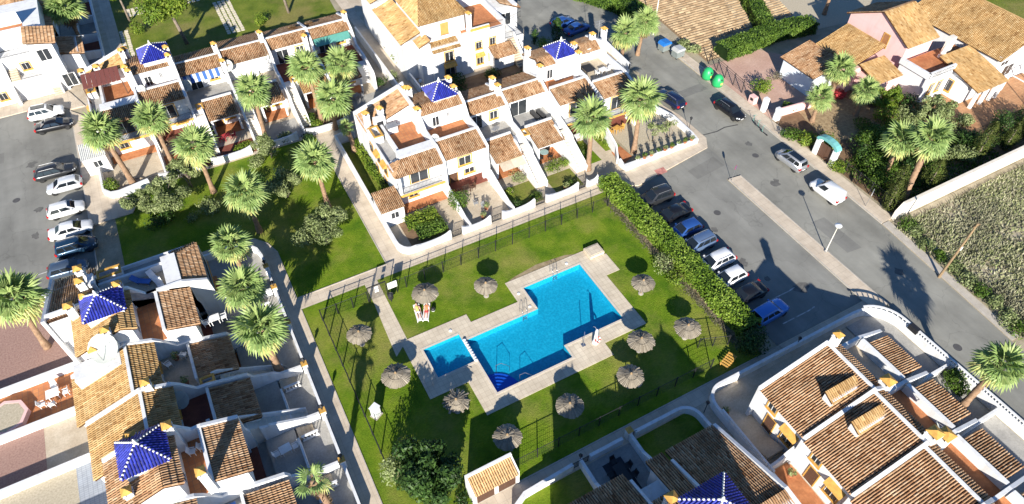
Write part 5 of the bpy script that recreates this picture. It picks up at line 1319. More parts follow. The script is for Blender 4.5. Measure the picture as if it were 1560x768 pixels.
# pool entrance gate with notice boards
pg = thing('pool_gate', 'black framed pool entrance gate with white notices', 'gate', (-6.7, 9.3, 0))
MB().box(0, 0.08, -0.04, 0.04, 0, 2.2).box(1.95, 2.03, -0.04, 0.04, 0, 2.2).box(0.08, 1.95, -0.04, 0.04, 2.1, 2.2).obj('frame', IRON, pg)
for i in range(13): MB().box(0.15 + i * 0.14, 0.17 + i * 0.14, -0.01, 0.01, 0.1, 2.1).obj('bar', IRON, pg)
for (x, z) in ((0.75, 1.1), (0.75, 1.6)): MB().box(x, x + 0.4, -0.05, -0.03, z, z + 0.35).obj('notice', PLASTW, pg)
nb = thing('notice_board', 'white notice board on two posts beside the pool gate', 'sign', (-4.1, 9.1, 0))
MB().box(-0.5, 0.5, -0.03, 0.03, 1.0, 1.9).obj('board', PLASTW, nb); MB().box(-0.45, -0.38, -0.04, 0.04, 0, 1.0).box(0.38, 0.45, -0.04, 0.04, 0, 1.0).obj('legs', IRON, nb)
lb = thing('litter_bin', 'black hooded litter bin on a post beside the pool gate', 'bin', (-4.7, 8.2, 0))
MB().tube([(0, 0, 0), (0, 0, 0.6)], 0.05, 6).obj('post', IRON, lb); MB().lathe([(0.22, 0.5), (0.3, 0.7), (0.3, 1.15), (0.33, 1.2), (0.05, 1.4)], 12).obj('bucket', IRON, lb)
# ------------------------------------------------------------------ palms
def frond_mesh(seed, tint, droop, dead=False):
    r = random.Random(seed); m_ = MB(); L = 1.05 if not dead else 0.6
    m_.tube([(0, 0, 0), (L * 0.5, 0, 0.06), (L, 0, 0.0)], [0.03, 0.022, 0.015], 3, tint * 0.9, cap=False)
    n = 15; R = 1.42
    for i in range(n):
        a = math.radians(-118 + 236 * i / (n - 1)) + r.uniform(-.04, .04); da = math.radians(236 / (n - 1)) * 0.52
        rr = R * (0.82 + 0.18 * math.cos(a)) * r.uniform(0.9, 1.05)
        def pt(ang, rad, z): return (L + rad * math.cos(ang), rad * math.sin(ang), z)
        zm = -droop * 0.10; zt = -droop * rr * 0.5 - r.uniform(0, 0.12)
        ml = pt(a - da, rr * 0.58, zm - 0.03); mr = pt(a + da, rr * 0.58, zm - 0.03); mc = pt(a, rr * 0.58, zm + 0.05); tp = pt(a + r.uniform(-.05, .05), rr, zt)
        t = min(1, max(0, tint + r.uniform(-.14, .14)))
        m_.add([(L, 0, 0), ml, mc, mr, tp], [(0, 1, 2), (0, 2, 3), (1, 4, 2), (2, 4, 3)], t)
    return m_.mesh('frond', PALMD if dead else PALMG)
FR = [frond_mesh(1, 0.62, 0.15), frond_mesh(2, 0.5, 0.35), frond_mesh(3, 0.4, 0.55), frond_mesh(4, 0.55, 0.6), frond_mesh(5, 0.86, 0.8), frond_mesh(6, 0.5, 1.1, True)]


def palm(label, u, v, hgt, lean=(0, 0), size=1.1, n=33, skirt=4, group=None, trunk_r=0.27, z0=0.0, seed=0, boot=0.0, name='fan_palm'):
    r = random.Random(seed * 7 + int(u * 10) + 3); t = thing(name, label, 'palm', (u, v, z0), 0, group)
    size *= r.uniform(0.9, 1.14); n = int(n * r.uniform(0.82, 1.15)); skirt = int(skirt * r.uniform(0.8, 2.4)); hang = r.uniform(104, 136); old = r.uniform(0.62, 0.9)
    k = 11; pts = []; rad = []
    for i in range(k):
        f = i / (k - 1); pts.append((lean[0] * f ** 1.4, lean[1] * f ** 1.4, hgt * f - 0.05 * (i == 0)))
        rad.append(trunk_r * (1.5 - 2.2 * f if f < 0.18 else 1.08 - 0.25 * f) * r.uniform(0.96, 1.05))
    pts2 = []; rad2 = []
    for i in range(k - 1):
        a = Vector(pts[i]); b = Vector(pts[i + 1])
        for q in range(3):
            pts2.append(a.lerp(b, q / 3)); rad2.append((rad[i] + (rad[i + 1] - rad[i]) * q / 3) * (1.05 if q == 0 else 0.97))
    pts2.append(Vector(pts[-1])); rad2.append(rad[-1])
    MB().tube(pts2, rad2, 9).obj('trunk', BARK, t, True)
    top = Vector(pts[-1])
    if boot:                                             # fibrous cut leaf bases under the crown
        m_ = MB()
        for i in range(90):
            a = r.uniform(0, 6.283); f = r.random(); zc = hgt - boot * f; rr = trunk_r * (1.0 + 0.5 * (1 - f))
            c = Vector((math.cos(a), math.sin(a), 0)); sd_ = Vector((-math.sin(a), math.cos(a), 0)) * 0.07
            p = Vector((top.x * (zc / hgt), top.y * (zc / hgt), zc)) + c * rr * 0.8
            m_.add([p - sd_, p + sd_, p + c * 0.28 + Vector((0, 0, 0.28))], [(0, 1, 2)], r.random())
        m_.obj('leaf_bases', PALMD, t)
    ga_ = math.pi * (3 - math.sqrt(5))
    for i in range(n):
        f = (i + 0.5) / n
        el = math.radians(82 - hang * f ** 0.85 + r.uniform(-7, 7)); az = i * ga_ + r.uniform(-.2, .2)
        me = FR[0] if f < 0.2 else FR[r.choice((1, 2))] if f < 0.6 else FR[r.choice((2, 3))] if f < old else FR[r.choice((3, 4, 4))]
        o = link('frond', me, t); o.location = top + Vector((0, 0, 0.1 - 0.35 * f)); s = size * r.uniform(0.9, 1.12)
        o.rotation_euler = (r.uniform(-.35, .35), -el, az); o.scale = (s, s, s)
    for i in range(skirt):
        o = link('dead_frond', FR[5], t); o.location = top + Vector((0, 0, -0.4 - 0.15 * (i % 3))); o.rotation_euler = (r.uniform(-.3, .3), math.radians(r.uniform(55, 82)), r.uniform(0, 6.28)); s = size * r.uniform(0.8, 1.0); o.scale = (s, s, s)
    return t


palm('tall fan palm with yellowing skirt leaning by the sheet-roofed porch', -25.7, 40.1, 7.3, (-0.6, 1.6), 1.05, 40, 10, trunk_r=0.33)
palm('tall fan palm in the terracotta yard of the upper row', -20.7, 40.2, 7.2, (0, 1.2), 0.95, 40, 8)
palm('fan palm standing at the lawn edge below the striped awning flats', -17.4, 34.2, 6.8, (0.2, 0.3), 1.0, seed=2)
palm('bushy fan palm on the lawn nearest the bend of the path', -14.2, 24.9, 6.6, (0, -0.6), 1.0, seed=3)
palm('fan palm on the lawn beside the grey olive tree and side path', -6.05, 25.1, 6.6, (0, 0.5), 1.0, skirt=10, seed=4)
palm('fan palm rising from the grey yard of the pale shutter flats', -9.2, 41.0, 7.0, (0.4, 0.8), 0.95, seed=5)
palm('tall thin fan palm in front of the dark red terrace', -1.6, 41.2, 7.4, (0, 1.8), 1.0, seed=6)
palm('fan palm close against the green awning house', 2.8, 42.2, 7.0, (0, 0.2), 1.02, seed=7)
palm('low bushy fan palm beside the gate at the top of the side path', -0.5, 39.0, 5.0, (0.5, -0.6), 1.05, seed=8)
palm('young palm with bare fibrous trunk in the corner house side garden', 0.2, 33.4, 3.6, (-0.3, 0.6), 0.42, 16, 6, trunk_r=0.3, seed=9, boot=1.2)
palm('fan palm with straight orange trunk in the garden by the hedge', 24.5, 16.1, 6.9, (0.5, 0.9), 1.05, seed=10, trunk_r=0.3)
palm('fan palm with straight orange trunk in the gravel corner yard by the road', 31.4, 16.1, 7.1, (0.8, 1.2), 1.05, seed=11, trunk_r=0.3)
palm('fan palm beside the aerial at the road edge behind the end house', 41.4, 33.6, 5.6, (-0.4, -0.6), 0.95, seed=12, skirt=8)
palm('fan palm with shaggy red trunk at the road edge near the bins', 45.1, 34.6, 5.6, (0.2, -0.6), 1.0, seed=13, skirt=8, boot=2.2)
palm('lone fan palm in the pink gravel rear yard by the left car park', -36.7, 19.1, 6.9, (0.5, 0.6), 1.0, seed=14)
palm('fan palm at the outer bend of the path beside the roof terrace of loungers', -17.4, 19.6, 5.0, (0.1, -0.6), 1.0, seed=15)
palm('middle fan palm of the three in front of the row by the lawn path', -17.5, 12.6, 5.6, (-0.1, -0.5), 1.02, seed=16)
palm('fan palm with thick cut trunk in a round bed of the blue shaded yard', -17.3, 5.1, 6.3, (0.1, 0.8), 1.12, seed=17, trunk_r=0.36)
palm('leaning fan palm with shaggy brown head over the road balustrade', 36.8, -28.1, 6.4, (0.5, 0.1), 0.95, 26, 8, seed=18, boot=1.4, trunk_r=0.3)
palm('tall palm with long leaf-stubbed trunk in the villa shrubbery', 54.6, -6.2, 6.8, (2.6, 1.8), 1.05, seed=19, boot=3.5, trunk_r=0.36)
palm('short palm against the villa wall beside the pale blue annex', 61.9, 12.6, 4.6, (0, 0.2), 0.85, 34, 6, seed=20)
palm('short palm on the gravel garden beside the low pink wall', 56.0, 10.0, 3.8, (0, 0.1), 0.8, 30, 4, seed=21)
palm('short palm on the gravel garden beside the yellow shrub', 62.2, 8.2, 3.9, (0, 0.1), 0.8, 30, 4, seed=22)
palm('feathery palm above the shaded yards behind the top left flats', -28.0, 78.4, 5.6, (0, 0.3), 1.15, 44, 10, seed=23)
palm('tall slim palm standing on the sandy ground behind the villa hedge', 78.5, 30.0, 7.6, (0.3, 0.4), 0.8, 30, 8, seed=25)
pd = W(514, 792); palm('dying palm with frayed pale trunk and few brown leaves by the path yard', pd.x, pd.y, 7.2, (-0.3, 0.3), 0.55, 6, 16, trunk_r=0.3, seed=24, boot=5.5)
bd = MB().lathe([(0.95, 0), (0.95, 0.16), (0.8, 0.16), (0.8, 0.05)], 14).obj('palm_bed', KERB); bd.location = (-17.3, 5.1, 0.02); tag(bd, 'round stone kerb ring at the foot of the thick cut palm', 'kerb ring')
bd = MB().lathe([(1.3, 0), (1.3, 0.22), (1.1, 0.22), (1.1, 0.1)], 14).obj('palm_bed', SANDF); bd.location = (-25.7, 40.1, 0.02); tag(bd, 'round kerb ring at the foot of the leaning palm by the sheet porch', 'kerb ring')


# ------------------------------------------------------------------ leafy plants
def leaves(m_, c, rad, n, size, r, shell=0.55, flat=0.0, tb=0.5, spread=0.22, zmin=None):
    """leaf clumps spread through an ellipsoid"""
    c = Vector(c)
    for _ in range(n):
        d = Vector((r.gauss(0, 1), r.gauss(0, 1), r.gauss(0, 1)))
        if d.length < 1e-3: continue
        d.normalize(); q = shell + (1 - shell) * r.random() ** 0.6
        p = c + Vector((d.x * rad[0], d.y * rad[1], d.z * rad[2])) * q
        if zmin is not None and p.z < zmin: continue
        nn = (d + Vector((r.gauss(0, .6), r.gauss(0, .6), r.gauss(0.3, .6)))).normalized()
        a = nn.orthogonal().normalized(); a.rotate(Matrix.Rotation(r.uniform(0, 6.28), 3, nn)); b = nn.cross(a)
        s = size * r.uniform(0.6, 1.3)
        t = min(1, max(0, r.gauss(tb, spread)))
        m_.add([p - a * s, p - b * s * 0.45, p + a * s, p + b * s * 0.45], [(0, 1, 2, 3)], t)


def tree(label, u, v, hgt, crown_r, mat, blobs=9, n=420, size=0.16, trunk=0.16, name='tree', cat='tree', seed=1, th=0.45, flat=0.8, group=None, lean=(0, 0), stems=1, bl=(0.30, 0.46)):
    r = random.Random(seed * 13 + 5); t = thing(name, label, cat, (u, v, 0), 0, group)
    tm = MB(); cm = MB(); base_h = hgt * th
    for s in range(stems):
        ang = r.uniform(0, 6.28); off = 0.25 if stems > 1 else 0
        b0 = Vector((math.cos(ang) * off, math.sin(ang) * off, -0.05))
        k1 = Vector((lean[0] * 0.4 + math.cos(ang) * off * 2, lean[1] * 0.4 + math.sin(ang) * off * 2, base_h))
        tm.tube([b0, b0.lerp(k1, 0.5) + Vector((r.uniform(-.1, .1), r.uniform(-.1, .1), 0)), k1], [trunk, trunk * 0.85, trunk * 0.7], 7)
        for i in range(max(1, blobs // stems)):
            a = r.uniform(0, 6.28); rr = crown_r * math.sqrt(r.random()) * 0.78
            c = Vector((lean[0] + math.cos(a) * rr, lean[1] + math.sin(a) * rr, base_h + (hgt - base_h) * r.uniform(0.25, 0.85)))
            tm.tube([k1, k1.lerp(c, 0.5) + Vector((0, 0, 0.15)), c], [trunk * 0.55, trunk * 0.35, trunk * 0.15], 5)
            br = crown_r * r.uniform(*bl)
            leaves(cm, c, (br, br, br * flat), n, size, r, 0.3, tb=r.uniform(0.35, 0.65), zmin=0.1)
    tm.obj('trunk', TRUNK, t, True); cm.obj('crown', mat, t)
    return t


def bush(label, u, v, rad, hgt, mat, n=500, size=0.12, name='bush', seed=1, group=None, lumps=5):
    r = random.Random(seed * 31 + 7); t = thing(name, label, 'bush', (u, v, 0), 0, group); m_ = MB()
    for i in range(lumps):
        a = r.uniform(0, 6.28); q = rad * 0.45 * (i > 0)
        rr = rad * r.uniform(0.55, 0.8) if lumps > 1 else rad
        leaves(m_, (math.cos(a) * q, math.sin(a) * q, hgt * 0.5), (rr, rr, hgt * r.uniform(0.42, 0.56)), n // lumps, size, r, 0.5, tb=r.uniform(0.35, 0.65), zmin=0.0)
    tm = MB()
    for k in range(4):
        a = k * 1.6 + r.random(); tm.tube([(0, 0, -0.04), (math.cos(a) * rad * 0.25, math.sin(a) * rad * 0.25, hgt * 0.35), (math.cos(a) * rad * 0.5, math.sin(a) * rad * 0.5, hgt * 0.7)], [0.05, 0.035, 0.015], 5)
    tm.obj('stems', TRUNK, t); m_.obj('foliage', mat, t)
    return t


def hedge(label, pts, w, hgt, mat, dens=70, size=0.13, seed=1, z0=0.0, name='hedge', round_=0.25, patch=0.0):
    r = random.Random(seed * 17); t = thing(name, label, 'hedge', (pts[0][0], pts[0][1], 0)); m_ = MB(); core = MB()
    o = Vector((pts[0][0], pts[0][1], 0)); P = [Vector((p[0], p[1], 0)) - o for p in pts]
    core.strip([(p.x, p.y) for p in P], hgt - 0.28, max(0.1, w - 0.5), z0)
    for a, b in zip(P, P[1:]):
        d = b - a; L = d.length; d.normalize(); nn = Vector((-d.y, d.x, 0)); n = int(L * (w + 2 * hgt) * dens)
        for _ in range(n):
            s = r.uniform(-0.1, L + 0.1); q = r.random() * (w + 2 * hgt)
            bulge = 0.16 * math.sin(s * 1.3 + seed) + 0.10 * math.sin(s * 3.1 + 2 * seed)
            if q < w: off = q - w / 2; z = hgt + bulge * 0.6 - round_ * (abs(off) / (w / 2)) ** 3; no = Vector((0, 0, 1))
            else:
                z = (q - w) % hgt; side = 1 if q - w > hgt else -1; off = side * (w / 2 + bulge * 0.5 - 0.1 * z / hgt); no = nn * side
            p = a + d * s + nn * off + Vector((0, 0, z0 * 0 + z)) + Vector((r.gauss(0, .07), r.gauss(0, .07), r.gauss(0, .07)))
            if p.z < 0.02: p.z = 0.02
            no = (no + Vector((r.gauss(0, .55), r.gauss(0, .55), r.gauss(0.1, .5)))).normalized()
            e = no.orthogonal().normalized(); e.rotate(Matrix.Rotation(r.uniform(0, 6.28), 3, no)); f = no.cross(e); sz = size * r.uniform(0.6, 1.3)
            m_.add([p - e * sz, p - f * sz * 0.5, p + e * sz, p + f * sz * 0.5], [(0, 1, 2, 3)], min(1, max(0, 0.5 + 0.2 * math.sin(s * 0.9 + off) + r.gauss(0, .2))))
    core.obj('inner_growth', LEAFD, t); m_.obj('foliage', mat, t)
    return t


HEDGEM = tint_mat('hedge_leaves', [(0.0, (0.07, 0.14, 0.012)), (0.5, (0.18, 0.29, 0.03)), (1.0, (0.32, 0.42, 0.07))], 0.5, 0.25, 0.25)
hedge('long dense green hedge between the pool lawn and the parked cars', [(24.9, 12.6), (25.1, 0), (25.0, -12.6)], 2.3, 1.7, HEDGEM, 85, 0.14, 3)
bush('dark dense bush closing the lower end of the long hedge', 24.3, -13.6, 1.7, 2.2, LEAFD, 1600, 0.15, seed=5)
bush('sparse half-dry oleander growing against the long hedge', 22.9, -1.6, 1.5, 1.5, LEAFO, 500, 0.13, seed=6)
bush('yellow-green shrub against the long hedge beside the dry oleander', 22.6, -4.0, 1.3, 1.3, LEAFB, 500, 0.13, seed=7)
dm = MB(); r_ = random.Random(4)
for _ in range(2600):
    v = r_.uniform(-13.5, 10.5); u = 23.4 + r_.gauss(0, 0.25)
    p = Vector((u, v, r_.uniform(0.0, 0.12))); a = Vector((r_.gauss(0, 1), r_.gauss(0, 1), 0.3)).normalized() * 0.12; b = a.cross(Vector((0, 0, 1))) * 0.35
    dm.add([p - a, p - b, p + a, p + b], [(0, 1, 2, 3)], r_.random())
dm.obj('leaf_litter', DRYL, kind='stuff')
# big evergreen at the lower left of the pool lawn
tree('large dark evergreen tree on the lawn beside the pump house', -9.4, -12.0, 4.6, 3.2, LEAFD, 34, 420, 0.19, 0.22, seed=3, th=0.16, flat=1.0, bl=(0.2, 0.36))
bush('bright leafy laurel growing against the large dark evergreen', -11.2, -9.8, 1.3, 3.6, LEAFO, 900, 0.14, seed=13)
bush('low dark shrub at the corner of the pump house', -7.4, -14.3, 0.9, 1.0, LEAFD, 400, 0.12, seed=8)
# grey-green trees of the lawn
tree('spreading grey olive tree beside the side path of the corner house', -8.1, 19.6, 3.6, 3.2, LEAFO, 20, 330, 0.14, 0.12, 'olive_tree', seed=4, th=0.3, stems=4, bl=(0.2, 0.34))
tree('grey olive tree behind the lawn palm in front of the upper row', -10.0, 29.2, 3.4, 2.5, LEAFO, 16, 300, 0.14, 0.11, 'olive_tree', seed=5, th=0.3, stems=3, bl=(0.22, 0.36))
tree('wide grey olive tree below the sheet-roofed porch', -22.4, 33.0, 4.2, 2.9, LEAFO, 18, 320, 0.14, 0.12, 'olive_tree', seed=6, th=0.3, stems=3, bl=(0.22, 0.36))
tree('pale olive tree with forked white trunk beside the terracotta yard', -19.6, 36.6, 3.9, 2.2, LEAFO, 14, 300, 0.14, 0.10, 'olive_tree', seed=7, th=0.35, stems=2, bl=(0.24, 0.38))
tree('small olive tree at the kerb corner beside the left cars', -25.6, 34.6, 2.8, 1.8, LEAFO, 10, 300, 0.13, 0.09, 'olive_tree', seed=8, th=0.3, stems=2, bl=(0.24, 0.4))
tree('olive tree overhanging the front wall of the pale shutter flats', -9.6, 37.4, 3.4, 2.0, LEAFO, 12, 300, 0.13, 0.09, 'olive_tree', seed=18, th=0.3, stems=2, bl=(0.24, 0.4))
bush('clump of pale prickly pear on the shaded lawn', -20.5, 30.6, 0.9, 1.0, LEAFO, 260, 0.13, seed=10)
bush('round clipped green bush in a pot beside the sheet-roofed porch', -28.0, 40.4, 0.95, 1.7, LEAFB, 900, 0.11, seed=11, lumps=1)
# gardens of the row behind the fence
hedge('square clipped hedge filling the corner house garden', [(0.9, 17.6), (4.6, 17.6)], 1.7, 1.0, LEAFB, 90, 0.11, 5); hedge('lower clipped hedge in front of the corner house', [(1.4, 15.6), (4.7, 15.5)], 1.8, 0.9, LEAF, 90, 0.11, 6)
bush('tall leafy shrub beside the steps of the blue pyramid house', 7.5, 17.6, 1.25, 2.4, LEAF, 1100, 0.13, seed=12)
hedge('narrow green hedge along the side wall of the corner house', [(0.9, 23.0), (0.7, 34.5)], 0.9, 1.2, LEAFB, 80, 0.12, 7)
for k, (u, v, rr, hh, nm, mt) in enumerate(((14.0, 16.8, .7, .7, 'rounded shrub in the cream awning flats garden', LEAFB), (16.2, 14.8, .9, .7, 'low clipped shrub by the front wall of the cream awning flats', LEAF), (13.6, 14.6, .6, .8, 'dark shrub in the corner of the cream awning flats garden', LEAFD), (15.6, 18.3, 1.1, 1.3, 'greyish shrub under the cream awning', LEAFO), (20.6, 18.4, 1.3, 1.1, 'broad green shrub under the glass table porch', LEAFB), (22.0, 18.2, .9, 1.0, 'smaller shrub at the stair foot of the glass table flats', LEAFB), (21.3, 14.7, .9, .7, 'low clipped shrub by the front wall of the glass table flats', LEAF), (25.6, 19.4, 1.0, .8, 'green shrub beside the straight orange palm trunk', LEAF), (29.4, 19.8, 1.2, .6, 'flowering ground shrub in the grass square by the stairs', LEAFB), (1.2, 23.4, .8, 1.4, 'dark shrub behind the tiled porch', LEAFD))):
    bush(nm, u, v, rr, hh, mt, int(420 * rr), 0.11, seed=20 + k)
# upper row and alley
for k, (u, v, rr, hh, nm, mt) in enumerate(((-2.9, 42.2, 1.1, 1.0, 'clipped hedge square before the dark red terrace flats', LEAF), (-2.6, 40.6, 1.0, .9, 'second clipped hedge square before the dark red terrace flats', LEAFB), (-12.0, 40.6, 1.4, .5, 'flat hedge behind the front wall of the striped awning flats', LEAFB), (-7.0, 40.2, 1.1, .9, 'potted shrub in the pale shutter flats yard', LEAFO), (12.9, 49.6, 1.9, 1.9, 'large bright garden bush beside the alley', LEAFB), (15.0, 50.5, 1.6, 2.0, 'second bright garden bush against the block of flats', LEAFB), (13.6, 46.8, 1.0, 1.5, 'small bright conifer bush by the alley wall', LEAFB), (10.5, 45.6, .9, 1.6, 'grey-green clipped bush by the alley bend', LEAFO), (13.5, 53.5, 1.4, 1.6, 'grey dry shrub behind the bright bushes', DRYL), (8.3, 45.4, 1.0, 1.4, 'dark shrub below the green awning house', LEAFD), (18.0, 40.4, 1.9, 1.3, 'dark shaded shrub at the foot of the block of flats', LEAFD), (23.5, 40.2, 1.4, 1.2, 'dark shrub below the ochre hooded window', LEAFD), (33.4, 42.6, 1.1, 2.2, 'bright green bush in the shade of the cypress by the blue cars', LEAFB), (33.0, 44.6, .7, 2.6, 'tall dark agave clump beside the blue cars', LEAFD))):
    bush(nm, u, v, rr, hh, mt, int(600 * rr), 0.13, seed=40 + k)
# top lawn trees
tree('tall yellow-green tree with bare leaning trunk on the top lawn', -13.8, 70.4, 7.8, 3.8, LEAFB, 18, 420, 0.2, 0.3, seed=9, th=0.68, lean=(-1.5, -0.5))
tree('slim tree with bare pale trunk near the stepping slabs', 2.6, 72.2, 9.0, 2.6, LEAFB, 12, 420, 0.18, 0.25, seed=10, th=0.7, lean=(-1, 2))
tree('tree with thin trunk at the corner of the top lawn path', -20.6, 81.5, 7.5, 2.4, LEAFB, 10, 420, 0.18, 0.2, seed=11, th=0.55)
bush('bright green upright bush on the top lawn edge', -19.8, 77.0, 1.1, 2.4, LEAFB, 900, 0.13, seed=60); bush('pale bush at the tree foot on the top lawn', -2.2, 71.0, 1.2, 1.6, LEAFB, 700, 0.14, seed=61)
# field hedge, villa hedge, road verge
hedge('thick creeper hedge along the pink driveway and field', [(55.6, 28.2), (60, 28.2), (66, 28.8), (73, 27.6)], 3.0, 1.9, LEAF, 60, 0.16, 9)
hedge('leafy hedge between the tilled field and the sandy ground', [(66, 30.0), (70, 38), (74, 48)], 2.6, 1.9, LEAF, 55, 0.16, 10)
hedge('tall roadside hedge at the corner of the tilled field', [(50.6, 40.8), (50.5, 47), (47, 54)], 3.0, 2.4, LEAF, 50, 0.18, 11)
bush('round green tree-like bush on the pink driveway', 54.6, 18.6, 1.5, 2.2, LEAFB, 900, 0.14, seed=62); bush('bare grey shrub beside the pale blue annex wall', 58.6, 19.8, .9, 1.2, DRYL, 260, 0.12, seed=63)
vg = [(50.9, 9.0, 1.3, 1.5, 'green shrub inside the fence by the street sign', LEAF), (52.0, 7.0, 1.4, 1.5, 'second green shrub inside the fence by the street sign', LEAFB), (51.2, 1.2, 1.1, 1.4, 'bright clipped shrub beside the arched gate', LEAFB), (56.0, 1.2, 2.6, 3.4, 'large round dark bush behind the arched gate', LEAFD), (59.2, 0.2, 2.0, 2.8, 'large dark bush beside the garden path', LEAFD), (56.0, -2.6, 1.8, 2.2, 'leafy bush below the villa palms', LEAF), (64.6, 6.0, 1.8, 2.6, 'yellow-green shrub beside the villa gravel', LEAFB), (69.0, 5.6, 1.6, 2.6, 'dark round evergreen bush below the villa terrace', LEAFD), (70.5, 3.8, 1.6, 1.6, 'olive shrub below the porch roof', LEAFO), (67.2, 2.6, 1.9, 2.0, 'loose grey-green shrub beside the orange path', LEAFO), (68.6, 0.2, 2.1, 2.4, 'big feathery grey shrub at the edge of the villa terrace', LEAFO), (61.0, 5.2, 2.4, 0.6, 'low green ground cover by the gravel garden', LEAF), (64.5, -3.2, 1.6, 1.4, 'spiky agave bush by the cream wall', LEAFO), (71.0, -4.2, 1.5, 2.2, 'dark bush along the cream wall', LEAFD), (76.5, -3.0, 1.9, 2.6, 'dark bush beside the patio frame', LEAFD), (62.0, -1.2, 1.6, 1.6, 'leafy shrub in the shade of the tall palm', LEAF), (63.3, 12.4, 1.0, 1.2, 'red-leaved shrub along the pink villa wall', REDF), (66.5, 9.2, 1.2, 1.0, 'low dry shrub on the villa bank', DRYL)]
for k, (u, v, rr, hh, nm, mt) in enumerate(vg): bush(nm, u, v, rr, hh, mt, int(560 * rr), 0.15, seed=70 + k)
def cypress(label, u, v, hgt, rad, seed, mat=None, lean=(0, 0)):
    r = random.Random(seed); t = thing('cypress', label, 'tree', (u, v, 0)); m_ = MB()
    for i in range(int(1500 * hgt / 5)):
        f = r.random(); a = r.uniform(0, 6.28); rr = rad * (math.sin(math.pi * min(1, f * 0.85 + 0.13)) ** 0.7) * (0.75 + 0.25 * r.random()) * (1 + 0.25 * math.sin(3 * a + 9 * f))
        p = Vector((math.cos(a) * rr + lean[0] * f, math.sin(a) * rr + lean[1] * f, hgt * f)); up = Vector((math.cos(a) * 0.3, math.sin(a) * 0.3, 1)).normalized() * 0.2; sd_ = Vector((-math.sin(a), math.cos(a), 0)) * 0.07
        m_.add([p, p + sd_ + up * 0.5, p + up, p - sd_ + up * 0.5], [(0, 1, 2, 3)], min(1, max(0, r.gauss(0.5, .2))))
    MB().tube([(0, 0, -0.05), (lean[0] * 0.9, lean[1] * 0.9, hgt * 0.9)], [0.16, 0.03], 6).obj('trunk', TRUNK, t); m_.obj('crown', mat or LEAF, t)
CYPM = tint_mat('cypress_leaves', [(0, (0.03, 0.05, 0.012)), (0.5, (0.085, 0.11, 0.025)), (1, (0.16, 0.18, 0.04))], 0.6, 0.3, 0.15)
cypress('slim cypress at the street corner of the cream wall', 51.4, -6.6, 4.6, 0.95, 1, CYPM); cypress('broad cypress beside the shaggy palm trunk', 53.0, -5.6, 5.2, 1.0, 2, CYPM); cypress('olive green cypress behind the cream wall', 58.4, -6.4, 4.4, 1.15, 3, CYPM)
cypress('tall narrow cypress inside the cream wall by the agave', 68.6, -5.4, 5.4, 1.05, 4, CYPM); cypress('short cypress leaning along the cream wall', 73.2, -6.0, 3.8, .9, 5, CYPM); cypress('cypress near the patio frame', 77.5, -5.6, 4.6, 1.2, 6, CYPM)
cypress('dark cypress beside the blue cars', 36.2, 43.4, 4.0, .9, 7, LEAFD)
# bushes on the verge of the scrubland
for k in range(11):
    f = k / 10; u = 50.4 - 2.2 * f + 0.4 * math.sin(k * 2.1); v = -9.6 - 17.5 * f
    nm = ['knotted', 'broad', 'thorny', 'low', 'pale', 'tangled', 'leafy', 'rounded', 'ragged', 'dusty', 'wiry'][k]
    bush('%s roadside bush on the scrubland verge' % nm, u + 0.6, v, 1.15 + 0.3 * math.sin(k * 1.7), 1.0 + 0.2 * math.cos(k), LEAFO if k % 3 else LEAF, 480, 0.14, seed=100 + k, group='bushes along the scrubland verge')
# scrub and dry grass
sm = MB(); r_ = random.Random(9)
for _ in range(75000):
    u = 49.8 + 34 * r_.random(); v = -9.2 - 26 * r_.random()
    if u > 49.5 + 34 or (math.sin(u * 0.7 + v * 0.4) + math.sin(v * 0.9 - u * 0.3) + r_.gauss(0, .9)) < -1.1: continue
    h_ = 0.12 + 0.3 * r_.random(); a = r_.uniform(0, 6.28); p = Vector((u, v, 0)); d = Vector((math.cos(a), math.sin(a), 0)) * 0.12; l = Vector((r_.gauss(0, .2), r_.gauss(0, .16), h_))
    sm.add([p - d, p + d, p + l], [(0, 1, 2)], min(1, max(0, 0.5 + 0.3 * math.sin(u * 0.35) * math.cos(v * 0.3) + r_.gauss(0, .22))))
SCRUBM = tint_mat('scrub_grass', [(0, (0.22, 0.22, 0.14)), (0.4, (0.40, 0.38, 0.25)), (0.7, (0.30, 0.34, 0.14)), (1.0, (0.60, 0.55, 0.38))], 0.9, 0.4, 0.15, big=0.3)
sm.obj('dry_scrub', SCRUBM, kind='stuff')
gm = MB()
for _ in range(9000):
    u = r_.uniform(52.2, 72); v = r_.uniform(-7.4, 5)
    if v > 2.2 and u < 66 or (abs((v - 1.3) - 0.35 * (u - 65.5)) < 1.6 and 62 < u < 71): continue
    h_ = 0.1 + 0.22 * r_.random(); p = Vector((u, v, 0)); a = r_.uniform(0, 6.28); d = Vector((math.cos(a), math.sin(a), 0)) * 0.1; l = Vector((r_.gauss(0, .14), r_.gauss(0, .14), h_))
    gm.add([p - d, p + d, p + l], [(0, 1, 2)], r_.random())
gm.obj('garden_undergrowth', LEAF, kind='stuff')

bush('dense green bush at the foot of the leaning road palm', 37.6, -26.6, 1.1, 1.8, LEAF, 900, 0.13, seed=130); bush('second dense green bush by the road balustrade', 38.3, -25.6, 0.8, 1.5, LEAF, 600, 0.13, seed=131)
bush('spiky agave rosette row by the waste containers', 52.6, 33.6, 1.1, 1.0, LEAFO, 300, 0.22, seed=132); bush('second spiky agave rosette beside the field edge', 52.8, 31.2, 1.1, 1.0, LEAFO, 300, 0.22, seed=133)

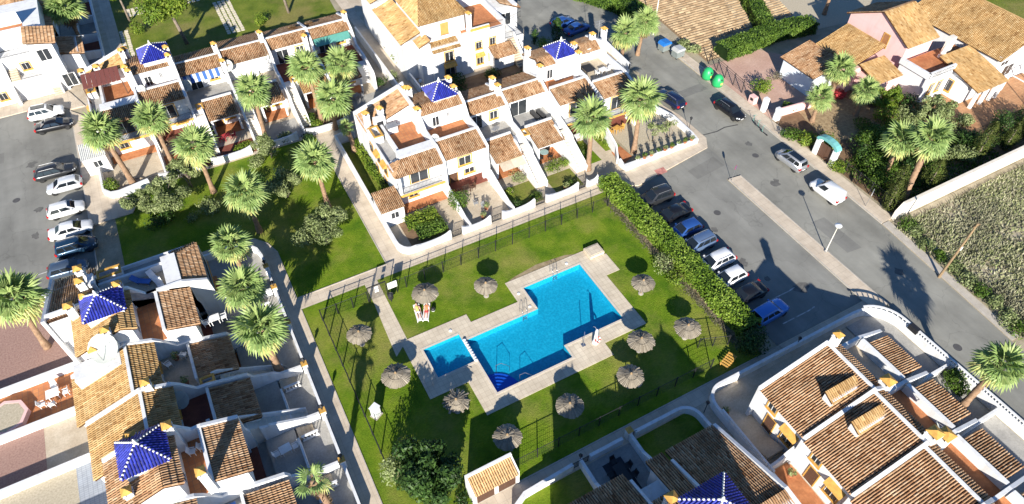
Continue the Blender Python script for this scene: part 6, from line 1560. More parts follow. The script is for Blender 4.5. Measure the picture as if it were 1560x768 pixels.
for k, (u, v, rr, hh, nm) in enumerate(((14.5, 38.0, 1.6, 1.4, 'dark shrub mass behind the corner house chimneys'), (17.5, 37.2, 1.5, 1.1, 'dark low shrub behind the blue pyramid house'), (26.5, 36.8, 1.4, 1.2, 'dark shrub below the outside staircase'), (30.0, 38.5, 1.3, 1.0, 'dark shrub behind the tall chimneys'))):
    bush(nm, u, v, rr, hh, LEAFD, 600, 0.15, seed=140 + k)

# the villa's thicket
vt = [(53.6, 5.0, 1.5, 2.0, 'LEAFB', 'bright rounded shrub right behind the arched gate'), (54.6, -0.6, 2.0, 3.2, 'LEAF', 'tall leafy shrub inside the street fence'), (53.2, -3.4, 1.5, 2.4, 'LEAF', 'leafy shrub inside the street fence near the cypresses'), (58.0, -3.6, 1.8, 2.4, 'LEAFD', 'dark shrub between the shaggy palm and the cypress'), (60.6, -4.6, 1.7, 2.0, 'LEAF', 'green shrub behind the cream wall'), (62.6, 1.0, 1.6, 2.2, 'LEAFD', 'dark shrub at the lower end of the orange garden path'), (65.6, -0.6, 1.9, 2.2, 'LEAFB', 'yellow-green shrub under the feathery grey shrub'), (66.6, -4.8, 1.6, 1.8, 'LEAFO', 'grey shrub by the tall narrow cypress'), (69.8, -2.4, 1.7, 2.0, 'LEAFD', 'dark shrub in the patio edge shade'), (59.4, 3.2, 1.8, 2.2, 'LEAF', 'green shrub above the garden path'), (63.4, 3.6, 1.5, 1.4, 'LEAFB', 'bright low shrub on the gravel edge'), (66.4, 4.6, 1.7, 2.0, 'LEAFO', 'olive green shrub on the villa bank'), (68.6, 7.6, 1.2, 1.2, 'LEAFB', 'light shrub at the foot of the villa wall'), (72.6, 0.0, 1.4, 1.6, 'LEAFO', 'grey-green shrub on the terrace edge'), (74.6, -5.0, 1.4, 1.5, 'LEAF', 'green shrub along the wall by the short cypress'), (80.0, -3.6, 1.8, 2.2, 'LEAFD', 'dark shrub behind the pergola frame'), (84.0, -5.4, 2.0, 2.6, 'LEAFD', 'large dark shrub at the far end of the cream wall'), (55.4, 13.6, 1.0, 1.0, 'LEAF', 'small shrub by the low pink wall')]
for k, (u, v, rr, hh, mt, nm) in enumerate(vt): bush(nm, u, v, rr, hh, {'LEAF': LEAF, 'LEAFB': LEAFB, 'LEAFD': LEAFD, 'LEAFO': LEAFO}[mt], int(620 * rr), 0.15, seed=160 + k)
tree('dense round evergreen tree behind the arched gate', 56.8, 1.4, 4.6, 2.3, LEAF, 18, 380, 0.16, 0.15, seed=51, th=0.2, bl=(0.26, 0.42)); tree('feathery grey tree beside the villa terrace', 68.0, 1.6, 4.6, 2.4, LEAFO, 18, 300, 0.15, 0.12, seed=52, th=0.3, bl=(0.22, 0.36), stems=3); tree('yellow-green fruit tree beside the short palms', 65.0, 6.8, 4.0, 1.8, LEAFB, 12, 320, 0.15, 0.1, seed=53, th=0.3, bl=(0.28, 0.44))
palm('second villa palm with yellow-green fronds beside the shaggy trunk', 55.6, -2.4, 5.0, (0.6, 0.6), 0.95, 34, 6, seed=40, boot=1.5, trunk_r=0.3)
for k, (u, v, rr, hh, nm) in enumerate(((-24.0, 31.6, 1.6, 1.8, 'dark rounded shrub under the wide olive tree'), (-18.6, 31.0, 1.5, 1.5, 'dark shrub on the shaded lawn beside the prickly pear'), (-12.6, 33.0, 1.3, 1.3, 'low shrub between the lawn palms'), (-11.6, 36.8, 1.2, 1.4, 'shrub against the front wall of the striped awning flats'), (-4.6, 38.2, 1.0, 1.3, 'shrub against the front wall by the low bushy palm'), (-8.8, 22.6, 1.3, 1.2, 'shrub at the foot of the spreading olive tree'))): bush(nm, u, v, rr, hh, LEAFO if k % 2 else LEAFD, int(600 * rr), 0.13, seed=190 + k)
# ------------------------------------------------------------------ cars
def paint(name, col, metal=0.3):
    mt, N, b = nodes_mat(name)
    N.links.new(ramp(N, noise(N, 1.4, 4), [(0.3, tuple(c * 0.93 for c in col)), (0.7, col)]), b.inputs['Base Color'])
    b.inputs['Metallic'].default_value = metal; b.inputs['Roughness'].default_value = 0.32; b.inputs['Coat Weight'].default_value = 0.6; b.inputs['Coat Roughness'].default_value = 0.06
    return mt
TYRE = flat_mat('tyre_rubber', (0.02, 0.02, 0.02), 0.85); RIM = flat_mat('alloy_rim', (0.45, 0.46, 0.47), 0.35, 0.8)
HEADL = flat_mat('lamp_glass', (0.75, 0.78, 0.80), 0.15); TAILL = flat_mat('tail_lamp', (0.42, 0.015, 0.015), 0.25); TRIM = flat_mat('black_trim', (0.02, 0.02, 0.022), 0.55); CARG = flat_mat('car_glass', (0.012, 0.016, 0.02), 0.05, spec=0.9)
# kind: length, width, height, belt, [rear base x, rear roof x, front roof x, front base x], nose height, tail height
KIND = {'hatch': (3.95, 1.74, 1.47, 0.93, (-1.88, -1.45, 0.35, 1.10), 0.72, 0.90), 'sedan': (4.55, 1.80, 1.42, 0.92, (-1.62, -0.85, 0.45, 1.25), 0.70, 0.92),
        'suv': (4.35, 1.84, 1.66, 1.04, (-2.08, -1.75, 0.35, 1.05), 0.88, 1.02), 'mpv': (4.15, 1.74, 1.66, 1.0, (-1.98, -1.75, 0.55, 1.45), 0.84, 0.98),
        'van': (4.25, 1.80, 1.82, 1.02, (-2.05, -1.98, 0.40, 1.15), 0.88, 1.0), 'wagon': (4.6, 1.82, 1.50, 0.94, (-2.15, -1.70, 0.45, 1.2), 0.74, 0.93)}
CARC = {}


def car_parts(kind):
    if kind in CARC: return CARC[kind]
    Ln, Wd, Ht, belt, (xr, xr2, xf2, xf), nose, tail = KIND[kind]; w = Wd / 2; x0, x1 = -Ln / 2, Ln / 2
    b = MB(); st = []
    for x, ww, zt, zb in ((x0, 0.80, tail - 0.22, 0.42), (x0 + 0.06, 0.90, tail - 0.04, 0.30), (x0 + 0.30, 0.97, tail, 0.24), (xr + 0.35, 1.0, belt, 0.22), (0, 1.0, belt, 0.20), (xf - 0.1, 1.0, belt - 0.01, 0.20), (xf + 0.15, 0.99, belt - 0.05, 0.21), (x1 - 0.45, 0.96, nose + 0.06, 0.22), (x1 - 0.12, 0.88, nose, 0.26), (x1, 0.72, nose - 0.18, 0.36)):
        h = w * ww; st.append([(x, h * 0.86, zb), (x, h * 0.98, zb + 0.14), (x, h, (zb + zt) / 2), (x, h * 0.97, zt - 0.10), (x, h * 0.87, zt), (x, h * 0.45, zt + 0.025), (x, 0, zt + 0.03)])
    n = 7; ring = []
    for s in st: ring.append(s + [(p[0], -p[1], p[2]) for p in reversed(s[:-1])])
    k = len(ring[0]); vs = [p for r_ in ring for p in r_]; fs = []
    for i in range(len(ring) - 1):
        for j in range(k): fs.append((i * k + j, (i + 1) * k + j, (i + 1) * k + (j + 1) % k, i * k + (j + 1) % k))
    fs.append(tuple(range(k))); fs.append(tuple((len(ring) - 1) * k + j for j in range(k - 1, -1, -1)))
    b.add(vs, fs)
    zb_ = belt - 0.03; wb, wr = w * 0.90, w * 0.70
    q = [(xr, -wb, zb_), (xf, -wb, zb_), (xf, wb, zb_), (xr, wb, zb_)]
    r2 = [(xr2, -wr, Ht - 0.06), (xf2, -wr, Ht - 0.06), (xf2, wr, Ht - 0.06), (xr2, wr, Ht - 0.06)]
    xm = (xr2 + xf2) / 2
    tp = [(xr2 + 0.12, -wr * 0.85, Ht), (xm, -wr * 0.9, Ht + 0.02), (xf2 - 0.12, -wr * 0.85, Ht - 0.01), (xf2 - 0.12, wr * 0.85, Ht - 0.01), (xm, wr * 0.9, Ht + 0.02), (xr2 + 0.12, wr * 0.85, Ht)]
    vv = q + r2 + tp
    b.add(vv, [(0, 1, 5, 4), (1, 2, 6, 5), (2, 3, 7, 6), (3, 0, 4, 7), (4, 5, 10, 9, 8), (5, 6, 11, 10), (6, 7, 13, 12, 11), (7, 4, 8, 13), (8, 9, 12, 13), (9, 10, 11, 12)])
    body = b.mesh('body', None, True)

    def inset(a, b2, c, d, l, r_, bt, tpf, out):          # quad a-b (bottom), d-c (top) shrunk and pushed out
        a, b2, c, d = map(Vector, (a, b2, c, d))
        def P(s, t): return (a.lerp(b2, s)).lerp(d.lerp(c, s), t) + Vector(out)
        return [P(l, bt), P(1 - r_, bt), P(1 - r_, tpf), P(l, tpf)]
    wins = []
    def win(nm, pts): wins.append((nm, MB().add(pts, [(0, 1, 2, 3)]).mesh(nm, CARG)))
    win('windscreen', inset(q[1], q[2], r2[2], r2[1], .06, .06, .04, .93, (0.012, 0, 0.008)))
    if kind != 'van': win('rear_window', inset(q[3], q[0], r2[0], r2[3], .10, .10, .22, .90, (-0.012, 0, 0.008)))
    cuts = ((0.05, 0.30), (0.33, 0.62), (0.65, 0.90)) if kind in ('suv', 'mpv', 'wagon') else ((0.62, 0.92),) if kind == 'van' else ((0.10, 0.47), (0.51, 0.90))
    for s, t in cuts:
        win('side_window', inset(q[0], q[1], r2[1], r2[0], s, 1 - t, .12, .88, (0, -0.012, 0.004))); win('side_window', inset(q[2], q[3], r2[3], r2[2], 1 - t, s, .12, .88, (0, 0.012, 0.004)))
    ty = MB().lathe([(0.20, -0.10), (0.31, -0.10), (0.33, -0.05), (0.33, 0.05), (0.31, 0.10), (0.20, 0.10)], 18).mesh('tyre', TYRE, True)
    rm = MB().lathe([(0.03, 0.07), (0.06, 0.085), (0.195, 0.08), (0.20, 0.095), (0.205, 0.08)], 14)
    rm = rm.mesh('rim', RIM)
    hl = MB().add([(x1 - 0.30, w * 0.94, nose - 0.02), (x1 - 0.06, w * 0.72, nose - 0.10), (x1 + 0.02, w * 0.50, nose - 0.14), (x1 - 0.02, w * 0.5, nose - 0.005), (x1 - 0.30, w * 0.86, nose + 0.055)], [(0, 1, 2, 3, 4)])
    tl = MB().box(x0 - 0.015, x0 + 0.18, w * 0.62, w * 0.93, tail - 0.30, tail - 0.02)
    def mir(m_):
        o = MB(); o.v = [(p[0], -p[1], p[2]) for p in m_.v]; o.f = [tuple(reversed(f)) for f in m_.f]; o.t = m_.t; return o
    lights = [('headlight', hl.mesh('headlight', HEADL)), ('headlight', mir(hl).mesh('headlight', HEADL)), ('tail_light', tl.mesh('tail_light', TAILL)), ('tail_light', mir(tl).mesh('tail_light', TAILL))]
    tr = MB().box(x1 - 0.04, x1 + 0.015, -w * 0.5, w * 0.5, 0.36, nose - 0.22); bp = MB().box(x0 - 0.03, x0 + 0.03, -w * 0.7, w * 0.7, 0.36, 0.50)
    pl_ = [('grille', tr.mesh('grille', TRIM)), ('rear_bumper', bp.mesh('rear_bumper', TRIM)), ('number_plate', MB().box(x1 + 0.016, x1 + 0.028, -0.25, 0.25, 0.42, 0.53).mesh('number_plate', PLASTW)), ('number_plate', MB().box(x0 - 0.045, x0 - 0.032, -0.25, 0.25, 0.52, 0.63).mesh('number_plate', PLASTW))]
    if kind in ('suv', 'wagon', 'mpv'):
        for s in (-1, 1): pl_.append(('roof_rail', MB().tube([(xr2 + 0.2, s * wr * 0.95, Ht - 0.02), (xr2 + 0.3, s * wr * 0.95, Ht + 0.05), (xf2 - 0.3, s * wr * 0.95, Ht + 0.05), (xf2 - 0.2, s * wr * 0.95, Ht - 0.02)], 0.02, 5).mesh('roof_rail', GREYM)))
    mirr = MB().box(xf - 0.45, xf - 0.28, w * 0.95, w * 1.14, belt, belt + 0.13)
    CARC[kind] = (body, wins, ty, rm, lights, pl_, (mirr.mesh('mirror'), mir(mirr).mesh('mirror')), (x1 - 0.78, x0 + 0.72, w - 0.12))
    return CARC[kind]


def car(label, kind, mat, u, v, deg, group=None, sunroof=False):
    body, wins, ty, rm, lights, extra, mirr, (fx, rx, wy) = car_parts(kind)
    t = thing('parked_car' if kind != 'van' else 'parked_van', label, 'car' if kind != 'van' else 'van', (u, v, 0.012), math.radians(deg), group)
    bm_ = body.copy(); bm_.materials.clear(); bm_.materials.append(mat); link('body', bm_, t)
    for nm, me in wins + lights + extra: link(nm, me, t)
    for me in mirr:
        mm = me.copy(); mm.materials.append(mat); link('mirror', mm, t)
    for x in (fx, rx):
        for s in (-1, 1):
            wo = link('wheel', ty, t); wo.location = (x, s * wy, 0.33); wo.rotation_euler = (-s * math.pi / 2, 0, 0); link('rim', rm, wo)
            ar = MB().lathe([(0.36, -0.005), (0.41, 0.0), (0.36, 0.005)], 14)
    if sunroof:
        Ht = KIND[kind][2]; xa, xb = KIND[kind][4][1], KIND[kind][4][2]; MB().box(xa + 0.25, xb - 0.2, -0.45, 0.45, Ht + 0.015, Ht + 0.04).obj('sunroof', CARG, t)
    return t


CW = paint('white_paint', (0.78, 0.78, 0.77), 0.0); CK = paint('black_paint', (0.012, 0.012, 0.014)); CN = paint('navy_paint', (0.012, 0.02, 0.06)); CS = paint('silver_paint', (0.50, 0.51, 0.52), 0.6); CG = paint('charcoal_paint', (0.045, 0.047, 0.05), 0.5)
CB = paint('blue_paint', (0.03, 0.10, 0.34), 0.4); CLB = paint('steel_blue_paint', (0.16, 0.24, 0.38), 0.5); CSB = paint('sky_blue_paint', (0.06, 0.22, 0.62), 0.3); CT = paint('petrol_blue_paint', (0.015, 0.05, 0.10), 0.4); CGB = paint('grey_blue_paint', (0.10, 0.14, 0.20), 0.5); CP = paint('pearl_paint', (0.66, 0.68, 0.69), 0.2)
gR, gL = 'cars parked nose to the hedge', 'cars parked along the left kerb'
car('charcoal estate car parked by the top end of the hedge', 'suv', CG, 28.4, 7.5, 178, gR); car('black car parked between the charcoal estate and the blue hatchback', 'sedan', CK, 28.5, 4.3, 181, gR)
car('blue hatchback parked against the hedge', 'hatch', CB, 28.2, 1.6, 180, gR); car('pale steel blue estate car parked against the hedge', 'mpv', CLB, 28.0, -0.9, 181, gR)
car('white estate car parked beside the steel blue car', 'wagon', CW, 28.0, -3.8, 180, gR); car('white hatchback parked between the white estate and the black coupe', 'hatch', CW, 27.8, -6.3, 181, gR)
car('black low coupe parked beside the white hatchback', 'sedan', CK, 27.9, -8.9, 180, gR); car('sky blue car reversed against the hedge near the bottom pavement', 'suv', CSB, 28.3, -11.8, 3, gR)
car('white car with black glass roof by the top left flats', 'suv', CW, -33.9, 60.3, -6, gL, True); car('black car with red tail lamps next to the glass-roofed white car', 'sedan', CK, -33.2, 56.9, -6, gL)
car('charcoal estate car with roof rails facing the sheet-roofed porch', 'wagon', CG, -33.8, 46.6, -4, gL); car('silver small car reversed to the left kerb', 'hatch', CP, -33.0, 43.3, 176, gL)
car('white hatchback between the silver small car and the white saloon', 'hatch', CW, -33.2, 38.7, -2, gL); car('white saloon car beside the dark blue people carrier', 'sedan', CW, -33.0, 34.8, -3, gL)
car('dark petrol blue people carrier beside the white saloon', 'mpv', CT, -32.7, 31.6, -3, gL); car('grey-blue car half hidden behind the dark brown roof', 'hatch', CGB, -33.8, 28.6, -5, gL)
gS = 'cars parked along the road'
car('navy estate car parked beside the gravel corner yard', 'wagon', CN, 42.0, 22.6, 97, gS); car('black saloon car facing down the road below the green igloos', 'wagon', CK, 47.5, 16.7, -86, gS)
car('silver people carrier with dark sunroof beside the arched gate', 'mpv', CS, 47.2, 4.9, 93, gS, True); car('white delivery van parked below the silver people carrier', 'van', CW, 46.9, -1.4, 93, gS)
car('bright blue hatchback in the shade behind the block of flats', 'hatch', CB, 39.6, 47.2, 8, 'cars in the shade at the top'); car('blue saloon in the shade in front of the bright blue hatchback', 'sedan', CB, 40.6, 44.6, 8, 'cars in the shade at the top')
# ------------------------------------------------------------------ thatched parasols
def parasol(label, u, v, rad=1.22, hgt=2.35, seed=0, shaggy=0.08):
    r = random.Random(seed); t = thing('thatched_parasol', label, 'parasol', (u, v, 0), r.uniform(0, 6), 'thatched parasols around the pool')
    MB().tube([(0, 0, -0.02), (0, 0, hgt - 0.05)], 0.06, 8).obj('pole', WOOD, t); MB().lathe([(0.28, 0), (0.28, 0.05), (0.08, 0.08)], 12).obj('base', KERB, t)
    m_ = MB(); n = 44
    for lay, (r0, r1, z0, z1) in enumerate(((0.5, 1.0, 0.22, 0.62), (0.0, 0.62, 0.03, 0.33))):
        for i in range(n):
            a0 = 2 * math.pi * (i + 0.5 * lay) / n; da = 2 * math.pi / n * 0.62
            ro = rad * r1 * (1 + r.uniform(-shaggy, shaggy)); zo = hgt - z1 * rad * 0.62 - r.uniform(0, 0.06); zi = hgt - z0 * rad * 0.62; dz = r.uniform(-.02, .03)
            def P(rr, a, z): return (rr * math.cos(a), rr * math.sin(a), z)
            m_.add([P(rad * r0, a0 - da * 0.6, zi), P(rad * r0, a0 + da * 0.6, zi), P(ro, a0 + da, zo + dz), P(ro * 1.02, a0, zo + dz + 0.03), P(ro, a0 - da, zo - dz)], [(0, 1, 2, 3, 4)], min(1, max(0, r.gauss(0.5, .14))))
    ca_ = t; cn = m_.obj('canopy', THATCH, t)
    MB().lathe([(rad * 0.96, hgt - 0.65 * rad * 0.62 - 0.03), (rad * 0.5, hgt - 0.36 * rad * 0.62), (0.03, hgt - 0.06)], 22).obj('under_thatch', THATCH, cn)
    MB().lathe([(0.13, 0), (0.10, 0.14), (0.02, 0.22)], 8, (0, 0, hgt - 0.03)).obj('top_knot', WOOD, cn)
    for k in range(8):
        a = k * math.pi / 4; MB().tube([(0.05 * math.cos(a), 0.05 * math.sin(a), hgt - 0.14), (rad * 0.9 * math.cos(a), rad * 0.9 * math.sin(a), hgt - 0.68 * rad * 0.62)], 0.02, 4).obj('rib', WOOD, t)
HATS = [((647, 445), 1.35, 'thatched parasol shading the two sunbathers'), ((740, 434), 1.2, 'thatched parasol alone on the lawn above the pool notch'), ((980, 430), 1.2, 'thatched parasol on the lawn beside the dry oleander'), ((1048, 498), 1.3, 'thatched parasol between the hedge and the pool corner'), ((977, 518), 1.3, 'thatched parasol by the pool corner at the shadow edge'), ((961, 572), 1.25, 'thatched parasol in full shade near the bottom path'), ((868, 617), 1.25, 'thatched parasol on the sunlit strip below the pool edge'), ((773, 665), 1.25, 'thatched parasol in shade near the pump house'), ((695, 611), 1.15, 'shaggy thatched parasol at the paddling pool corner'), ((603, 571), 1.35, 'wide thatched parasol beside the entry walk end'), ((547, 508), 1.2, 'thatched parasol between the entry walk and the left fence')]
for k, ((x, y), r0, lb) in enumerate(HATS):
    p = W(x, y, 1.85); parasol(lb, p.x, p.y, r0, 2.2, k, 0.2 if 'shaggy' in lb else 0.05)


# ------------------------------------------------------------------ sunbathers on loungers
SKIN = flat_mat('skin', (0.52, 0.29, 0.19), 0.55); HAIRM = flat_mat('dark_hair', (0.03, 0.02, 0.015), 0.6)
def lounger(label, u, v, rz):
    t = thing('sun_lounger', label, 'lounger', (u, v, 0), rz)
    MB().box(-0.32, 0.32, -0.75, 0.55, 0.26, 0.31).obj('bed', PLASTW, t); MB().add([(-0.32, 0.55, 0.26), (0.32, 0.55, 0.26), (0.32, 1.15, 0.62), (-0.32, 1.15, 0.62), (-0.32, 0.55, 0.31), (0.32, 0.55, 0.31), (0.32, 1.12, 0.67), (-0.32, 1.12, 0.67)], [(3, 2, 1, 0), (4, 5, 6, 7), (0, 1, 5, 4), (1, 2, 6, 5), (2, 3, 7, 6), (3, 0, 4, 7)]).obj('backrest', PLASTW, t)
    for x in (-0.28, 0.28):
        for y in (-0.68, 0.5): MB().box(x - 0.03, x + 0.03, y - 0.03, y + 0.03, 0, 0.26).obj('leg', PLASTW, t)
def person(label, u, v, rz, topm, botm, z0=0.0, hat=False):
    """reclining figure: one skinned body, hips at the lounger's hinge, legs towards -y"""
    V = [(0, 0.42, .40), (0, 0.62, .52), (0, 0.85, .67), (0, 0.93, .75), (0, 1.03, .84), (0, 1.12, .89),
         (-.10, 0.36, .40), (-.13, -0.05, .50), (-.12, -0.46, .38), (-.13, -0.56, .44), (.10, 0.36, .40), (.14, -0.05, .42), (.15, -0.48, .36), (.16, -0.58, .43),
         (-.19, 0.86, .68), (-.30, 0.66, .52), (-.22, 0.45, .52), (-.16, 0.36, .55), (.19, 0.86, .68), (.31, 0.66, .50), (.30, 0.42, .44), (.28, 0.33, .42)]
    R = [.14, .14, .15, .055, .095, .085, .095, .065, .045, .04, .095, .065, .045, .04, .065, .048, .035, .03, .065, .048, .035, .03]
    Ed = [(0, 1), (1, 2), (2, 3), (3, 4), (4, 5), (0, 6), (6, 7), (7, 8), (8, 9), (0, 10), (10, 11), (11, 12), (12, 13), (2, 14), (14, 15), (15, 16), (16, 17), (2, 18), (18, 19), (19, 20), (20, 21)]
    for s, wv in ((-1, 17), (1, 21)):
        b = Vector(V[wv])
        for q in range(4):
            V.append((b.x + (q - 1.5) * 0.022, b.y - 0.075 - (0.012 if q in (1, 2) else 0), b.z - 0.01)); R.append(.011); Ed.append((wv, len(V) - 1))
        V.append((b.x - s * 0.05, b.y - 0.035, b.z)); R.append(.012); Ed.append((wv, len(V) - 1))
    me = bpy.data.meshes.new('body'); me.from_pydata(V, Ed, []); me.materials.append(SKIN)
    t = link('person', me, loc=(u, v, z0), rz=rz); tag(t, label, 'person')
    sk = t.modifiers.new('skin', 'SKIN'); sk.use_smooth_shade = True; t.modifiers.new('sub', 'SUBSURF').levels = 1
    t.modifiers['sub'].render_levels = 2
    if not me.skin_vertices: bpy.context.view_layer.update()
    ly = me.skin_vertices[0].data if me.skin_vertices else None
    if ly:
        for i, r0 in enumerate(R): ly[i].radius = (r0, r0)
        ly[0].use_root = True
    MB().tube([(0, 0.40, .41), (0, 0.60, .525), (0, 0.82, .66), (0, 0.89, .70)], [.158, .155, .175, .10], 10).obj('shirt', topm, t, True)
    sm_ = MB().tube([(0, 0.50, .455), (0, 0.38, .40)], [.16, .15], 10)
    for s in (-1, 1): sm_.tube([(s * .09, 0.42, .40), (s * .115, 0.12, .455 if s < 0 else .415)], [.12, .095], 8)
    sm_.obj('shorts', botm, t, True)
    MB().lathe([(0.02, -0.09), (0.09, -0.05), (0.105, 0.0), (0.09, 0.06), (0.02, 0.09)], 10, (0, 1.12, .885)).obj('hair', HAIRM, t, True)
    MB().lathe([(0.012, -0.012), (0.016, 0), (0.003, 0.012)], 6, (-0.033, 1.03, .945)).lathe([(0.012, -0.012), (0.016, 0), (0.003, 0.012)], 6, (0.033, 1.03, .945)).obj('sunglasses', TRIM, t)
for k, (hp, fp, lb, tm_, bm_, pl_) in enumerate((((633.7, 464), (640, 486.5), 'person in lime shirt and white shorts lying on a white lounger', flat_mat('lime_shirt', (0.55, 0.55, 0.12), 0.8), PLASTW, 'white sun lounger under the person in the lime shirt'), ((650.5, 462.5), (648, 486), 'person in orange shirt and red shorts reclining on a white lounger', flat_mat('orange_shirt', (0.72, 0.20, 0.08), 0.8), REDF, 'white sun lounger under the person in the orange shirt'))):
    a = W(*hp, 0.6); b = W(*fp, 0.4); d = (a - b); c = (a + b) / 2; rz = math.atan2(-d.x, d.y)
    off = Vector((d.x, d.y, 0)).normalized() * 0.25
    lounger(pl_, c.x - off.x, c.y - off.y, rz); person(lb, c.x - off.x, c.y - off.y, rz, tm_, bm_)
p = W(660, 473); o = thing('beach_bag', 'black and white beach bag on the grass beside the sunbathers', 'bag', p); MB().lathe([(0.2, 0), (0.26, 0.2), (0.2, 0.38), (0.05, 0.4)], 10).obj('bag', PLASTW, o, True); MB().lathe([(0.22, 0.22), (0.265, 0.2), (0.2, 0.4), (0.02, 0.45)], 10).obj('flap', TRIM, o, True)

# ------------------------------------------------------------------ pool-side things
t = thing('pool_shower', 'white tapered pool shower post with red and white lifebuoy', 'shower', (11.1, -6.2, 0.05), 0.2)
MB().lathe([(0.36, 0), (0.34, 0.12), (0.22, 0.5), (0.14, 2.0), (0.10, 2.15)], 12).obj('post', WHITE, t, True); MB().tube([(0, 0, 2.1), (0, 0.3, 2.25), (0, 0.5, 2.1)], 0.03, 6).obj('shower_arm', STEEL, t)
rg = MB(); 
for i in range(16):
    a0, a1 = 2 * math.pi * i / 16, 2 * math.pi * (i + 1) / 16
    rg.tube([(0.3 * math.cos(a0), 0, 0.3 * math.sin(a0)), (0.3 * math.cos(a1), 0, 0.3 * math.sin(a1))], 0.075, 8, 0.0 if (i // 2) % 2 else 1.0)
ro = rg.obj('lifebuoy', tint_mat('lifebuoy_paint', [(0.49, (0.62, 0.05, 0.04)), (0.51, (0.8, 0.78, 0.75))], 0.5, 0.1), t); ro.location = (0, -0.28, 0.75); ro.rotation_euler = (-0.35, 0, 0)
t = thing('lifeguard_hoist', 'thin steel pool hoist post beside the shower', 'post', (9.9, -5.9, 0.05)); MB().tube([(0, 0, 0), (0, 0, 1.5), (0.2, 0.3, 1.7)], 0.04, 6).obj('post', STEEL, t); MB().box(-0.2, 0.2, -0.2, 0.2, 0, 0.03).obj('foot_plate', STEEL, t)
o = MB().box(16.6, 18.4, 3.25, 4.7, 0.02, 0.45).box(16.75, 18.25, 3.4, 4.55, 0.451, 0.5).obj('stone_plinth', DECKM); tag(o, 'raised stone plinth at the outer corner of the pool deck', 'plinth')
t = thing('electric_cabinet', 'white electric cabinet standing on the grass by the left fence', 'cabinet', (-10.75, -3.4, 0), 0.5); MB().box(-0.35, 0.35, -0.3, 0.3, 0.08, 1.35).obj('case', PLASTW, t); MB().box(-0.4, 0.4, -0.35, 0.35, 1.352, 1.42).obj('lid', PLASTW, t); MB().box(-0.45, 0.45, -0.4, 0.4, 0, 0.078).obj('plinth', KERB, t); MB().box(-0.3, 0.3, -0.33, -0.302, 0.15, 1.3).obj('door', FRAMEW, t)
t = thing('slatted_bench', 'yellow slatted bench leaning by the fence at the hedge end', 'bench', (21.1, -14.2, 0), math.radians(20))
for k in range(6): MB().box(-0.9 + k * 0.31, -0.9 + k * 0.31 + 0.16, -0.45, 0.45, 0.42, 0.47).obj('slat', OCHRE, t)
for y in (-0.35, 0.35): MB().box(-0.9, 0.86, y - 0.05, y + 0.05, 0.34, 0.418).obj('rail', OCHRE, t)
for x in (-0.8, 0.75):
    for y in (-0.35, 0.35): MB().box(x - 0.04, x + 0.04, y - 0.04, y + 0.04, 0, 0.338).obj('leg', OCHRE, t)
for k, (u, v, nm) in enumerate(((10.0, 1.3, 'by the inner pool corner'), (7.4, 2.8, 'on the deck notch'), (-0.9, 1.9, 'beside the paddling pool'), (14.0, 4.0, 'near the pool ladder'))):
    o = MB().lathe([(0.16, 0), (0.16, 0.05), (0.13, 0.07), (0.02, 0.08)], 10).obj('skimmer_lid', PLASTW); o.location = (u if u != 10.0 else 7.6, v if u != 10.0 else 0.75, 0.051); tag(o, 'round white skimmer lid ' + nm, 'lid', 'skimmer lids')

# ------------------------------------------------------------------ street furniture
BINB = flat_mat('blue_plastic', (0.02, 0.16, 0.50), 0.45); BING = flat_mat('grey_plastic', (0.20, 0.23, 0.22), 0.5); IGL = flat_mat('green_plastic', (0.02, 0.36, 0.11), 0.4); LIDG = flat_mat('light_grey_plastic', (0.42, 0.43, 0.42), 0.5)
def container(label, u, v, lid):
    t = thing('waste_container', label, 'container', (u, v, 0.12), math.radians(4))
    MB().prism([(-0.75, -0.6), (0.75, -0.6), (0.75, 0.6), (-0.75, 0.6)], 0.2, 1.15).obj('tub', BING, t); MB().profy(-0.66, 0.66, [(-0.85, 1.152), (0.85, 1.152), (0.7, 1.5), (-0.45, 1.58), (-0.8, 1.4)]).obj('lid', lid, t)
    for x in (-0.6, 0.6):
        for y in (-0.5, 0.5): MB().lathe([(0.1, 0), (0.1, 0.2)], 8, (x, y, 0)).obj('wheel', TYRE, t)
    for y in (-0.62, 0.62): MB().box(-0.1, 0.1, y - 0.04, y + 0.04, 0.8, 1.1).obj('lug', GREYM, t)
container('grey waste container with blue lid at the roadside', 49.2, 33.6, BINB); container('grey waste container with pale lid beside the blue-lidded one', 49.9, 31.2, LIDG)
def igloo(label, u, v):
    t = thing('bottle_bank', label, 'bottle bank', (u, v, 0.12)); MB().lathe([(0.72, 0), (0.80, 0.3), (0.80, 0.7), (0.70, 1.15), (0.48, 1.5), (0.22, 1.68), (0.03, 1.7)], 16).obj('shell', IGL, t, True)
    for a in (0.5, 2.6, 4.7): o = MB().lathe([(0.13, 0), (0.13, 0.05), (0.02, 0.06)], 10).obj('bottle_hole', TRIM, t); o.location = (0.66 * math.cos(a), 0.66 * math.sin(a), 1.15); o.rotation_euler = (0, 1.2, a)
    MB().tube([(0, 0, 1.68), (0, 0, 1.85)], 0.08, 8).obj('lifting_eye', STEEL, t); MB().box(-0.2, 0.2, -0.82, -0.79, 0.45, 0.8).obj('sticker', flat_mat('yellow_sticker', (0.6, 0.55, 0.15), 0.5) if 'yellow_sticker' not in MATS else MATS['yellow_sticker'], t)
igloo('green igloo bottle bank nearer the waste containers', 50.2, 24.7); igloo('green igloo bottle bank with yellow sticker above the black saloon', 50.3, 22.6)
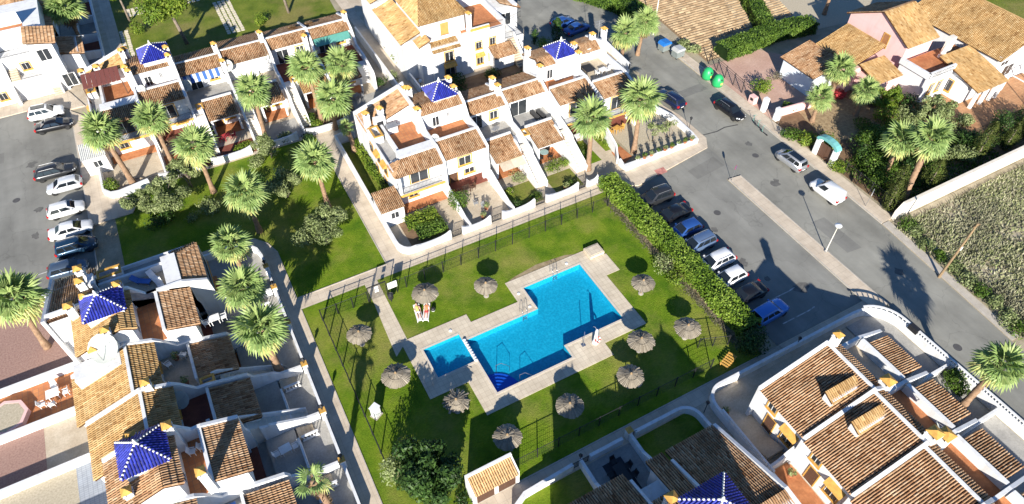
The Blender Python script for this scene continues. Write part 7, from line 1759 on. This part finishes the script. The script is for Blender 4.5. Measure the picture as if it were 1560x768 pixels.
def lamp(label, u, v, h, head='globe'):
    t = thing('street_lamp', label, 'lamp', (u, v, 0.1)); MB().tube([(0, 0, 0), (0, 0, 0.8), (0, 0, h)], [0.09, 0.06, 0.045], 8).obj('post', CREAM if head == 'globe' else IRON, t)
    if head == 'globe': MB().lathe([(0.05, h), (0.32, h + 0.08), (0.40, h + 0.18), (0.34, h + 0.26), (0.03, h + 0.32)], 14).obj('lamp_head', PLASTW, t, True)
    else: MB().lathe([(0.06, h), (0.2, h + 0.05), (0.2, h + 0.35), (0.04, h + 0.5)], 10).obj('lamp_head', PLASTW, t, True)
    MB().box(-0.14, 0.14, -0.14, 0.14, 0, 0.1).obj('foot', GREYM, t)
lamp('street lamp with flat white head on the parking pavement', 40.05, -8.15, 3.9); lamp('street lamp with white head by the top block stairs', 27.5, 37.8, 3.6, 'g'); lamp('lamp post with small white head behind the corner house', 11.9, 38.6, 3.4, 'g')
SIGNB = flat_mat('sign_blue', (0.03, 0.12, 0.45), 0.4); SIGNR = flat_mat('sign_red', (0.55, 0.03, 0.03), 0.4)
def sign(label, u, v, rz, h=2.2, kind='round', r=0.3):
    t = thing('street_sign', label, 'sign', (u, v, 0.1), rz); MB().tube([(0, 0, 0), (0, 0, h)], 0.03, 6).obj('post', STEEL, t)
    if kind == 'round':
        o = MB().lathe([(r, 0), (r, 0.02)], 18).obj('sign_ring', SIGNR, t); o.location = (0, -0.04, h - 0.1); o.rotation_euler = (math.pi / 2, 0, 0); o2 = MB().lathe([(r * 0.76, 0.021), (r * 0.76, 0.03)], 18).obj('sign_face', SIGNB, o)
        MB().box(-r * 0.72, r * 0.72, -0.035, 0.035, 0.031, 0.036).obj('sign_bar', SIGNR, o)
    else: MB().box(-0.45, 0.45, -0.05, -0.02, h - 0.45, h).obj('sign_face', PLASTW, t)
p = W(1114, 276); sign('round no-parking sign at the end of the parking pavement', p.x, p.y, 0.5); p = W(1181, 201); sign('street sign with pale panel by the low pink wall', p.x, p.y, 0.5, 2.4, 'panel'); p = W(1318, 315); sign('thin pole with small plate beside the cypress corner', p.x, p.y, 0.5, 2.4, 'panel')
p = W(1051, 248); 
t = thing('utility_pole', 'weathered wooden utility pole on the scrubland verge', 'pole', (47.95, -16.6, 0)); MB().tube([(0, 0, -0.1), (0.9, 0.2, 7.6)], [0.15, 0.10], 8).obj('post', WOOD, t); MB().box(0.45, 0.65, -0.05, 0.2, 4.0, 4.5).obj('junction_box', PLASTW, t); MB().box(0.4, 1.4, 0.12, 0.22, 7.2, 7.3).obj('cross_arm', WOOD, t)
t = thing('utility_pole', 'slim pale utility pole at the corner of the tilled field', 'pole', (50.6, 38.2, 0)); MB().tube([(0, 0, -0.1), (0, 0, 7.5)], [0.12, 0.08], 8).obj('post', CREAM, t); MB().box(-0.6, 0.6, -0.06, 0.06, 7.0, 7.1).obj('cross_arm', WOOD, t)
def scooter(label, u, v, rz):
    t = thing('electric_scooter', label, 'scooter', (u, v, 0.13), rz); MB().box(-0.32, 0.32, -0.07, 0.07, 0.10, 0.15).obj('deck', TRIM, t); MB().tube([(0.36, 0, 0.12), (0.5, 0, 0.3), (0.42, 0, 1.05)], 0.025, 6).tube([(0.42, -0.24, 1.05), (0.42, 0.24, 1.05)], 0.018, 5).obj('handlebar', AWNG, t)
    for x in (-0.45, 0.48): o = MB().lathe([(0.07, -0.025), (0.11, -0.02), (0.11, 0.02), (0.07, 0.025)], 12).obj('wheel', TYRE, t); o.location = (x, 0, 0.11); o.rotation_euler = (math.pi / 2, 0, 0)
for k, (x, y, nm) in enumerate(((1147, 190, 'by the white gate posts'), (1155, 198, 'leaning next to another scooter'), (1162, 206, 'at the pavement edge below the gate posts'))): p = W(x, y); scooter('parked electric scooter ' + nm, p.x + 0.2, p.y, 1.2 + 0.2 * k)
def lantern(label, u, v, z, h=0.7):
    t = thing('garden_lantern', label, 'lantern', (u, v, z), 0, 'black lanterns on the garden walls'); MB().tube([(0, 0, -0.02), (0, 0, h - 0.35)], 0.035, 6).obj('stem', IRON, t); MB().lathe([(0.09, h - 0.35), (0.17, h - 0.05), (0.2, h - 0.03), (0.03, h + 0.18)], 6).obj('lamp_cage', IRON, t)
for (u, v, z, nm) in ((-14.95, 18.2, 1.3, 'at the outer bend of the path'), (-14.95, 14.9, 1.35, 'on the red tiled terrace house yard pier'), (-14.95, 9.7, 1.35, 'on the huge dish flats yard pier'), (-14.95, 4.2, 1.35, 'on the dark red terrace flats yard pier'), (-14.95, -1.4, 1.35, 'on the large blue pyramid house yard pier'), (-14.95, -6.7, 1.35, 'on the blue towel flats yard pier'), (3.0, -16.2, 1.0, 'beside the grey yard gates'), (15.6, -17.4, 0.0, 'between the rounded wall and the balustrade'), (28.0, -16.05, 1.0, 'on the wall by the dark car park'), (-1.35, 22.0, 1.1, 'on the side path wall by the tiled porch'), (40.4, 16.4, 0.12, 'on the pavement beside the navy estate')):
    lantern('black wall lantern ' + nm, u, v, z, 0.7 if z > 0.5 else 1.9)

# ------------------------------------------------------------------ yard furniture
def chair(label, u, v, z, rz, mat, group=None):
    t = thing('garden_chair', label, 'chair', (u, v, z), rz, group); MB().box(-0.24, 0.24, -0.24, 0.24, 0.40, 0.45).obj('seat', mat, t); MB().add([(-0.24, 0.2, 0.45), (0.24, 0.2, 0.45), (0.24, 0.32, 0.92), (-0.24, 0.32, 0.92), (-0.24, 0.24, 0.45), (0.24, 0.24, 0.45), (0.24, 0.36, 0.92), (-0.24, 0.36, 0.92)], [(0, 1, 2, 3), (7, 6, 5, 4), (0, 4, 5, 1), (2, 6, 7, 3), (0, 3, 7, 4), (1, 5, 6, 2)]).obj('backrest', mat, t)
    for x in (-0.21, 0.21):
        for y in (-0.21, 0.21): MB().box(x - 0.02, x + 0.02, y - 0.02, y + 0.02, 0, 0.40).obj('leg', mat, t)
        MB().box(x - 0.03, x + 0.03, -0.22, 0.26, 0.63, 0.66).obj('arm', mat, t)
def table(label, u, v, z, sx, sy, mat, topm=None, rnd_=False, rz=0.0):
    t = thing('garden_table', label, 'table', (u, v, z), rz)
    if rnd_: MB().lathe([(sx, 0.70), (sx, 0.74), (0.02, 0.741)], 20).obj('top', topm or mat, t, False)
    else: MB().box(-sx, sx, -sy, sy, 0.70, 0.74).obj('top', topm or mat, t)
    for a in (-0.8, 0.8):
        for b in (-0.8, 0.8): MB().box(a * sx * 0.85 - 0.03, a * sx * 0.85 + 0.03, b * sy * 0.85 - 0.03, b * sy * 0.85 + 0.03, 0, 0.70).obj('leg', mat, t)
MB().box(3.9, 7.2, -20.8, -17.6, 0.01, 0.03)
o = MB().box(4.6, 6.5, -21.0, -17.3, 0.012, 0.026).obj('outdoor_rug', flat_mat('dark_rug', (0.035, 0.04, 0.05), 0.9)); tag(o, 'dark outdoor rug under the black dining set', 'rug')
table('black dining table on the dark rug in the grey yard', 5.55, -18.9, 0.027, 0.5, 0.95, IRON)
for k, (du, dv, rz, nm) in enumerate(((-0.85, 0.45, 1.57, 'facing the yard divider'), (-0.85, -0.45, 1.57, 'nearer the house on the divider side'), (0.85, 0.45, -1.57, 'on the grass yard side of the table'), (0.85, -0.45, -1.57, 'nearer the house on the grass yard side'), (0, 1.35, 0.0, 'at the path end of the table'), (0, -1.35, 3.14, 'at the house end of the table'))): chair('black dining chair ' + nm, 5.55 + du, -18.9 + dv, 0.027, rz, IRON, 'black dining chairs in the grey yard')
table('round glass table under the porch of the glass table flats', 20.9, 20.8, 0.08, 0.55, 0.55, IRON, flat_mat('table_glass', (0.30, 0.42, 0.42), 0.1), True)
for k in range(4): a = k * 1.57 + 0.6; chair('black chair around the round glass table', 20.9 + 0.9 * math.cos(a), 20.8 + 0.9 * math.sin(a), 0.08, a - 1.57, IRON, 'chairs round the glass table')
table('white plastic table on the terracotta rear yard', -36.4, 12.6, 0.01, 0.55, 0.5, PLASTW)
for k, (u, v, rz, nm) in enumerate(((-37.4, 12.0, 1.57, 'on the planter side'), (-36.3, 13.6, 0.0, 'on the pink gravel side'), (-35.4, 12.4, -1.57, 'on the house side'), (-36.6, 11.6, 3.14, 'on the concrete yard side'))): chair('white plastic chair of the terracotta yard table ' + nm, u, v, 0.01, rz, PLASTW, 'white chairs of the terracotta yard')
def terrace(hu, hv, x, y): return (hu - y, hv + x)
for k, (x, y, rz, nm, m_) in enumerate(((2.6, 4.4, 0.4, 'white reclining chair in the middle of the lounger terrace', PLASTW), (1.2, 4.0, 0.2, 'white reclining chair beside the front roof of the lounger terrace', PLASTW), (2.9, 5.6, 1.0, 'blue reclining chair on the lounger terrace', CLOTHB))):
    u, v = terrace(-20.4, 15.0, x, y); t = thing('reclining_chair', nm, 'lounger', (u, v, 5.063), rz); MB().box(-0.3, 0.3, -0.9, 0.4, 0.25, 0.31).obj('seat', m_, t); MB().add([(-0.3, 0.4, 0.25), (0.3, 0.4, 0.25), (0.3, 0.95, 0.75), (-0.3, 0.95, 0.75), (-0.3, 0.4, 0.31), (0.3, 0.4, 0.31), (0.3, 0.92, 0.81), (-0.3, 0.92, 0.81)], [(3, 2, 1, 0), (4, 5, 6, 7), (0, 1, 5, 4), (1, 2, 6, 5), (2, 3, 7, 6), (3, 0, 4, 7)]).obj('backrest', m_, t)
    for xx in (-0.26, 0.26):
        for yy in (-0.8, 0.3): MB().box(xx - 0.03, xx + 0.03, yy - 0.03, yy + 0.03, 0, 0.25).obj('leg', m_, t)
for k, (x, y, rz, nm) in enumerate(((4.2, 5.4, 2.0, 'white plastic chair against the wall of the huge dish terrace'), (1.6, 5.4, 1.2, 'white plastic chair beside the brown pot on the huge dish terrace'), (0.9, 4.9, 0.6, 'white plastic chair near the roof edge of the huge dish terrace'), (4.6, 4.0, 2.6, 'white plastic chair by the green box on the huge dish terrace'))): u, v = terrace(-20.4, 4.3, x, y); chair(nm, u, v, 2.893, rz, PLASTW)
for k, (x, y, rz, nm) in enumerate(((3.9, 5.4, 1.3, 'white slatted chair by the stair tower on the terracotta terrace'), (3.9, 4.6, 1.3, 'white slatted chair by the parapet on the terracotta terrace'))): u, v = terrace(-19.7, -6.6, x, y); chair(nm, u, v, 5.063, rz, PLASTW)
POTT = flat_mat('terracotta_pot', (0.36, 0.14, 0.07), 0.8)
def pot(label, u, v, z, mat, leaf=LEAF, s=1.0, seed=0):
    t = thing('plant_pot', label, 'pot', (u, v, z), 0, 'pots with plants'); MB().lathe([(0.16 * s, 0), (0.24 * s, 0.34 * s), (0.27 * s, 0.36 * s), (0.02, 0.37 * s)], 10).obj('pot', mat, t); m_ = MB(); leaves(m_, (0, 0, 0.6 * s), (0.34 * s, 0.34 * s, 0.3 * s), 90, 0.10 * s, random.Random(seed), 0.3); m_.obj('plant', leaf, t)
for k in range(9): pot('potted plant standing on the white wall of the gravel corner yard', 30.2 + k * 1.05, 13.75, 0.78, POTT if k % 3 else PLASTW, LEAF if k % 2 else LEAFO, 1.0, k)
for k, (u, v, z, nm) in enumerate(((-25.1, 9.0, 2.893, 'dark pot in the corner of the huge dish terrace'), (-24.8, 5.9, 2.893, 'brown pot between the chairs of the huge dish terrace'), (17.2, -18.4, 0.01, 'dark pot in the sand yard by the balustrade'), (18.2, -25.6, 0.02, 'spiky pot on the terracotta landing'), (-27.7, 40.0, 0.13, 'brown pot under the round clipped bush'), (9.2, 14.6, 0.02, 'orange pot beside the blue pyramid house gate'), (10.2, 15.8, 0.02, 'dark pot in the blue pyramid house yard'), (20.2, 14.3, 0.02, 'dark pot on the glass table flats lawn'))): pot(nm, u, v, z, POTT, LEAFO, 1.2, 30 + k)
tree('bare thin shrub tree in the gravel corner yard', 34.8, 17.0, 2.6, 1.3, LEAFO, 8, 70, 0.14, 0.06, 'shrub', seed=31, th=0.35, stems=3); tree('second bare shrub tree in the gravel corner yard by the road wall', 37.2, 16.6, 2.4, 1.2, LEAFO, 8, 70, 0.14, 0.06, 'shrub', seed=32, th=0.35, stems=3)
for k, (u, v, rz, nm) in enumerate(((10.0, 16.0, 0.3, 'grey wicker chair in the blue pyramid house yard'), (9.4, 17.0, 1.4, 'grey wicker chair by the veranda of the blue pyramid house'))): chair(nm, u, v, 0.0, rz, GREYM)
t = thing('drying_rack', 'folded white drying rack on the terrace of the cream awning flats', 'rack', (16.0, 24.6, 2.893), 0.4); MB().box(-0.5, 0.5, -0.3, 0.3, 0.85, 0.88).obj('top', GREYM, t); MB().tube([(-0.45, -0.3, 0), (0.45, -0.3, 0.85)], 0.02, 5).tube([(0.45, 0.3, 0), (-0.45, 0.3, 0.85)], 0.02, 5).obj('legs', GREYM, t)
for k, (u, v, nm) in enumerate(((22.9, 25.2, 'dark folding lounger by the tall chimney terrace wall'), (22.1, 25.4, 'second dark folding lounger on the glass table terrace'))): o = thing('folding_lounger', nm, 'lounger', (u, v, 2.893), 0.05); MB().box(-0.28, 0.28, -0.9, 0.9, 0.28, 0.33).obj('bed', IRON, o); MB().box(-0.26, -0.2, -0.8, 0.8, 0, 0.279).box(0.2, 0.26, -0.8, 0.8, 0, 0.279).obj('legs', IRON, o)

# porch and veranda sets
for k, (u, v, z, rz, mt, nm) in enumerate(((-13.6, 43.6, 0.02, 0.2, REDF, 'dark red porch of the striped awning flats'), (9.4, 19.4, 0.27, 0.1, WOODD, 'veranda of the blue pyramid house'), (-20.0, 45.8, 0.27, 0.0, WOODD, 'veranda of the upper blue pyramid house'), (4.2, 44.0, 0.02, 0.3, GREYM, 'grey yard of the green awning house'), (26.4, 21.6, 0.02, 0.0, PLASTW, 'balcony underside of the slate pyramid house'), (31.8, 20.6, 0.02, 0.2, OCHRE, 'shade of the end house balcony'), (-18.9, -3.4, 0.51, 0.1, PLASTW, 'raised yard of the large blue pyramid house'), (-21.0, 11.6, 2.9, 0.0, PLASTW, 'balcony of the red tiled terrace house'), (33.0, 26.6, 5.07, 0.1, PLASTW, 'beige roof terrace of the end house'))):
    table('small table in the ' + nm, u, v, z, 0.5, 0.4, mt, rz=rz)
    for q, (du, dv, a, sd_) in enumerate(((-0.8, 0, 1.57, 'one side'), (0.8, 0, -1.57, 'other side'))): chair('chair on %s of the table, %s' % (sd_, nm), u + du, v + dv, z, a + rz, mt)
for k, (u, v, z, rz, nm) in enumerate(((-22.6, 13.6, 2.9, 0.0, 'by the balcony of the red tiled terrace house'), (13.6, 26.3, 2.9, 0.0, 'on the grey terrace of the cream awning flats'), (-7.0, 51.7, 2.9, 0.0, 'between the pale shutters'), (-23.8, 0.6, 2.9, 1.57, 'on the dark red terrace under the dish'))):
    t = thing('air_conditioner', 'white air conditioning unit ' + nm, 'air conditioner', (u, v, z), rz); MB().box(-0.42, 0.42, -0.15, 0.15, 0.06, 0.62).obj('case', PLASTW, t); o = MB().lathe([(0.22, 0), (0.22, 0.015), (0.02, 0.016)], 14).obj('fan_grille', GREYM, t); o.location = (-0.1, -0.152, 0.34); o.rotation_euler = (math.pi / 2, 0, 0)
    for x in (-0.3, 0.3): MB().box(x - 0.04, x + 0.04, -0.15, 0.15, 0, 0.058).obj('foot', GREYM, t)
